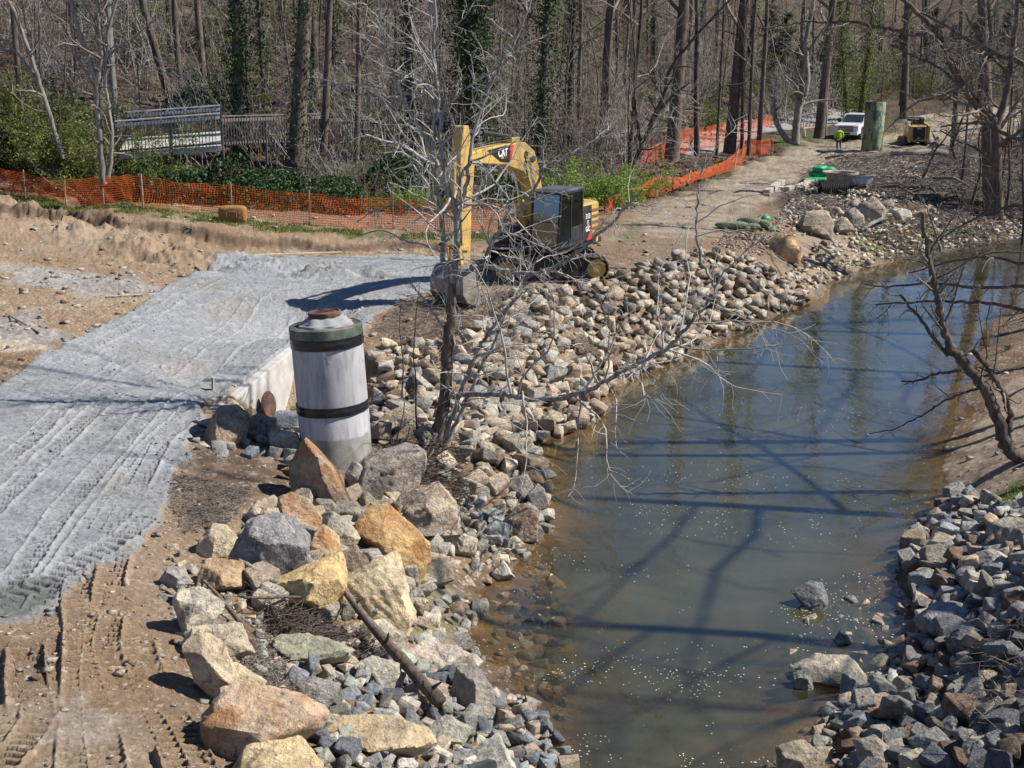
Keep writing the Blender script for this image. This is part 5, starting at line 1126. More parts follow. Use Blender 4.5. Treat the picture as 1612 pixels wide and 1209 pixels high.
# ---- orange safety fences
org = NT('orange_plastic_net'); a_ = org.n('ShaderNodeBsdfDiffuse'); a_.inputs[0].default_value = (.85, .17, .05, 1); b_ = org.n('ShaderNodeBsdfTranslucent'); b_.inputs[0].default_value = (.9, .22, .06, 1)
mx = org.n('ShaderNodeMixShader'); mx.inputs[0].default_value = .3; org.l(a_.outputs[0], mx.inputs[1]); org.l(b_.outputs[0], mx.inputs[2]); org.l(mx.outputs[0], org.out.inputs[0]); org = org.m
stake = simple('grey_wood_stake', (.42, .36, .28), .85, var=.25, scale=4)
def net_fence(base_px, h, seed, label, posts, hf=None, cell=.105, leanv=0., zoff=.03, sag=.1, r0=8.):
    q = np.array([cast(a, b_, r0) if len(t_) == 2 else D(a, b_, t_[2]) for t_ in base_px for a, b_ in [t_[:2]]])
    seg = np.linalg.norm(np.diff(q[:, :2], axis=0), axis=1); cum = np.concatenate([[0], np.cumsum(seg)]); L = cum[-1]; n = int(L/cell)
    s = np.linspace(0, L, n); X = np.interp(s, cum, q[:, 0]); Y = np.interp(s, cum, q[:, 1]); Z = Hf(X, Y)+zoff
    hh = np.interp(s/L, *zip(*(hf or [(0, h), (1, h)]))); ps = np.array(posts)*L if posts is not None else np.arange(0, L, 3)
    dpst = np.min(np.abs(s[:, None]-ps[None, :]), 1); sg_ = sag*np.minimum(dpst/1.6, 1)**1.2*(1+.5*noise2(s/1.1, s*0, seed)); m = 13
    rows = []
    for k in range(m+1):
        f = k/m; wv = .10*noise2(s/.9+3*f, s*0+f*1.3, seed+2)+.05*noise2(s/.3, s*0+f*3, seed+4)
        rows.append(np.stack([X+leanv*f*hh*.5+wv*.5*(1-f*.4)+.05*noise2(s/.5, s*0+f*4, seed+9), Y+wv*(1.6-f)+leanv*f*hh, Z+f*(hh-sg_*f)+.02*noise2(s/.2, s*0+f*5, seed+6)], 1))
    Gd = np.array(rows); V = []; Fq = []; 
    wz_ = .0092; off = 0
    up_ = np.array([0, 0, 1.])
    for k in range(m+1):   # horizontal bands
        A = Gd[k]-up_*wz_; B = Gd[k]+up_*wz_; V += [A, B]; i = np.arange(n-1); Fq.append(np.stack([off+i, off+i+1, off+n+i+1, off+n+i], 1)); off += 2*n
    tdir = np.gradient(Gd[0], axis=0); tdir /= np.linalg.norm(tdir, axis=1, keepdims=True)
    for k in range(m):     # vertical strands
        A, B = Gd[k], Gd[k+1]; V += [A-tdir*wz_, A+tdir*wz_, B+tdir*wz_, B-tdir*wz_]; i = np.arange(n); Fq.append(np.stack([off+i, off+n+i, off+2*n+i, off+3*n+i], 1)); off += 4*n
    root = empty('safety_fence', tuple(q[0]), 0, label, 'fence', 'orange plastic mesh safety fences'); root['group'] = 'orange plastic mesh safety fences'
    o = link('net', mesh_np('net', np.concatenate(V)-q[0], np.concatenate(Fq)), org, root)
    for p_ in ps:
        j = int(np.clip(p_/L*(n-1), 0, n-1)); b0 = np.array([X[j], Y[j], Z[j]-.1])-q[0]
        b = MB(); b.beam(b0, b0+np.array([leanv*hh[j]*.5, leanv*hh[j]+.0, hh[j]+.22]), .05, .05); b.build('post', stake, root)
FB = [(-80,290),(0,302),(54,313),(100,320),(160,325),(214,329),(275,334),(335,338),(400,345),(456,352),(540,358),(620,361),(694,364),(778,366),(850,372)]
net_fence(FB, 1.2, 3, 'long orange mesh fence along the top of the dirt cut, left of the excavator', [.02, .13, .22, .31, .44, .56, .67, .79, .90, .99], hf=[(0, 1.25), (.12, 1.05), (.2, .95), (.3, 1.25), (1, 1.22)])
net_fence([(950,338),(985,326),(1019,312),(1050,302),(1090,288),(1130,275),(1168,264)], .8, 8, 'low slumped orange mesh fence at the left edge of the haul road', [.05, .32, .55, .93], hf=[(0, .7), (.3, .95), (.5, .55), (.8, .75), (1, 1.3)], leanv=.6, cell=.13)
net_fence([(1168,248),(1190,246),(1216,243)], 1.1, 12, 'short orange mesh fence standing at the end of the row of thin trees', [.02, .9], leanv=.2)
net_fence([(1010,262),(1040,250),(1080,240),(1120,234),(1165,230),(1200,226)], 1.0, 15, 'orange mesh fence winding behind the tree trunks', [.0, .2, .4, .6, .8, .99], cell=.14)
net_fence([(1020,238),(1080,222),(1140,212),(1190,205),(1215,200)], .9, 19, 'farthest orange mesh fence beyond the grey paved trail', [.0, .25, .5, .75, .99], cell=.16)

# ---- wooden boardwalk with picket railings, and picket fence further right
wood_w = simple('weathered_white_wood', (.66, .65, .63), .8, var=.15, scale=3); wood_d = simple('old_grey_wood', (.17, .15, .13), .9, var=.35, scale=5)
def railing(name, label, A, B, h=1.25, deck=False, step=.15, sec=4, cap=wood_w, pk=wood_d, group='picket railings of the boardwalk', par=None):
    A = np.array(A); B = np.array(B); L = np.linalg.norm((B-A)[:2]); u = (B-A)/L
    root = empty(name, tuple(A), 0, label, 'railing', group); rs = random.Random(int(L*100))
    b = MB(); b.beam((0, 0, h+.02), tuple(u*L+[0, 0, h+.02]), .16, .05); b.build('top_rail', cap, root)
    b = MB(); b.beam((0, -.03, h-.16), tuple(u*L+[0, -.03, h-.16]), .04, .14); b.build('upper_rail', cap, root)
    b = MB(); b.beam((0, 0, .1), tuple(u*L+[0, 0, .1]), .04, .1); b.build('lower_rail', pk, root)
    n = int(L/2.4)+1
    for i in range(n):
        p_ = u*min(i*2.4, L-.05); b = MB(); b.beam(tuple(p_+[0, .04, -1.0]), tuple(p_+[0, .04, h]), .11, .11); b.build('post', pk, root)
    b = MB(); k = int(L/step)
    for i in range(k):
        p_ = u*(i+.5)*step; b.beam(tuple(p_+[rs.uniform(-.01, .01), -.06, .0]), tuple(p_+[0, -.06, h-.1]), .045, .03)
    b.build('pickets', pk, root); return root
bz = lambda px, py, y: D(px, py, y)
A1 = D(185, 242, 61); B1 = D(348, 229, 61.5)
railing('boardwalk_railing', 'near picket railing of the wooden boardwalk with pale top boards', A1, B1, 1.42)
A2_ = D(200, 217, 65.5); B2_ = D(348, 206, 66)
railing('boardwalk_railing', 'far railing of the wooden boardwalk, its white top boards showing above the near one', A2_, B2_, 1.2)
dk = MB(); dk.add([tuple(A1+[0, 0, 0]), tuple(B1), tuple(B2_), tuple(A2_), tuple(A1-[0, 0, .25]), tuple(B1-[0, 0, .25]), tuple(B2_-[0, 0, .25]), tuple(A2_-[0, 0, .25])], [(0, 1, 2, 3), (7, 6, 5, 4), (0, 4, 5, 1), (1, 5, 6, 2), (2, 6, 7, 3), (3, 7, 4, 0)])
o = dk.build('boardwalk_deck', simple('pale_deck_boards', (.46, .43, .40), .85, var=.2, scale=6)); tag(o, 'pale plank deck of the boardwalk between its two railings', 'boardwalk')
railing('boardwalk_railing', 'picket railing running from the boardwalk behind the ivy-clad trunk', D(350, 229, 62), D(505, 222, 66), 1.3, cap=wood_d)
railing('picket_fence', 'grey picket fence in the woods behind the brown leaning trunk', D(505, 228, 70), D(700, 228, 74), 1.3, cap=wood_d, group='grey picket fences in the woods')
railing('picket_fence', 'grey picket fence in the woods just behind the excavator boom', D(700, 232, 74), D(930, 245, 78), 1.3, cap=wood_d, group='grey picket fences in the woods')
railing('picket_fence', 'grey picket fence left of the orange mesh beyond the brown trunks', D(935, 250, 80), D(1056, 232, 92), 1.35, cap=wood_d, group='grey picket fences in the woods', step=.2)

# ---- yellow diamond sign
q = D(417, 188, 70); g_ = G0(q[0], q[1]); sg = empty('road_sign', (q[0], q[1], g_), 0, 'faded yellow diamond warning sign on a thin post among the trunks', 'sign')
ys = simple('faded_sign_yellow', (.42, .29, .04), .6, var=.2)
zt = D(417, 156, 70)[2]-g_
b = MB(); b.beam((0, .04, 0), (0, .04, zt), .06, .06); b.build('post', steel, sg)
b = MB(); b.box((0, 0, zt-.02), (.52, .02, .52), (0, R(45), 0)); b.build('diamond_panel', ys, sg, bevel=.02)
b = MB(); b.box((0, 0, zt-.72), (.42, .02, .3)); b.build('lower_panel', ys, sg)

# ---- A-frame barricade by the trail
q = P(1275, 214, 2.4); q[2] = G0(q[0], q[1]); br_ = empty('barricade', tuple(q), R(20), 'small white A-frame road barricade standing on the paved trail', 'barricade')
for x_ in (-.6, .6):
    b = MB(); b.beam((x_, -.3, 0), (x_, 0, 1.05), .05, .03); b.beam((x_, .3, 0), (x_, 0, 1.05), .05, .03); b.build('leg', wood_w, br_)
b = MB(); b.box((0, -.10, .82), (1.4, .03, .22)); bb = b.build('board', wood_w, br_)
b = MB()
for k in range(4): b.prism([(-.6+k*.33, .71), (-.45+k*.33, .71), (-.35+k*.33, .93), (-.5+k*.33, .93)], -.122, -.118)
b.build('stripes', simple('orange_stripe', (.75, .2, .04), .6), bb)

# ---- straw bale
q = cast(371, 346); straw = NT('straw'); v = straw.obj(); mp = straw.n('ShaderNodeMapping'); mp.inputs['Scale'].default_value = (1, 3, 9); straw.l(v, mp.inputs[0])
nn_ = straw.noise(mp.outputs[0], 9, 6, .7, 1.); straw.bsdf(straw.ramp(nn_, [(.3, (.17, .09, .03)), (.55, (.42, .22, .09)), (.75, (.60, .36, .18))]), .9, 0, .1, straw.bump(nn_, 1., .05))
X, Fc = ICO[5]; Xb = np.sign(X)*np.abs(X)**.42; Xb /= np.abs(Xb).max(); Xb = Xb*np.array([.55, .27, .34]); Xb *= (1+.05*fbm3(X[:, 0]*8, X[:, 1]*8, X[:, 2]*16, 4, 4)[:, None])
o = link('straw_bale', mesh_np('straw_bale', Xb, Fc), straw.m); o.location = (q[0], q[1]-.5, q[2]+.28); tag(o, 'orange-brown straw bale against the orange mesh fence', 'straw bale')
# strings round the bale
b = MB()
for x_ in (-.2, .2): b.tube([(x_+.01*math.sin(a*3), math.cos(a)*.285, math.sin(a)*.355) for a in np.linspace(0, 2*math.pi, 24)], .008, 5)
tw = b.build('twine', simple('orange_twine', (.6, .2, .06), .8), o)

# ---- things stored beside the haul road
def at(px, py, dz=0.): q = cast(px, py); return (q[0], q[1], q[2]+dz)
grey_pl = simple('dirty_grey_plastic', (.23, .22, .21), .6, var=.25, dirt=(.2, .14, .1), dirt_amt=.5)
o = (b := MB()).lathe([(0, .04), (.62, .04), (.74, .5), (.76, .75), (.98, .78), (.98, .90), (.92, .90), (.80, .86), (.70, .5), (.58, .12), (0, .12)], n=48).build('precast_ring', simple('stained_precast', (.36, .31, .27), .8, var=.3, dirt=(.14, .09, .06), dirt_amt=.5), smooth=True); o.location = at(1322, 296); tag(o, 'flared round brown-grey precast basin beside the green bags', 'basin')
o = (b := MB()).lathe([(0, .03), (.55, .03), (.66, .3), (.68, .44), (.78, .46), (.78, .52), (.70, .52), (.62, .44), (.5, .1), (0, .1)], n=48).build('plastic_tub', simple('pale_grey_tub', (.42, .43, .45), .5, var=.1), smooth=True); o.location = at(1353, 298, .22); o.scale = (1.1, .8, .95); o.rotation_euler = (R(-8), R(-4), 0); tag(o, 'oval pale grey tub right of the brown-grey basin', 'tub')
b = MB(); prof = []
for k in range(15):
    x_ = k*.095; prof += [(.33, x_), (.38, x_+.02), (.38, x_+.05), (.33, x_+.07)]
prof += [(.29, prof[-1][1]), (.29, 0), (.33, 0)]
o = b.lathe(prof, n=32, axis='x').build('corrugated_pipe', rub, smooth=True); q = at(1290, 309); o.location = (q[0], q[1], q[2]+.36); o.rotation_euler = (0, 0, R(8)); tag(o, 'short length of black corrugated pipe lying in front of the basin', 'pipe')
def bag(seed, loc, sc, mat, rz_, label, group=None, name='sandbag', rx=0.):
    X, Fc = ICO[4]; q = np.sign(X)*np.abs(X)**.72; q *= (1+.10*fbm3(X[:, 0]*2+seed, X[:, 1]*2, X[:, 2]*2, 4, seed)[:, None]); q[:, 2] *= (1-.35*np.abs(X[:, 0])**3); q[:, 1] *= (1-.35*np.abs(X[:, 0])**5)
    o = link(name, mesh_np(name, q*np.array(sc), Fc, smooth=True), mat); o.location = loc; o.rotation_euler = (0, rx, rz_); tag(o, label, 'bag', group); return o
gbag = simple('bright_green_bag', (.03, .30, .13), .5, var=.3, scale=5, bump=.4); fbag = simple('dull_green_mesh_sock', (.15, .18, .10), .85, var=.3, scale=9, bump=.6)
for i, (px, py, sx, lb) in enumerate([(1283,287,.75,'lowest bright green sandbag in the pile beside the basin'), (1303,287,.7,'bright green sandbag pressed against the basin'), (1288,276,.6,'green sandbag on the middle layer of the pile'), (1292,268,.5,'topmost small green sandbag with a pale patch'), (1305,270,.45,'green sandbag behind the rim of the basin')]):
    q = cast(px, 289 if i < 2 else 288); d_ = D(px, py, q[1]+(.3 if i > 1 else 0)); bag(30+i, (d_[0], d_[1], d_[2]+.08), (sx, .35, .2), gbag, R(-10+i*17), lb)
for i, (px, py, sx, rz_, lb, m_) in enumerate([(1152,354,.75,4,'long green filter sock at the left end of the heap above the creek',fbag), (1176,356,.6,-8,'fat green filter sock in the middle of the heap',fbag), (1178,348,.55,10,'green filter sock lying across the top of the heap',fbag), (1196,351,.5,-30,'green filter sock with its end drooping right',fbag), (1210,358,.42,-55,'green filter sock hanging down at the right end of the heap',fbag), (1205,345,.22,30,'bright green knotted end of a bag on top of the filter socks',gbag), (1160,361,.6,-4,'flattened green filter sock at the foot of the heap',fbag)]):
    q = cast(px, 364); d_ = D(px, py, q[1]+.2); bag(50+i, (d_[0], d_[1], max(d_[2], q[2]+.1)), (sx, .22, .17), m_, R(rz_), lb, name='filter_sock', rx=R(20) if i == 4 else 0)
# weathered timbers / blocks beside the road
blockm = simple('pale_weathered_timber', (.40, .35, .28), .85, var=.25, scale=4, bump=.3)
def beamobj(name, A, B, w, h, mat, label, cat, z0=None):
    A = np.array(A); B = np.array(B); b = MB(); b.beam((0, 0, 0), tuple(B-A), w, h); o = b.build(name, mat, bevel=.015); o.location = tuple(A); tag(o, label, cat); return o
for (a, b2, c_, d2, w, h, lb) in [(1206,308,1232,290,.35,.3,'pale square timber pointing along the haul road edge'), (1238,303,1290,288,.3,.28,'long pale timber lying next to the green bags'), (1262,304,1272,290,.3,.3,'short cross timber under the long pale one'), (1263,304,1300,292,.12,.1,'thin plank leaning by the black corrugated pipe'), (1228,300,1268,296,.7,.18,'wide flat slab of timber at the road edge')]:
    p1, p2 = cast(a, b2), cast(c_, d2); beamobj('timber', (p1[0], p1[1], p1[2]+h/2), (p2[0], p2[1], p2[2]+h/2), w, h, blockm, lb, 'timber')
# planks and sticks on the bare dirt
for (a, b2, c_, d2, w, h, lb) in [(400,406,538,393,.12,.05,'long pale plank lying at the top edge of the grey silt'), (166,472,226,468,.07,.04,'short pale lath on the muddy ground left of the silt'), (10,497,62,528,.05,.04,'dark straight stick lying at the far left of the dirt')]:
    p1, p2 = cast(a, b2), cast(c_, d2); z1_, z2_ = HF(p1[0], p1[1])[0], HF(p2[0], p2[1])[0]
    beamobj('plank', (p1[0], p1[1], z1_+.05), (p2[0], p2[1], z2_+.05), w, h, blockm if w > .055 else wood_d, lb, 'plank')
q = cast(335, 619); b = MB(); b.beam((0, 0, -.1), (.02, 0, .30), .09, .05); o = b.build('survey_stake', stake, bevel=.005); o.location = (q[0], q[1], HF(q[0], q[1])[0]); tag(o, 'short wooden stake driven into the grey silt above the wall', 'stake')
# tyre-track mulch and root wad logs
def logobj(pts, r, mat, label, cat='log', seed=0, name='log', stubs=0):
    p = np.array(pts, float); L = len(p); t_ = np.linspace(0, 1, 26); q = np.stack([np.interp(t_, np.linspace(0, 1, L), p[:, k]) for k in range(3)], 1)
    q += .35*r[0]*np.stack([noise2(t_*5, t_*0, seed), noise2(t_*5, t_*0, seed+1), noise2(t_*5, t_*0, seed+2)], 1)
    rr = np.interp(t_, np.linspace(0, 1, len(r)), r)*(1+.12*noise2(t_*11, t_*0, seed+3)); o0 = q[0].copy(); P_ = [(q-o0, rr)]
    rs = random.Random(seed)
    for k in range(stubs):
        i = rs.randrange(4, 22); d = np.array([rs.uniform(-1, 1), rs.uniform(-1, .3), rs.uniform(0, 1)]); d /= np.linalg.norm(d); ln = min(rr[i]*rs.uniform(2, 7), .8)
        P_.append((np.array([q[i]-o0, q[i]-o0+d*ln*.5, q[i]-o0+d*ln+rs.uniform(-.1, .1)*ln]), np.array([rr[i]*.4, rr[i]*.3, rr[i]*.12])))
    V, Fc = tubes(P_, lambda r_: 12 if r_ > .05 else 6); n_ = 12 if rr[0] > .05 else 6
    caps = [list(range(n_))[::-1], [25*n_+i for i in range(n_)]]
    o = link(name, mesh_np(name, V, [Fc, np.array(caps)], smooth=True), mat); o.location = tuple(o0); tag(o, label, cat); return o
def gp_(px, py, dz, r0=8.): q = cast(px, py, r0); return (q[0], q[1], q[2]+dz)
logobj([gp_(533,968,.55), gp_(575,1020,.5), gp_(620,1070,.45), gp_(665,1115,.38), gp_(695,1138,.3)], [.045, .07, .085, .10, .11], M['bark_brown'], 'long broken drift log lying across the stones of the near bank', seed=3, stubs=4, name='drift_log')
logobj([gp_(378,915,.35), gp_(410,936,.35), gp_(445,952,.3)], [.035, .045, .05], M['bark_grey'], 'short grey driftwood piece sticking out left of the amber boulder', seed=5, name='driftwood')
logobj([gp_(320,925,.12), gp_(350,960,.15), gp_(378,992,.12)], [.02, .035, .045], M['bark_brown'], 'thin dark stick on the terrace pointing at the olive boulder', 'stick', seed=6, stubs=2, name='stick')
logobj([gp_(385,972,.3), gp_(440,975,.35), gp_(520,978,.38), gp_(580,972,.3)], [.018, .022, .022, .012], M['bark_brown'], 'long thin stick lying across the front of the amber boulder', 'stick', seed=7, stubs=3, name='stick')
logobj([gp_(540,975,.25), gp_(600,985,.2), gp_(655,998,.15)], [.03, .03, .015], M['bark_grey'], 'pale bent stick beneath the yellow slab-sided boulder', 'stick', seed=8, stubs=3, name='stick')
logobj([gp_(528,1083,.15), gp_(560,1095,.15), gp_(585,1108,.12)], [.02, .03, .02], M['bark_brown'], 'reddish brown stick below the drift log', 'stick', seed=9, name='stick')
logobj([gp_(583,1068,.15), gp_(590,1085,.2), gp_(602,1105,.12)], [.03, .035, .03], M['bark_brown'], 'curved root piece standing in the blue-grey gravel', 'root', seed=10, name='root')
logobj([gp_(1404,247,.25), gp_(1440,249,.25), gp_(1490,246,.25)], [.26, .26, .22], M['bark_grey'], 'mossy pale log lying in front of the skid steer loader', seed=11, stubs=1)
logobj([gp_(1462,242,.0), gp_(1470,240,.5), gp_(1476,239,.95)], [.34, .26, .1], M['bark_brown'], 'torn root stump beside the skid steer loader', 'stump', seed=12, stubs=4, name='stump')
logobj([gp_(1442,322,.3), gp_(1480,320,.35), gp_(1535,326,.3), gp_(1590,332,.25)], [.22, .22, .2, .16], M['bark_dark'], 'long dark fallen trunk on the far brush bank', seed=13, stubs=5)
logobj([gp_(1355,372,.25), gp_(1372,364,.35), gp_(1393,354,.3)], [.09, .10, .08], M['bark_grey'], 'pale log leaning over the rocks of the far cluster', seed=14)
logobj([gp_(1256,222,.1), (lambda g: (g[0], g[1], g[2]+1.0))(gp_(1256,222,0)), (lambda g: (g[0]+.1, g[1], g[2]+1.5))(gp_(1256,222,0))], [.32, .27, .1], M['bark_brown'], 'broken brown tree stump beside the forked pale tree', 'stump', seed=15, name='stump')
for (a, b2, c_, d2, lb, sd_) in [(1420,270,1475,262,'fallen limb in the brush below the mossy log',21), (1500,262,1560,250,'fallen limb at the right of the brush bank',22), (1380,300,1440,312,'dark branch lying behind the far stone cluster',23), (1300,252,1350,258,'thin log on the mulch before the standing pipe',24), (1540,300,1612,285,'grey limb in the brush near the right edge',25), (1470,285,1530,300,'bent limb half buried in brown mulch',26)]:
    logobj([gp_(a, b2, .15), gp_((a+c_)/2, (b2+d2)/2, .45), gp_(c_, d2, .15)], [.09, .08, .05], M['bark_brown' if sd_ % 2 else 'bark_grey'], lb, seed=sd_, stubs=5, name='fallen_limb', cat='branch')
# ================================================================ trees and brush
def grow(pts, rad, rs, depth, maxd, out, nchild, lenf, spread=.9, up=.25, curl=.18, start=.2, minr=.0035):
    """add side branches to a limb"""
    n = len(pts); L = float(np.linalg.norm(np.diff(pts, axis=0), axis=1).sum())
    for _ in range(nchild):
        f = start+(1-start)*rs.random()**.9; k = f*(n-1); i = int(min(k, n-2)); fr = k-i
        p = pts[i]*(1-fr)+pts[i+1]*fr; r = (rad[i]*(1-fr)+rad[i+1]*fr)*rs.uniform(.38, .62)
        if r < minr: r = minr
        d = pts[i+1]-pts[i]; d = d/(np.linalg.norm(d)+1e-9)
        a = np.array([rs.gauss(0, 1), rs.gauss(0, 1), rs.gauss(0, 1)]); a -= d*(a@d); a /= np.linalg.norm(a)+1e-9
        v = d*(1-spread*.5)+a*spread; v[2] += up; v /= np.linalg.norm(v)
        ln = L*lenf*rs.uniform(.5, 1.15)*(1-.45*f); m = max(4, min(9, int(ln/.22)+3)); q = [p]
        for s in range(m-1):
            v = v+np.array([rs.gauss(0, curl), rs.gauss(0, curl), rs.gauss(0, curl)+up*.10]); v /= np.linalg.norm(v); q.append(q[-1]+v*ln/(m-1))
        q = np.array(q); rr = np.linspace(r, max(minr*.55, r*.22), m); out.append((q, rr))
        if depth < maxd: grow(q, rr, rs, depth+1, maxd, out, max(2, int(nchild*.55)), lenf*1.02, spread, up, curl, .15, minr)
def polyline(pts, n):
    p = np.array(pts, float); t = np.linspace(0, 1, len(p)); u = np.linspace(0, 1, n)
    # Catmull-Rom like smoothing by cubic interpolation of each axis
    q = np.stack([np.interp(u, t, p[:, k]) for k in range(p.shape[1])], 1)
    for _ in range(2): q[1:-1] = .25*q[:-2]+.5*q[1:-1]+.25*q[2:]
    return q
def trunk_tree(seed, H, r, lean=(0, 0), cs=.35, nb=16, twig=3, ivy=0, kind='tall', minr=.006, wob=.15):
    rs = random.Random(seed); n = 16; z = np.linspace(0, H, n)
    x = lean[0]*z/H*H+wob*np.array([noise2(zz/4., seed*1.7, 1) for zz in z])*z/H*3; y = lean[1]*z+wob*np.array([noise2(zz/4., seed*2.9+5, 2) for zz in z])*z/H*3
    T = np.stack([x, y, z], 1); rad = r*np.maximum(1-.82*(z/H)**1.1, .06); rad[0] *= 1.45; rad[1] *= 1.02
    T = np.insert(T, 1, T[0]*.93+T[1]*.07+0, 0); rad = np.insert(rad, 1, r*1.12); T[0, 2] -= .4
    limbs = []
    for k in range(nb):
        f = cs+(1-cs)*(k+rs.random())/nb; zz = f*H; i = min(int(f*(n-1))+1, n-1); p = T[i]*1.0
        p = np.array([np.interp(zz, T[:, 2], T[:, 0]), np.interp(zz, T[:, 2], T[:, 1]), zz])
        az = rs.uniform(0, 2*math.pi); el = rs.uniform(.15, .9) if kind == 'tall' else rs.uniform(-.1, .8)
        v = np.array([math.cos(az)*math.cos(el), math.sin(az)*math.cos(el), math.sin(el)]); ln = (H-zz)*.42+H*.09; ln *= rs.uniform(.6, 1.15); q = [p]; m = 7
        for s in range(m-1):
            v = v+np.array([rs.gauss(0, .16), rs.gauss(0, .16), rs.gauss(0.05, .12)]); v /= np.linalg.norm(v); q.append(q[-1]+v*ln/(m-1))
        q = np.array(q); rb = max(np.interp(zz, T[:, 2], rad)*rs.uniform(.3, .5), minr*1.6); rr = np.linspace(rb, rb*.2, m); limbs.append((q, rr)); grow(q, rr, rs, 1, twig, limbs, 5, .48, .85, .12, .2, .15, minr)
    return (T, rad), limbs
def leafcloud(C_, size, rs2=rng): return quads(np.asarray(C_), size, 1., rs2, .75)
def tube_obj(name, polys, mat, parent=None, nf=None):
    V, Fc = tubes(polys, nf) if nf else tubes(polys); return link(name, mesh_np(name, V, Fc, smooth=True), mat, parent)
def make_tree(name, seed, H, r, bark='bark_brown', twigm='twig', ivy=0., label=None, group=None, cat='tree', **k):
    (T, rad), limbs = trunk_tree(seed, H, r, **k)
    root = empty(name, (0, 0, 0), 0, label, cat, group)
    tube_obj('trunk', [(T, rad)], M[bark], root, lambda r_: 14)
    tube_obj('crown', limbs, M[twigm], root, lambda r_: 6 if r_ > .05 else 3)
    if ivy:
        rr = np.random.default_rng(seed); n = int(5600*ivy*r/.25); zz = rr.uniform(0, H*min(1, .3+ivy*.4), n); th_ = rr.uniform(0, 6.283, n)
        ra = np.interp(zz, T[:, 2], rad)+np.abs(rr.normal(0, .12+.15*ivy, n))*(1+.8*noise2(zz/1.2, th_, seed)); c_ = np.stack([np.interp(zz, T[:, 2], T[:, 0])+ra*np.cos(th_), np.interp(zz, T[:, 2], T[:, 1])+ra*np.sin(th_), zz], 1)
        V, Fc = leafcloud(c_, rr.uniform(.09, .2, n), rr); link('ivy', mesh_np('ivy', V, Fc), M['ivy'] if ivy < 3 else M['leaf'], root)
    return root
def place(root, x, y, rz=0, s=1., z=None, label=None, group=None, sink=.1):
    root.location = (x, y, (G0(x, y) if z is None else z)-sink); root.rotation_euler = (0, 0, rz); root.scale = (s, s, s) if not hasattr(s, '__len__') else s
    if label: root['label'] = label
    if group: root['group'] = group
    return root

# --- surveyed trunks: base pixel, pixel where the trunk leaves the frame top, width px, bark, ivy, label
MAJ = [
 ((375,258),372,17,'bark_dark',1.3,'ivy-covered dark trunk at the right end of the white boardwalk rail'),
 ((462,292),482,27,'bark_brown',0.15,'thick brown bent trunk left of the bare sycamore, its foot by the orange fence'),
 ((272,172),224,12,'bark_dark',0,'dark slanting trunk behind the boardwalk, leftmost of three'),
 ((286,172),274,10,'bark_dark',0,'straight grey-brown trunk behind the boardwalk, middle of three'),
 ((324,170),311,11,'bark_brown',0,'straight brown trunk behind the boardwalk, rightmost of three'),
 ((742,270),742,30,'bark_dark',3.0-.2,'broad trunk smothered in dark ivy directly behind the excavator stick'),
 ((848,300),862,15,'bark_dark',1.6,'ivy-covered trunk right behind the excavator boom'),
 ((946,268),962,16,'bark_brown',0,'tall brown trunk right of the excavator cab'),
 ((1057,252),1078,22,'bark_brown',0,'thick dark trunk at the left of the orange-fenced tree row'),
 ((1097,246),1096,9,'bark_dark',0,'slim dark trunk second in the orange-fenced row'),
 ((1128,250),1140,5,'bark_dark',0,'very thin stem in the middle of the orange-fenced row'),
 ((1148,240),1172,18,'bark_brown',0,'thick brown trunk behind the peak of the orange fence'),
 ((1168,242),1172,6,'bark_dark',0,'thin trunk just right of the thick one in the fenced row'),
 ((1178,247),1190,6,'bark_dark',0,'thin dark trunk leaning slightly right in the fenced row'),
 ((1194,242),1208,8,'bark_brown',0,'last trunk of the fenced row, beside the short orange fence'),
 ((1289,216),1312,15,'bark_brown',0,'tall brown trunk just left of the white pickup truck'),
 ((1299,214),1308,5,'bark_grey',0,'thin pale trunk touching the tall trunk by the pickup truck'),
 ((1352,196),1378,7,'bark_dark',3.4,'slender trunk with bright green ivy above the pickup bed'),
 ((1334,190),1322,5,'bark_dark',3.2,'short-ivied slim trunk behind the pickup cab'),
 ((1423,187),1428,12,'bark_dark',0,'dark stout trunk at the start of the far green verge'),
 ((890,262),902,9,'bark_dark',.5,'slim trunk in shade behind the excavator cab'),
 ((650,285),640,10,'bark_dark',1.2,'ivy-wrapped trunk behind the left limbs of the sycamore'),
 ((560,290),566,9,'bark_brown',0,'slim brown trunk behind the sycamore at the left'),
 ((420,240),408,8,'bark_dark',.6,'slim trunk near the yellow diamond sign'),
 ((508,262),520,12,'bark_brown',0,'brown trunk right of the thick bent one'),
 ((990,272),1010,7,'bark_dark',0,'dark thin trunk left of the slumped orange fence'),
 ((1560,345),1545,20,'bark_brown',0,'big dark trunk on the right brush bank with arching limbs'),
 ((1500,240),1515,9,'bark_brown',0,'middle-sized trunk beyond the brush right of the loader'),
 ((40,270),20,10,'bark_dark',0,'dark trunk at the far left behind the green thicket'),
 ((188,262),170,11,'bark_grey',0,'greyish trunk rising out of the green thicket'),
]
for i, ((bx, by), tx, w, bark, ivy, lb) in enumerate(MAJ):
    q = cast(bx, by, 40.); dist = np.linalg.norm(q-[0, 0, CAMH]); r = w/F*dist/2
    topz = D(tx, 0, q[1])[2]; le = (D(tx, 0, q[1])[0]-q[0])/max(topz-q[2], 3)
    H = 15+10*min(1, r/.2)+(i % 3); root = make_tree('bare_tree', 400+i, H, r, bark, 'twig' if i % 2 else 'twig_dark', ivy, lb, None, lean=(le, 0), cs=.22 if r < .16 else .3, nb=13, twig=2, wob=.07, minr=.009)
    place(root, q[0], q[1], 0, 1.)

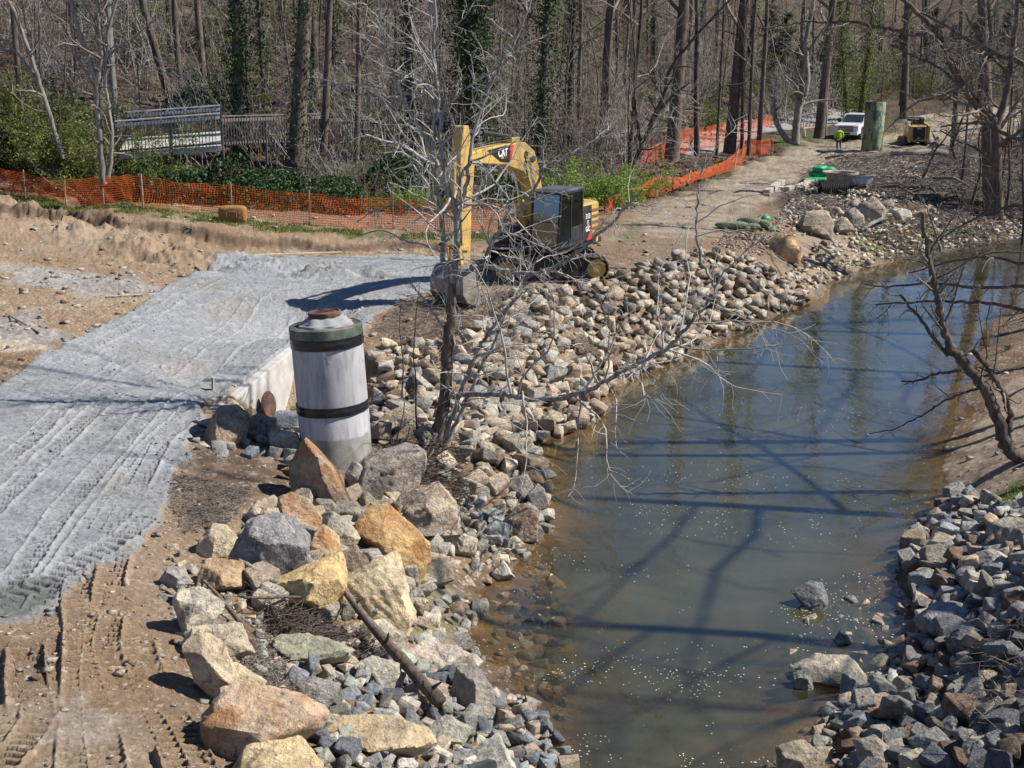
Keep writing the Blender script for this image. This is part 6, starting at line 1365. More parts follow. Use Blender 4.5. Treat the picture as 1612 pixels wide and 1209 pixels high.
# forked pale tree beside the trail, built limb by limb
def drawn_tree(name, label, limbs, ydist, bark, twigm, seed, ntw=8, lenf=.35, dpx=0, twd=2, minr=.004, extra=None, cat='tree', up=.1, spread=.95, yjit=.02, rfac=1.):
    """limbs: list of (points[(px,py[,dy])], radius px start, radius px end)"""
    rs = random.Random(seed); root = None; T = []; tw = []
    b0 = limbs[0][0][0]; org_ = D(b0[0], b0[1], ydist); k = ydist/F
    for j, (pts, r0, r1) in enumerate(limbs):
        dd = [(p[2] if len(p) > 2 else 0.) for p in pts]
        q = np.array([D(p[0], p[1], ydist+d_) for p, d_ in zip(pts, dd)])-org_
        m = max(6, len(pts)*4); q = polyline(q, m); q[1:-1] += np.array([[rs.gauss(0, 1) for _ in range(3)] for _ in range(m-2)])*min(.02, r0*k*.25); rr = np.linspace(r0*k*rfac, max(r1*k*rfac, minr), m)
        T.append((q, rr))
        if r0 < 9 or j > 0: grow(q, rr, rs, 1, twd, tw, max(3, int(ntw*(.5+len(pts)/8))), lenf, spread, up, .2, .12, minr)
    root = empty(name, tuple(org_), 0, label, cat)
    tube_obj('trunk', T[:1], M[bark], root, lambda r_: 14)
    for q in T[1:]:
        tube_obj('limb', [q], M[extra or bark], root, lambda r_: 10)
    if tw: tube_obj('crown', tw, M[twigm], root, lambda r_: 5 if r_ > .012 else 3)
    return root
yb = lambda px, py: float(cast(px, py)[1])
drawn_tree('forked_tree', 'pale two-stemmed tree with one curved broken stem beside the paved trail', [
    ([(1252,226),(1253,200),(1256,172),(1266,150),(1272,122),(1269,95),(1268,65),(1275,30),(1282,0),(1290,-50),(1300,-160)], 6.5, 2),
    ([(1250,226),(1238,220),(1225,200),(1219,180),(1218,152)], 5, 3), ([(1256,172),(1252,150),(1254,120),(1248,90)], 3, 1)], yb(1252,226), 'bark_pale', 'twig', 31, 6, .3, minr=.012)
drawn_tree('leaning_tree', 'dark leaning forked tree at the left of the slumped orange fence', [
    ([(994,275),(1003,245),(1013,222),(1026,195),(1040,170),(1060,150),(1085,130)], 4.5, 1.5), ([(1022,200),(1036,170),(1048,145),(1052,110),(1075,80),(1110,40),(1150,0)], 4, 1.5), ([(1010,230),(1002,190),(998,150),(1000,90),(990,0)], 3, 1)], yb(994,275)-6, 'bark_dark', 'twig_dark', 32, 8, .35, minr=.01)
drawn_tree('clump_tree', 'grey multi-stemmed tree rising from the green thicket at the left', [
    ([(163,290),(160,240),(157,200),(152,160),(154,120)], 6, 4), ([(154,130),(140,95),(128,60),(118,25),(100,-40),(80,-120)], 4.5, 2), ([(154,130),(160,90),(158,50),(152,0),(150,-100)], 5.5, 2.5),
    ([(158,80),(150,40),(135,10),(110,-30)], 3, 1.5), ([(158,110),(170,80),(168,50),(185,0),(200,-60)], 3.5, 1.5), ([(170,280),(178,220),(172,170),(165,130),(168,90)], 3.5, 2), ([(157,100),(185,75),(215,55),(255,20)], 2.5, 1), ([(152,150),(140,120),(115,80),(100,40),(70,0)], 2.5, 1)],
    56., 'bark_grey', 'twig', 33, 9, .36, minr=.008)
drawn_tree('bare_tree', 'slanting grey tree at the far left behind the thicket', [([(100,250),(68,150),(50,90),(25,25),(0,-30),(-30,-90)], 4, 2), ([(60,130),(40,100),(15,70),(-20,40)], 3, 1)], 60., 'bark_grey', 'twig', 34, 8, .4, minr=.008)
# foreground sycamore
YS = yb(690, 706)
drawn_tree('sycamore', 'bare many-limbed sycamore with pale bark standing on the rock slope in front of the excavator', [
    ([(687,706),(694,670),(700,630),(704,585),(706,534),(710,500),(711,472),(712,448)], 13, 8.5),
    ([(707,478),(703,440),(697,400),(697,370),(697,335),(690,305),(684,280),(681,235),(683,168),(688,127),(681,80),(674,0),(668,-120)], 5.5, 2.0),
    ([(712,450),(716,415),(719,385),(721,342),(712,318),(704,300),(698,255),(694,210),(691,168),(685,120),(683,60),(686,0),(690,-120)], 7, 2.0),
    ([(721,345),(728,318),(735,293),(739,255),(742,228),(752,185),(768,144),(788,104),(808,67),(830,20),(850,-60)], 4.5, 1.5),
    ([(690,262,-.1),(682,245),(674,228),(660,200),(647,178),(638,162),(628,140),(618,112),(605,75),(597,47),(600,0),(596,-80)], 4, 1.6),
    ([(690,262),(668,252,-.3),(650,240,-.6),(632,228,-.8),(597,218,-1.1),(575,212,-1.3)], 3.6, 1.5),
    ([(722,300),(728,268),(742,255),(760,247),(790,236),(812,222)], 3., 1.2),
    ([(742,255,-.2),(757,258),(766,270),(782,290),(798,308),(803,325),(796,345),(790,352)], 2.6, 2.2),
    ([(722,440),(741,420),(755,414),(768,408),(768,399),(774,385),(785,365),(792,350),(812,334),(832,314),(845,290),(852,268),(862,258),(890,246),(925,228),(960,205)], 5, 1.6),
    ([(741,421,-.1),(768,418,-.3),(785,424,-.5),(808,431,-.6),(841,430,-.8),(875,421,-1),(905,400,-1.3),(940,372,-1.6),(965,350,-1.8),(985,325,-2),(1010,300,-2.2)], 4.5, 2.),
    ([(704,625),(728,622,-.4),(768,618,-.8),(800,622,-1.2),(825,627,-1.5),(875,629,-1.8),(908,621,-2),(930,612,-2.1),(952,601,-2.2),(975,588,-2.3),(992,578,-2.4),(1036,558,-2.6),(1062,540,-2.7),(1082,512,-2.8),(1105,485,-2.8),(1129,460,-2.9),(1116,437,-2.9),(1101,407,-2.9),(1096,370,-3),(1097,340,-3),(1100,300,-3),(1104,270,-3),(1112,240,-3)], 5.5, 1.3),
    ([(700,690),(712,655),(721,628),(732,600),(742,574),(752,552),(762,534),(776,515),(791,497),(804,478),(815,464),(828,440),(850,400),(868,375)], 4.5, 1.8),
    ([(700,700),(722,660),(735,630),(742,614),(756,580),(771,551),(785,520),(796,495),(812,470),(830,455)], 4, 1.8),
    ([(700,520),(685,495),(668,472),(655,455),(640,440)], 2.5, 1.),
    ([(697,400),(670,385),(640,380),(600,360),(560,372)], 2.2, .9),
    ([(697,335),(660,330),(625,322),(590,330),(560,350)], 2.2, .9),
    ([(683,168),(650,150),(620,142),(580,135),(540,130),(505,135)], 2.2, .9),
    ([(684,190),(720,150),(760,120),(800,96),(820,70)], 2.2, .9),
    ([(681,80),(700,55),(730,30),(760,-20)], 2.0, 1.), ([(640,165),(600,150),(560,150),(520,128),(490,120)], 2, .8),
], YS, 'bark_brown', 'twig_pale', 35, 9, .40, twd=2, minr=.0048, extra='bark_pale', spread=1.0, up=.06, rfac=.86)
# thin dark saplings left of the sycamore
for (pts, lb) in (([(657,697),(654,650),(656,601),(650,560),(654,504),(660,450)], 'thin black sapling just left of the sycamore foot'), ([(632,640),(634,600),(635,561),(628,520),(632,470)], 'very thin black sapling by the stones right of the manhole riser'), ([(606,730),(625,690),(634,660),(640,610)], 'thin pale whip leaning right of the manhole riser')):
    drawn_tree('sapling', lb, [(pts, 1.6, .6)], yb(*pts[0]), 'bark_dark', 'twig_dark', len(lb), 5, .25, twd=1, minr=.004, cat='sapling')
# leaning tree on the right shore
YR = yb(1608, 724)
drawn_tree('leaning_tree', 'dark crooked tree leaning over the creek from the right shore', [
    ([(1625,728),(1605,722),(1588,710),(1579,695),(1577,670),(1568,655),(1558,625),(1540,598),(1524,578),(1508,560),(1495,545)], 11, 8),
    ([(1503,557),(1493,535),(1484,514),(1478,480),(1471,450),(1464,420),(1461,400),(1456,370),(1452,335)], 7, 2.5),
    ([(1584,700),(1591,675),(1590,648),(1580,620),(1570,600),(1550,575),(1531,551)], 6, 4),
    ([(1492,560),(1470,532),(1451,504),(1438,490),(1427,477),(1417,464)], 3.2, 2),
    ([(1513,583),(1495,586),(1474,588),(1455,596),(1440,601),(1419,600)], 2.8, 1.4),
    ([(1545,610),(1520,618),(1491,628),(1470,642),(1451,655),(1430,664),(1410,676),(1368,683)], 2.3, .8),
    ([(1470,440),(1492,430),(1530,405),(1570,395),(1620,398)], 2.4, 1.2), ([(1461,400),(1480,370),(1500,345),(1520,300)], 2., .8), ([(1484,514),(1500,480),(1510,440),(1518,420)], 2., .8),
    ([(1540,600),(1555,560),(1545,520),(1540,485)], 1.3, .6), ([(1562,605),(1568,560),(1572,520),(1575,485)], 1.3, .6)], YR, 'bark_brown', 'twig', 36, 7, .32, twd=2, minr=.004)
# limbs reaching in from trees outside the right edge
YQ = 33.
drawn_tree('overhanging_tree', 'tree at the right edge whose long thin limbs reach in low over the creek', [
    ([(1760,900),(1750,700),(1735,500),(1715,330),(1700,100),(1690,-200)], 15, 8),
    ([(1730,470),(1680,490),(1612,489),(1560,478),(1500,474),(1440,476),(1378,480)], 4, 1.2), ([(1728,440),(1670,440),(1612,452),(1540,455),(1470,445),(1400,452),(1360,448)], 4, 1.), ([(1720,400),(1670,395),(1612,418),(1560,402),(1500,410),(1430,430)], 3.5, 1.),
    ([(1715,330),(1660,335),(1600,320),(1540,340),(1480,375)], 4, 1.), ([(1710,260),(1650,230),(1590,215),(1540,190),(1480,200)], 4.5, 1.2), ([(1705,150),(1640,110),(1580,90),(1520,60),(1450,20)], 5, 1.5), ([(1700,100),(1650,40),(1600,0),(1560,-60)], 5, 1.5)], YQ, 'bark_brown', 'twig', 37, 11, .34, twd=3, minr=.0045)
YT = 58.
drawn_tree('arching_tree', 'broad tree on the far right bank whose long limbs arch left over the dirt track', [
    ([(1572,345),(1570,290),(1568,230),(1568,191),(1552,178),(1536,166),(1520,140),(1508,119),(1494,94),(1484,69),(1474,45),(1449,25),(1424,0),(1390,-50)], 8.5, 3),
    ([(1482,66),(1465,58),(1449,55),(1425,52),(1399,46),(1375,42),(1350,35),(1325,34),(1300,36),(1270,33),(1240,38),(1200,45)], 3.2, 1.2),
    ([(1568,200),(1585,150),(1590,100),(1600,40),(1605,-60)], 6, 3), ([(1568,240),(1600,210),(1640,180)], 4, 2), ([(1540,168),(1545,120),(1560,60),(1555,0)], 4, 2), ([(1566,190),(1530,150),(1500,125),(1470,100),(1440,90),(1400,70)], 3, 1), ([(1590,120),(1560,90),(1530,40),(1510,0)], 3, 1), ([(1568,260),(1540,235),(1515,225),(1480,205)], 2.6, 1)],
    YT, 'bark_brown', 'twig', 38, 10, .38, twd=3, minr=.007)
for i, (pts, yy, lb) in enumerate([([(1446,300),(1452,282),(1462,262),(1470,240),(1490,215),(1500,200)], 78, 'dark leaning sapling left of the brush bank'), ([(1505,250),(1498,230),(1510,200),(1522,170),(1532,120),(1536,60)], 82, 'thin curved sapling right of the loader'),
        ([(1481,396),(1474,372),(1468,352),(1460,330),(1452,312)], 62, 'white forked whip standing in the cobbles of the far shore'), ([(1466,350),(1475,335),(1482,318)], 62, 'short white whip beside the forked one on the far shore'),
        ([(1585,330),(1590,280),(1588,230),(1592,160),(1600,80)], 60, 'slim grey trunk at the right edge of the brush bank'), ([(1530,320),(1545,270),(1540,220),(1550,160)], 64, 'slim trunk in the middle of the brush bank')]):
    drawn_tree('sapling', lb, [(pts, 2.4 if i != 3 else 1.4, .8)], yy, 'bark_pale' if i in (2, 3) else 'bark_dark', 'twig', 60+i, 8, .35, twd=2, minr=.008, cat='sapling')

# --- prototypes for the rest of the wood
def brush(seed, H, R_, n, mat, leaf=None, nl=0, ls=.08, twd=2, minr=.007, name='shrub', cat='shrub', droop=0.):
    rs = random.Random(seed); polys = []; 
    for k in range(n):
        az = rs.uniform(0, 6.28); el = rs.uniform(.7, 1.5); v = np.array([math.cos(az)*math.cos(el), math.sin(az)*math.cos(el), math.sin(el)]); p = np.array([rs.gauss(0, R_*.25), rs.gauss(0, R_*.25), -.1]); L = H*rs.uniform(.6, 1.15); q = [p]
        for s in range(6): v = v+np.array([rs.gauss(0, .16), rs.gauss(0, .16), rs.gauss(-droop, .08)]); v /= np.linalg.norm(v); q.append(q[-1]+v*L/6)
        q = np.array(q); rr = np.linspace(minr*2.4, minr*.8, 7); polys.append((q, rr)); grow(q, rr, rs, 1, twd, polys, 5, .5, .8, .1, .22, .15, minr*.8)
    root = empty(name, (0, 0, 0), 0, 'x', cat); tube_obj('stems', polys, M[mat], root, lambda r_: 3)
    if leaf:
        rr = np.random.default_rng(seed); pts = np.concatenate([p for p, _ in polys]); c_ = pts[rr.integers(0, len(pts), nl)]+rr.normal(0, .10, (nl, 3)); c_ = c_[c_[:, 2] > .02]
        V, Fc = leafcloud(c_, rr.uniform(ls*.6, ls*1.4, len(c_)), rr); link('leaves', mesh_np('leaves', V, Fc), M[leaf], root)
    return root
def ivymound(seed, R_, H, n):
    rr = np.random.default_rng(seed); d = rr.normal(size=(n, 3)); d[:, 2] = np.abs(d[:, 2]); d /= np.linalg.norm(d, axis=1, keepdims=True); k = rr.uniform(.8, 1.02, n)*(1+.25*noise3(d[:, 0]*2.2, d[:, 1]*2.2, d[:, 2]*2.2, seed))
    c_ = d*k[:, None]*[R_, R_*.7, H]; root = empty('ivy_bush', (0, 0, 0), 0, 'x', 'ivy'); V, Fc = leafcloud(c_, rr.uniform(.09, .20, n), rr); link('leaves', mesh_np('leaves', V, Fc), M['ivy'], root)
    st_ = [(np.array([[0, 0, -.1], [a*R_*.3, b*R_*.3, H*.5], [a*R_*.6, b*R_*.5, H*.85]]), np.array([.03, .02, .01])) for a, b in rr.uniform(-1, 1, (12, 2))]
    tube_obj('stems', st_, M['twig_dark'], root); return root
def cedar(seed, H, R_):
    rs = random.Random(seed); rr = np.random.default_rng(seed); root = empty('cedar', (0, 0, 0), 0, 'x', 'evergreen tree'); T = np.array([[0, 0, -.2], [.05, 0, H*.5], [0, .05, H]]); tube_obj('trunk', [(T, np.array([.14, .09, .02]))], M['bark_dark'], root, lambda r_: 10)
    cs_, br = [], []
    for k in range(90):
        z = H*(.12+.86*rs.random()); az = rs.uniform(0, 6.28); L = R_*(1-z/H)**.7*rs.uniform(.55, 1.1)+.15; e = np.array([math.cos(az)*L, math.sin(az)*L, L*rs.uniform(-.05, .45)]); b0 = np.array([0, 0, z]); br.append((np.array([b0, b0+e*.5, b0+e]), np.array([.03, .018, .008])))
        m = int(170*L/R_)+20; f = rr.uniform(.15, 1.05, m)[:, None]; cs_.append(b0+e*f+rr.normal(0, .15, (m, 3))*[1, 1, .7])
    tube_obj('branches', br, M['twig_dark'], root); c_ = np.concatenate(cs_); V, Fc = leafcloud(c_, rr.uniform(.07, .2, len(c_)), rr); link('foliage', mesh_np('foliage', V, Fc), M['needle'], root); return root
class Pool:
    def __init__(s, roots): s.r = roots; s.used = set(); s.k = 0
    def get(s, rs):
        i = s.k % len(s.r) if s.k < len(s.r) else rs.randrange(len(s.r)); s.k += 1
        if i not in s.used: s.used.add(i); return s.r[i]
        return copy_tree(s.r[i])
    def drop(s):
        for i, r_ in enumerate(s.r):
            if i not in s.used:
                for c_ in list(r_.children): bpy.data.objects.remove(c_)
                bpy.data.objects.remove(r_)
big_ = Pool([make_tree('woodland_tree', 500+i, 21+i, [.16, .2, .13, .24, .18, .15][i], ['bark_brown', 'bark_dark', 'bark_grey', 'bark_brown', 'bark_dark', 'bark_brown'][i], ['twig', 'twig_dark', 'twig', 'twig', 'twig_dark', 'twig'][i], [0, .5, 0, 0, .9, 0][i], 'x', cs=[.25, .4, .15, .35, .3, .12][i], nb=13, twig=2, lean=[(.02, 0), (-.03, .02), (.06, 0), (0, 0), (-.05, 0), (.04, 0)][i], wob=.12, minr=.012) for i in range(6)])
sap_ = Pool([make_tree('woodland_sapling', 520+i, [8, 10, 7, 9, 11][i], [.05, .06, .04, .055, .07][i], ['bark_brown', 'bark_dark', 'bark_grey', 'bark_brown', 'bark_dark'][i], ['twig', 'twig_dark', 'twig', 'twig', 'twig_dark'][i], 0, 'x', cat='sapling', cs=.12, nb=14, twig=2, lean=[(.05, 0), (-.1, .02), (.12, 0), (-.04, 0), (.02, 0)][i], wob=.2, minr=.008) for i in range(5)])
brs_ = Pool([brush(540+i, [2.4, 3.0, 2.0, 3.4][i], 1.2, 13, ['twig', 'twig_dark', 'twig', 'twig_pale'][i], minr=.009, name='bare_shrub', cat='bare shrub') for i in range(4)])
lfy_ = Pool([brush(560+i, [2.8, 3.6, 2.2][i], 1.5, 13, 'twig', 'leaf', [2300, 2900, 2000][i], .10, name='leafing_shrub', cat='shrub') for i in range(3)])
brt_ = Pool([brush(570+i, [1.5, 1.9][i], 1.1, 14, 'twig', 'leaf2', [3600, 4400][i], .085, name='bright_shrub', cat='shrub') for i in range(2)])
ivy_ = Pool([ivymound(580+i, [2.2, 1.6, 2.8][i], [1.6, 1.9, 1.3][i], [3800, 3200, 5200][i]) for i in range(3)])
ced_ = Pool([cedar(590+i, [8, 6.5, 9.5][i], [2.0, 1.7, 2.4][i]) for i in range(3)])
rs = random.Random(99)
SURV = []
def put(pool, x, y, label, group, smin=.85, smax=1.2, sink=.1, z=None):
    r_ = pool.get(rs); place(r_, x, y, rs.uniform(0, 6.28), rs.uniform(smin, smax), z, label, group, sink)
    r_['label'] = label
    if group: r_['group'] = group
    elif 'group' in r_: del r_['group']
def zone(px, r):
    side_ = 'left' if px < 520 else ('middle' if px < 960 else ('right' if px < 1300 else 'far right'))
    return side_
def band_fill(pool, n, px0, px1, r0, r1, kind, mind, smin=.85, smax=1.2, avoid=None):
    pts = []; tries = 0
    while len(pts) < n and tries < n*60:
        tries += 1; a = math.atan((rs.uniform(px0, px1)-806)/F); r_ = r0+(r1-r0)*rs.random()**.8; x, y = r_*math.sin(a), r_*math.cos(a)
        if avoid and avoid(x, y, r_): continue
        if any((x-u)**2+(y-v_)**2 < mind*mind for u, v_ in pts): continue
        pts.append((x, y)); px = 806+F*x/y; z_ = {'left': 'behind the boardwalk', 'middle': 'behind the excavator', 'right': 'behind the orange-fenced tree row', 'far right': 'beyond the loader and the dirt track'}[zone(px, r_)]
        put(pool, x, y, f'{kind} in the woods {z_}', f'{kind}s in the woods {z_}', smin, smax)
_rd = np.array(surf_poly([(945,400),(1000,330),(1110,285),(1190,250),(1260,222),(1350,212),(1415,195),(1425,172),(1650,168),(1650,400),(1300,420),(1080,395)], 2.2)); _rdl = [tuple(p) for p in _rd]; _as = surf_poly([(1040,245),(1205,206),(1262,196),(1330,180),(1420,176),(1420,215),(1330,215),(1150,240)], 2.4)
def av(x, y, r_):
    X_, Y_ = np.array([x]), np.array([y])
    return inpoly(_rdl, 0, X_, Y_)[0] or inpoly(_as, 0, X_, Y_)[0]
band_fill(big_, 26, -150, 560, 72, 130, 'tall bare tree', 3.5, avoid=av); band_fill(big_, 28, 560, 1000, 76, 150, 'tall bare tree', 3.5, avoid=av)
band_fill(big_, 26, 1000, 1330, 122, 200, 'tall bare tree', 4, avoid=av); band_fill(big_, 30, 1330, 1800, 165, 260, 'tall bare tree', 4, avoid=av)
band_fill(sap_, 80, -150, 560, 68, 115, 'thin bare sapling', 1.5, avoid=av); band_fill(sap_, 85, 560, 1000, 66, 125, 'thin bare sapling', 1.5, avoid=av)
band_fill(sap_, 45, 1000, 1330, 118, 180, 'thin bare sapling', 1.6, .8, 1.3, avoid=av); band_fill(sap_, 40, 1330, 1800, 150, 220, 'thin bare sapling', 1.8, .9, 1.4, avoid=av)
band_fill(brs_, 75, -100, 560, 66, 110, 'leafless twiggy shrub', 1.6, avoid=av); band_fill(brs_, 75, 560, 960, 63, 115, 'leafless twiggy shrub', 1.6, avoid=av)
band_fill(brs_, 40, 1020, 1330, 118, 160, 'leafless twiggy shrub', 2, 1, 1.6, avoid=av); band_fill(brs_, 35, 1330, 1750, 150, 190, 'leafless twiggy shrub', 2, 1, 1.8, avoid=av)
band_fill(lfy_, 14, 100, 800, 80, 110, 'green leafing shrub', 3, .8, 1.2, avoid=av); band_fill(lfy_, 16, 960, 1330, 95, 150, 'green leafing shrub', 3, .8, 1.3, avoid=av); band_fill(lfy_, 18, 1330, 1700, 150, 185, 'green leafing shrub', 3, 1, 1.6, avoid=av)
tan_ = Pool([brush(600+i, [5.5, 7, 4.5][i], 1.6, [11, 12, 14][i], ['twig_pale', 'twig', 'twig_pale'][i], minr=.010, name='understory_tree', cat='understory tree') for i in range(3)])
band_fill(tan_, 34, -100, 560, 68, 100, 'many-stemmed bare understory tree', 2.2, .8, 1.3, avoid=av); band_fill(tan_, 40, 560, 1010, 66, 110, 'many-stemmed bare understory tree', 2.2, .8, 1.3, avoid=av)
band_fill(tan_, 22, 1010, 1330, 116, 165, 'many-stemmed bare understory tree', 2.6, 1., 1.7, avoid=av); band_fill(tan_, 22, 1330, 1750, 155, 200, 'many-stemmed bare understory tree', 3, 1.1, 1.9, avoid=av)
tan_.drop()
# green thicket at the left behind the fence
for k in range(38):
    px = rs.uniform(-90, 270); y = rs.uniform(58.5, 65) if px > 120 else rs.uniform(62, 68); x = (px-806)/F*y
    if px > 200 and rs.random() < .45: continue
    put(lfy_, x, y, 'yellow-green leafing shrub in the thicket left of the boardwalk', 'shrubs of the thicket left of the boardwalk', *((.9, 1.45) if px < 215 else (.7, 1.0)))
for (a, b_, y, s, lb, pool) in [(300,286,58,1.,'dark ivy mound below the near boardwalk railing',ivy_),(350,285,58.5,1.1,'dark ivy mound right below the end of the boardwalk',ivy_),(395,290,59,1.,'dark ivy mound at the foot of the ivy-covered trunk',ivy_),(255,280,59,.9,'dark ivy mound under the left part of the boardwalk',ivy_),(430,265,62,1.,'ivy mound beneath the yellow diamond sign',ivy_),(610,300,62,1.2,'ivy mound behind the lower left limbs of the sycamore',ivy_),(655,290,63,1.,'ivy mound beside the ivy-wrapped trunk',ivy_),(745,300,64,1.1,'ivy mound behind the excavator stick',ivy_),(345,180,78,1.3,'pale-lit ivy mound on the slope above the boardwalk',ivy_),(520,300,60,1.,'ivy mound right of the thick bent trunk',ivy_),
        (925,300,63,1.1,'bright green shrub behind the excavator counterweight',brt_),(955,305,62.5,1.2,'bright green shrub just right of the counterweight',brt_),(985,300,64,1.1,'bright green shrub left of the slumped orange fence',brt_),(1005,290,68,1.,'bright green shrub touching the slumped orange fence',brt_),(900,285,66,1.2,'green shrub behind the excavator cab',brt_),(640,315,60,.9,'green shrub low behind the orange fence by the sycamore',brt_),(570,310,60,.9,'green shrub low behind the long orange fence',brt_),(690,312,60,.8,'green shrub right behind the sycamore fork',brt_),
        (1225,165,140,1.1,'dark cedar behind the curved broken stem',ced_),(1250,160,146,1.,'dark cedar behind the forked pale tree',ced_),(1200,160,150,1.,'dark cedar left of the forked pale tree',ced_),(1310,150,165,1.1,'cedar behind the pickup truck',ced_),(1450,155,185,1.3,'dark cedar beyond the far green verge',ced_),(1480,158,190,1.2,'dark cedar right of the one beyond the verge',ced_),(1510,160,186,1.3,'cedar above the brush at the end of the dirt track',ced_),(1405,158,180,1.2,'cedar behind the dark stout trunk',ced_),(1560,150,190,1.3,'cedar at the far right end of the clearing',ced_),(1285,150,150,1.,'cedar behind the tall trunk by the pickup',ced_)]:
    x = (a-806)/F*y; put(pool, x, y, lb, None, s*.95, s*1.05)
for k in range(16):
    px = rs.uniform(440, 860); y = rs.uniform(58.5, 66); put(brs_, (px-806)/F*y, y, 'leafless twiggy shrub just behind the long orange fence', 'bare shrubs behind the long orange fence', .7, 1.)
for k in range(16):
    px = rs.uniform(470, 940); y = rs.uniform(61, 78); put(lfy_, (px-806)/F*y, y, 'green leafing shrub in the undergrowth behind the long orange fence', 'leafing shrubs behind the long orange fence', .45, .8)
# brush on the far right bank
for k in range(34):
    px = rs.uniform(1470, 1720); y = rs.uniform(62, 92); x = (px-806)/F*y
    if G0(x, y) < .5: continue
    put(brs_, x, y, 'leafless twiggy shrub on the brush bank right of the dirt track', 'bare shrubs on the right brush bank', .6, 1.2)
for k in range(14):
    px = rs.uniform(1500, 1750); y = rs.uniform(66, 105); put(sap_, (px-806)/F*y, y, 'thin bare sapling on the brush bank right of the dirt track', 'saplings on the right brush bank', .8, 1.3)
for k in range(8):
    px = rs.uniform(1540, 1800); y = rs.uniform(80, 125); put(big_, (px-806)/F*y, y, 'tall bare tree behind the brush bank at the right edge', 'tall trees behind the right brush bank', .8, 1.1)
# trees standing on the right bank beside the frame: they throw the long shadows over creek and road
for i, (x, y, s) in enumerate([(16, 19, 1.3), (19, 26, 1.4), (18, 32, 1.3), (23, 38, 1.4), (21, 45, 1.3), (30, 52, 1.), (27, 30, 1.), (24, 18, 1.), (38, 66, 1.1), (44, 82, 1.), (50, 96, 1.), (13.5, 14, .8), (34, 42, 1.), (33.5, 72, 1.), (37, 78, 1.1), (41, 88, 1.), (31, 64, .9), (29, 58, .9), (43, 101, 1.), (40, 94, 1.), (24, 50, .9)]):
    r_ = big_.get(rs); place(r_, x, y, rs.uniform(0, 6.28), s, None, f'tall bare tree on the right bank outside the frame', 'tall trees on the right creek bank'); r_.rotation_euler = (R(rs.uniform(-16, 16)), R(rs.uniform(-9, 6)), 0)
for p_ in (big_, sap_, brs_, lfy_, brt_, ivy_, ced_): p_.drop()

# --- stuff: dead twigs, grass tufts, leaf litter, wood chips
def tuft_points(poly, z0, n, seed):
    q = surf_poly(poly, z0); a = np.array(q); r_ = np.random.default_rng(seed); P_ = r_.uniform(a.min(0), a.max(0), (n*4, 2)); ok_ = inpoly(q, 0, P_[:, 0], P_[:, 1]); return P_[ok_][:n]
def grass_mesh(pts, h, w, seed, mat, name, label):
    r_ = np.random.default_rng(seed); n = len(pts); z = HF(pts[:, 0], pts[:, 1]); B = np.stack([pts[:, 0], pts[:, 1], z-.01], 1); a = r_.uniform(0, 6.28, n); wd = np.stack([np.cos(a), np.sin(a), 0*a], 1)*w/2; tip = B+np.stack([r_.normal(0, .4, n), r_.normal(0, .4, n), np.ones(n)], 1)*(h*r_.uniform(.5, 1.3, n))[:, None]
    V = np.stack([B-wd, B+wd, tip], 1).reshape(-1, 3); o = link(name, mesh_np(name, V, np.arange(3*n).reshape(n, 3)), mat); tag(o, label, kind='stuff')
gp1 = np.concatenate([tuft_points([(0,300),(60,312),(215,328),(400,350),(560,362),(790,368),(790,376),(560,372),(420,366),(200,346),(90,330),(0,318)], None, 16000, 1), tuft_points([(1340,216),(1440,188),(1500,180),(1440,205),(1350,222)], 2.3, 4000, 2)])
gp1 = gp1[noise2(gp1[:, 0]/.8, gp1[:, 1]/.8, 3) > -.15]
grass_mesh(gp1, .13, .03, 4, M['leaf'], 'grass', 'thin spring grass along the fences and verges')
gp2 = np.concatenate([tuft_points(q_, z_, n_, s_) for q_, z_, n_, s_ in [([(650,885),(700,880),(735,925),(700,955),(655,990)], .8, 900, 5), ([(1560,745),(1635,740),(1640,790),(1570,780)], .9, 900, 6), ([(1470,342),(1530,342),(1500,354),(1460,352)], 1.2, 900, 7), ([(735,720),(770,700),(780,730),(745,745)], .7, 150, 8), ([(760,640),(800,655),(780,690)], .7, 100, 9)]])
gp2 = gp2[noise2(gp2[:, 0]/.35, gp2[:, 1]/.35, 6) > .1]; grass_mesh(gp2, .10, .022, 5, M['leaf2'], 'grass', 'sprigs of fresh green weeds on sand and between stones')
# dead twigs / mulch
def debris(poly, z0, n, lmin, lmax, r, seed, mat, name, label, zup=.12):
    P_ = tuft_points(poly, z0, n, seed); z = HF(P_[:, 0], P_[:, 1]); r_ = np.random.default_rng(seed); polys = []
    for (x, y), zz in zip(P_, z):
        L = r_.uniform(lmin, lmax); a = r_.uniform(0, 6.28); e = r_.normal(0, .3); d = np.array([math.cos(a), math.sin(a), e]); m = d+r_.normal(0, .3, 3); c_ = np.array([x, y, zz+abs(r_.normal(0, zup))+.01]); polys.append((np.array([c_-d*L/2, c_+m*L*.05, c_+d*L/2]), np.array([r, r*.9, r*.5])*r_.uniform(.5, 1.3)))
    V, Fc = tubes(polys, lambda q: 3); o = link(name, mesh_np(name, V, Fc), M[mat]); tag(o, label, kind='stuff')
debris([(405,930),(440,935),(520,975),(600,985),(640,1000),(560,1000),(480,1010),(430,1000),(400,960)], 1.6, 1900, .15, .6, .007, 61, 'twig_dark', 'dead_twigs', 'heap of dark dead twigs caught below the amber boulder', .10)
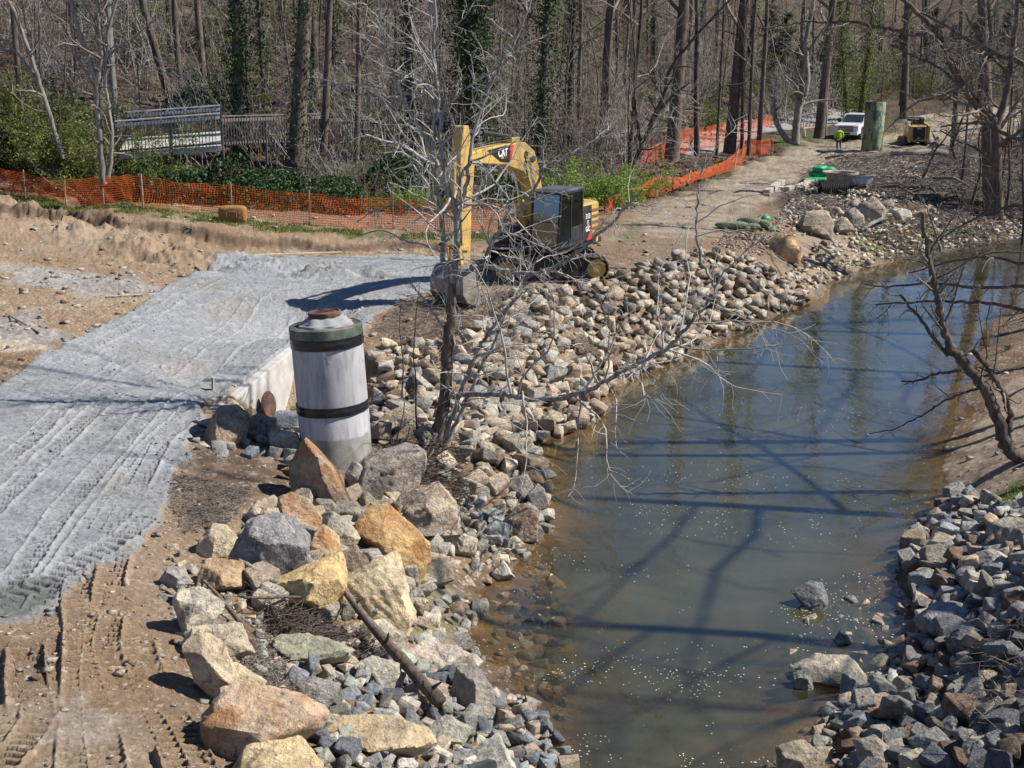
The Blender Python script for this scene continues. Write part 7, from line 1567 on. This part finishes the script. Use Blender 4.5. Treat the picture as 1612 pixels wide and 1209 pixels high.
debris([(548,880),(620,875),(600,930),(560,940)], 1.7, 500, .1, .35, .006, 62, 'twig_dark', 'dead_twigs', 'dead twigs caught between the two yellow boulders', .12)
debris([(620,700),(720,690),(740,740),(700,790),(640,780),(600,740)], 1.2, 1100, .2, .9, .008, 63, 'twig_dark', 'dead_twigs', 'tangle of dead stems around the foot of the sycamore', .18)
debris([(590,520),(640,478),(760,468),(850,455),(870,480),(760,540),(640,560)], 2.0, 1500, .2, 1.0, .008, 64, 'twig', 'dead_twigs', 'brown dead stems on the earth bank behind the sycamore', .14)
debris([(300,1020),(440,1000),(470,1060),(440,1095),(350,1090)], 1.8, 2600, .05, .18, .006, 65, 'twig', 'wood_chips', 'brown wood chips and straw on the terrace', .03)
debris([(275,760),(400,770),(360,830),(290,850),(265,800)], 2.0, 2200, .04, .16, .006, 66, 'twig', 'wood_chips', 'wood chips strewn on the dark soil near the silt edge', .03)
debris([(1235,345),(1240,300),(1290,262),(1340,248),(1420,243),(1640,250),(1700,330),(1500,345),(1300,330)], 2.0, 6500, .25, 1.5, .016, 67, 'twig', 'brushwood', 'litter of broken brushwood and chips right of the haul road', .12)
debris([(1240,345),(1300,262),(1640,255),(1640,340),(1300,335)], 2.0, 4500, .15, .5, .03, 68, 'bark_pale', 'wood_chips', 'pale split wood chips in the brushwood right of the haul road', .05)
debris([(1520,1000),(1640,1000),(1640,1180),(1540,1180)], 1.2, 500, .1, .5, .005, 69, 'twig', 'dead_twigs', 'dry stems among the stones of the right bank', .25)
P_ = []
r_ = np.random.default_rng(81)
az_ = r_.uniform(-.42, .42, 60000); rr_ = r_.uniform(62, 150, 60000)**1.0; X_, Y_ = rr_*np.sin(az_), rr_*np.cos(az_); keep_ = ~(inpoly(_rdl, 0, X_, Y_) | inpoly(_as, 0, X_, Y_)); X_, Y_ = X_[keep_], Y_[keep_]
V, Fc = quads(np.stack([X_, Y_, HF(X_, Y_)+.04], 1), r_.uniform(.08, .26, len(X_)), 1.4, r_); o = link('leaf_litter', mesh_np('leaf_litter', V, Fc), M['litter']); tag(o, 'brown fallen leaves covering the floor of the wood', kind='stuff')
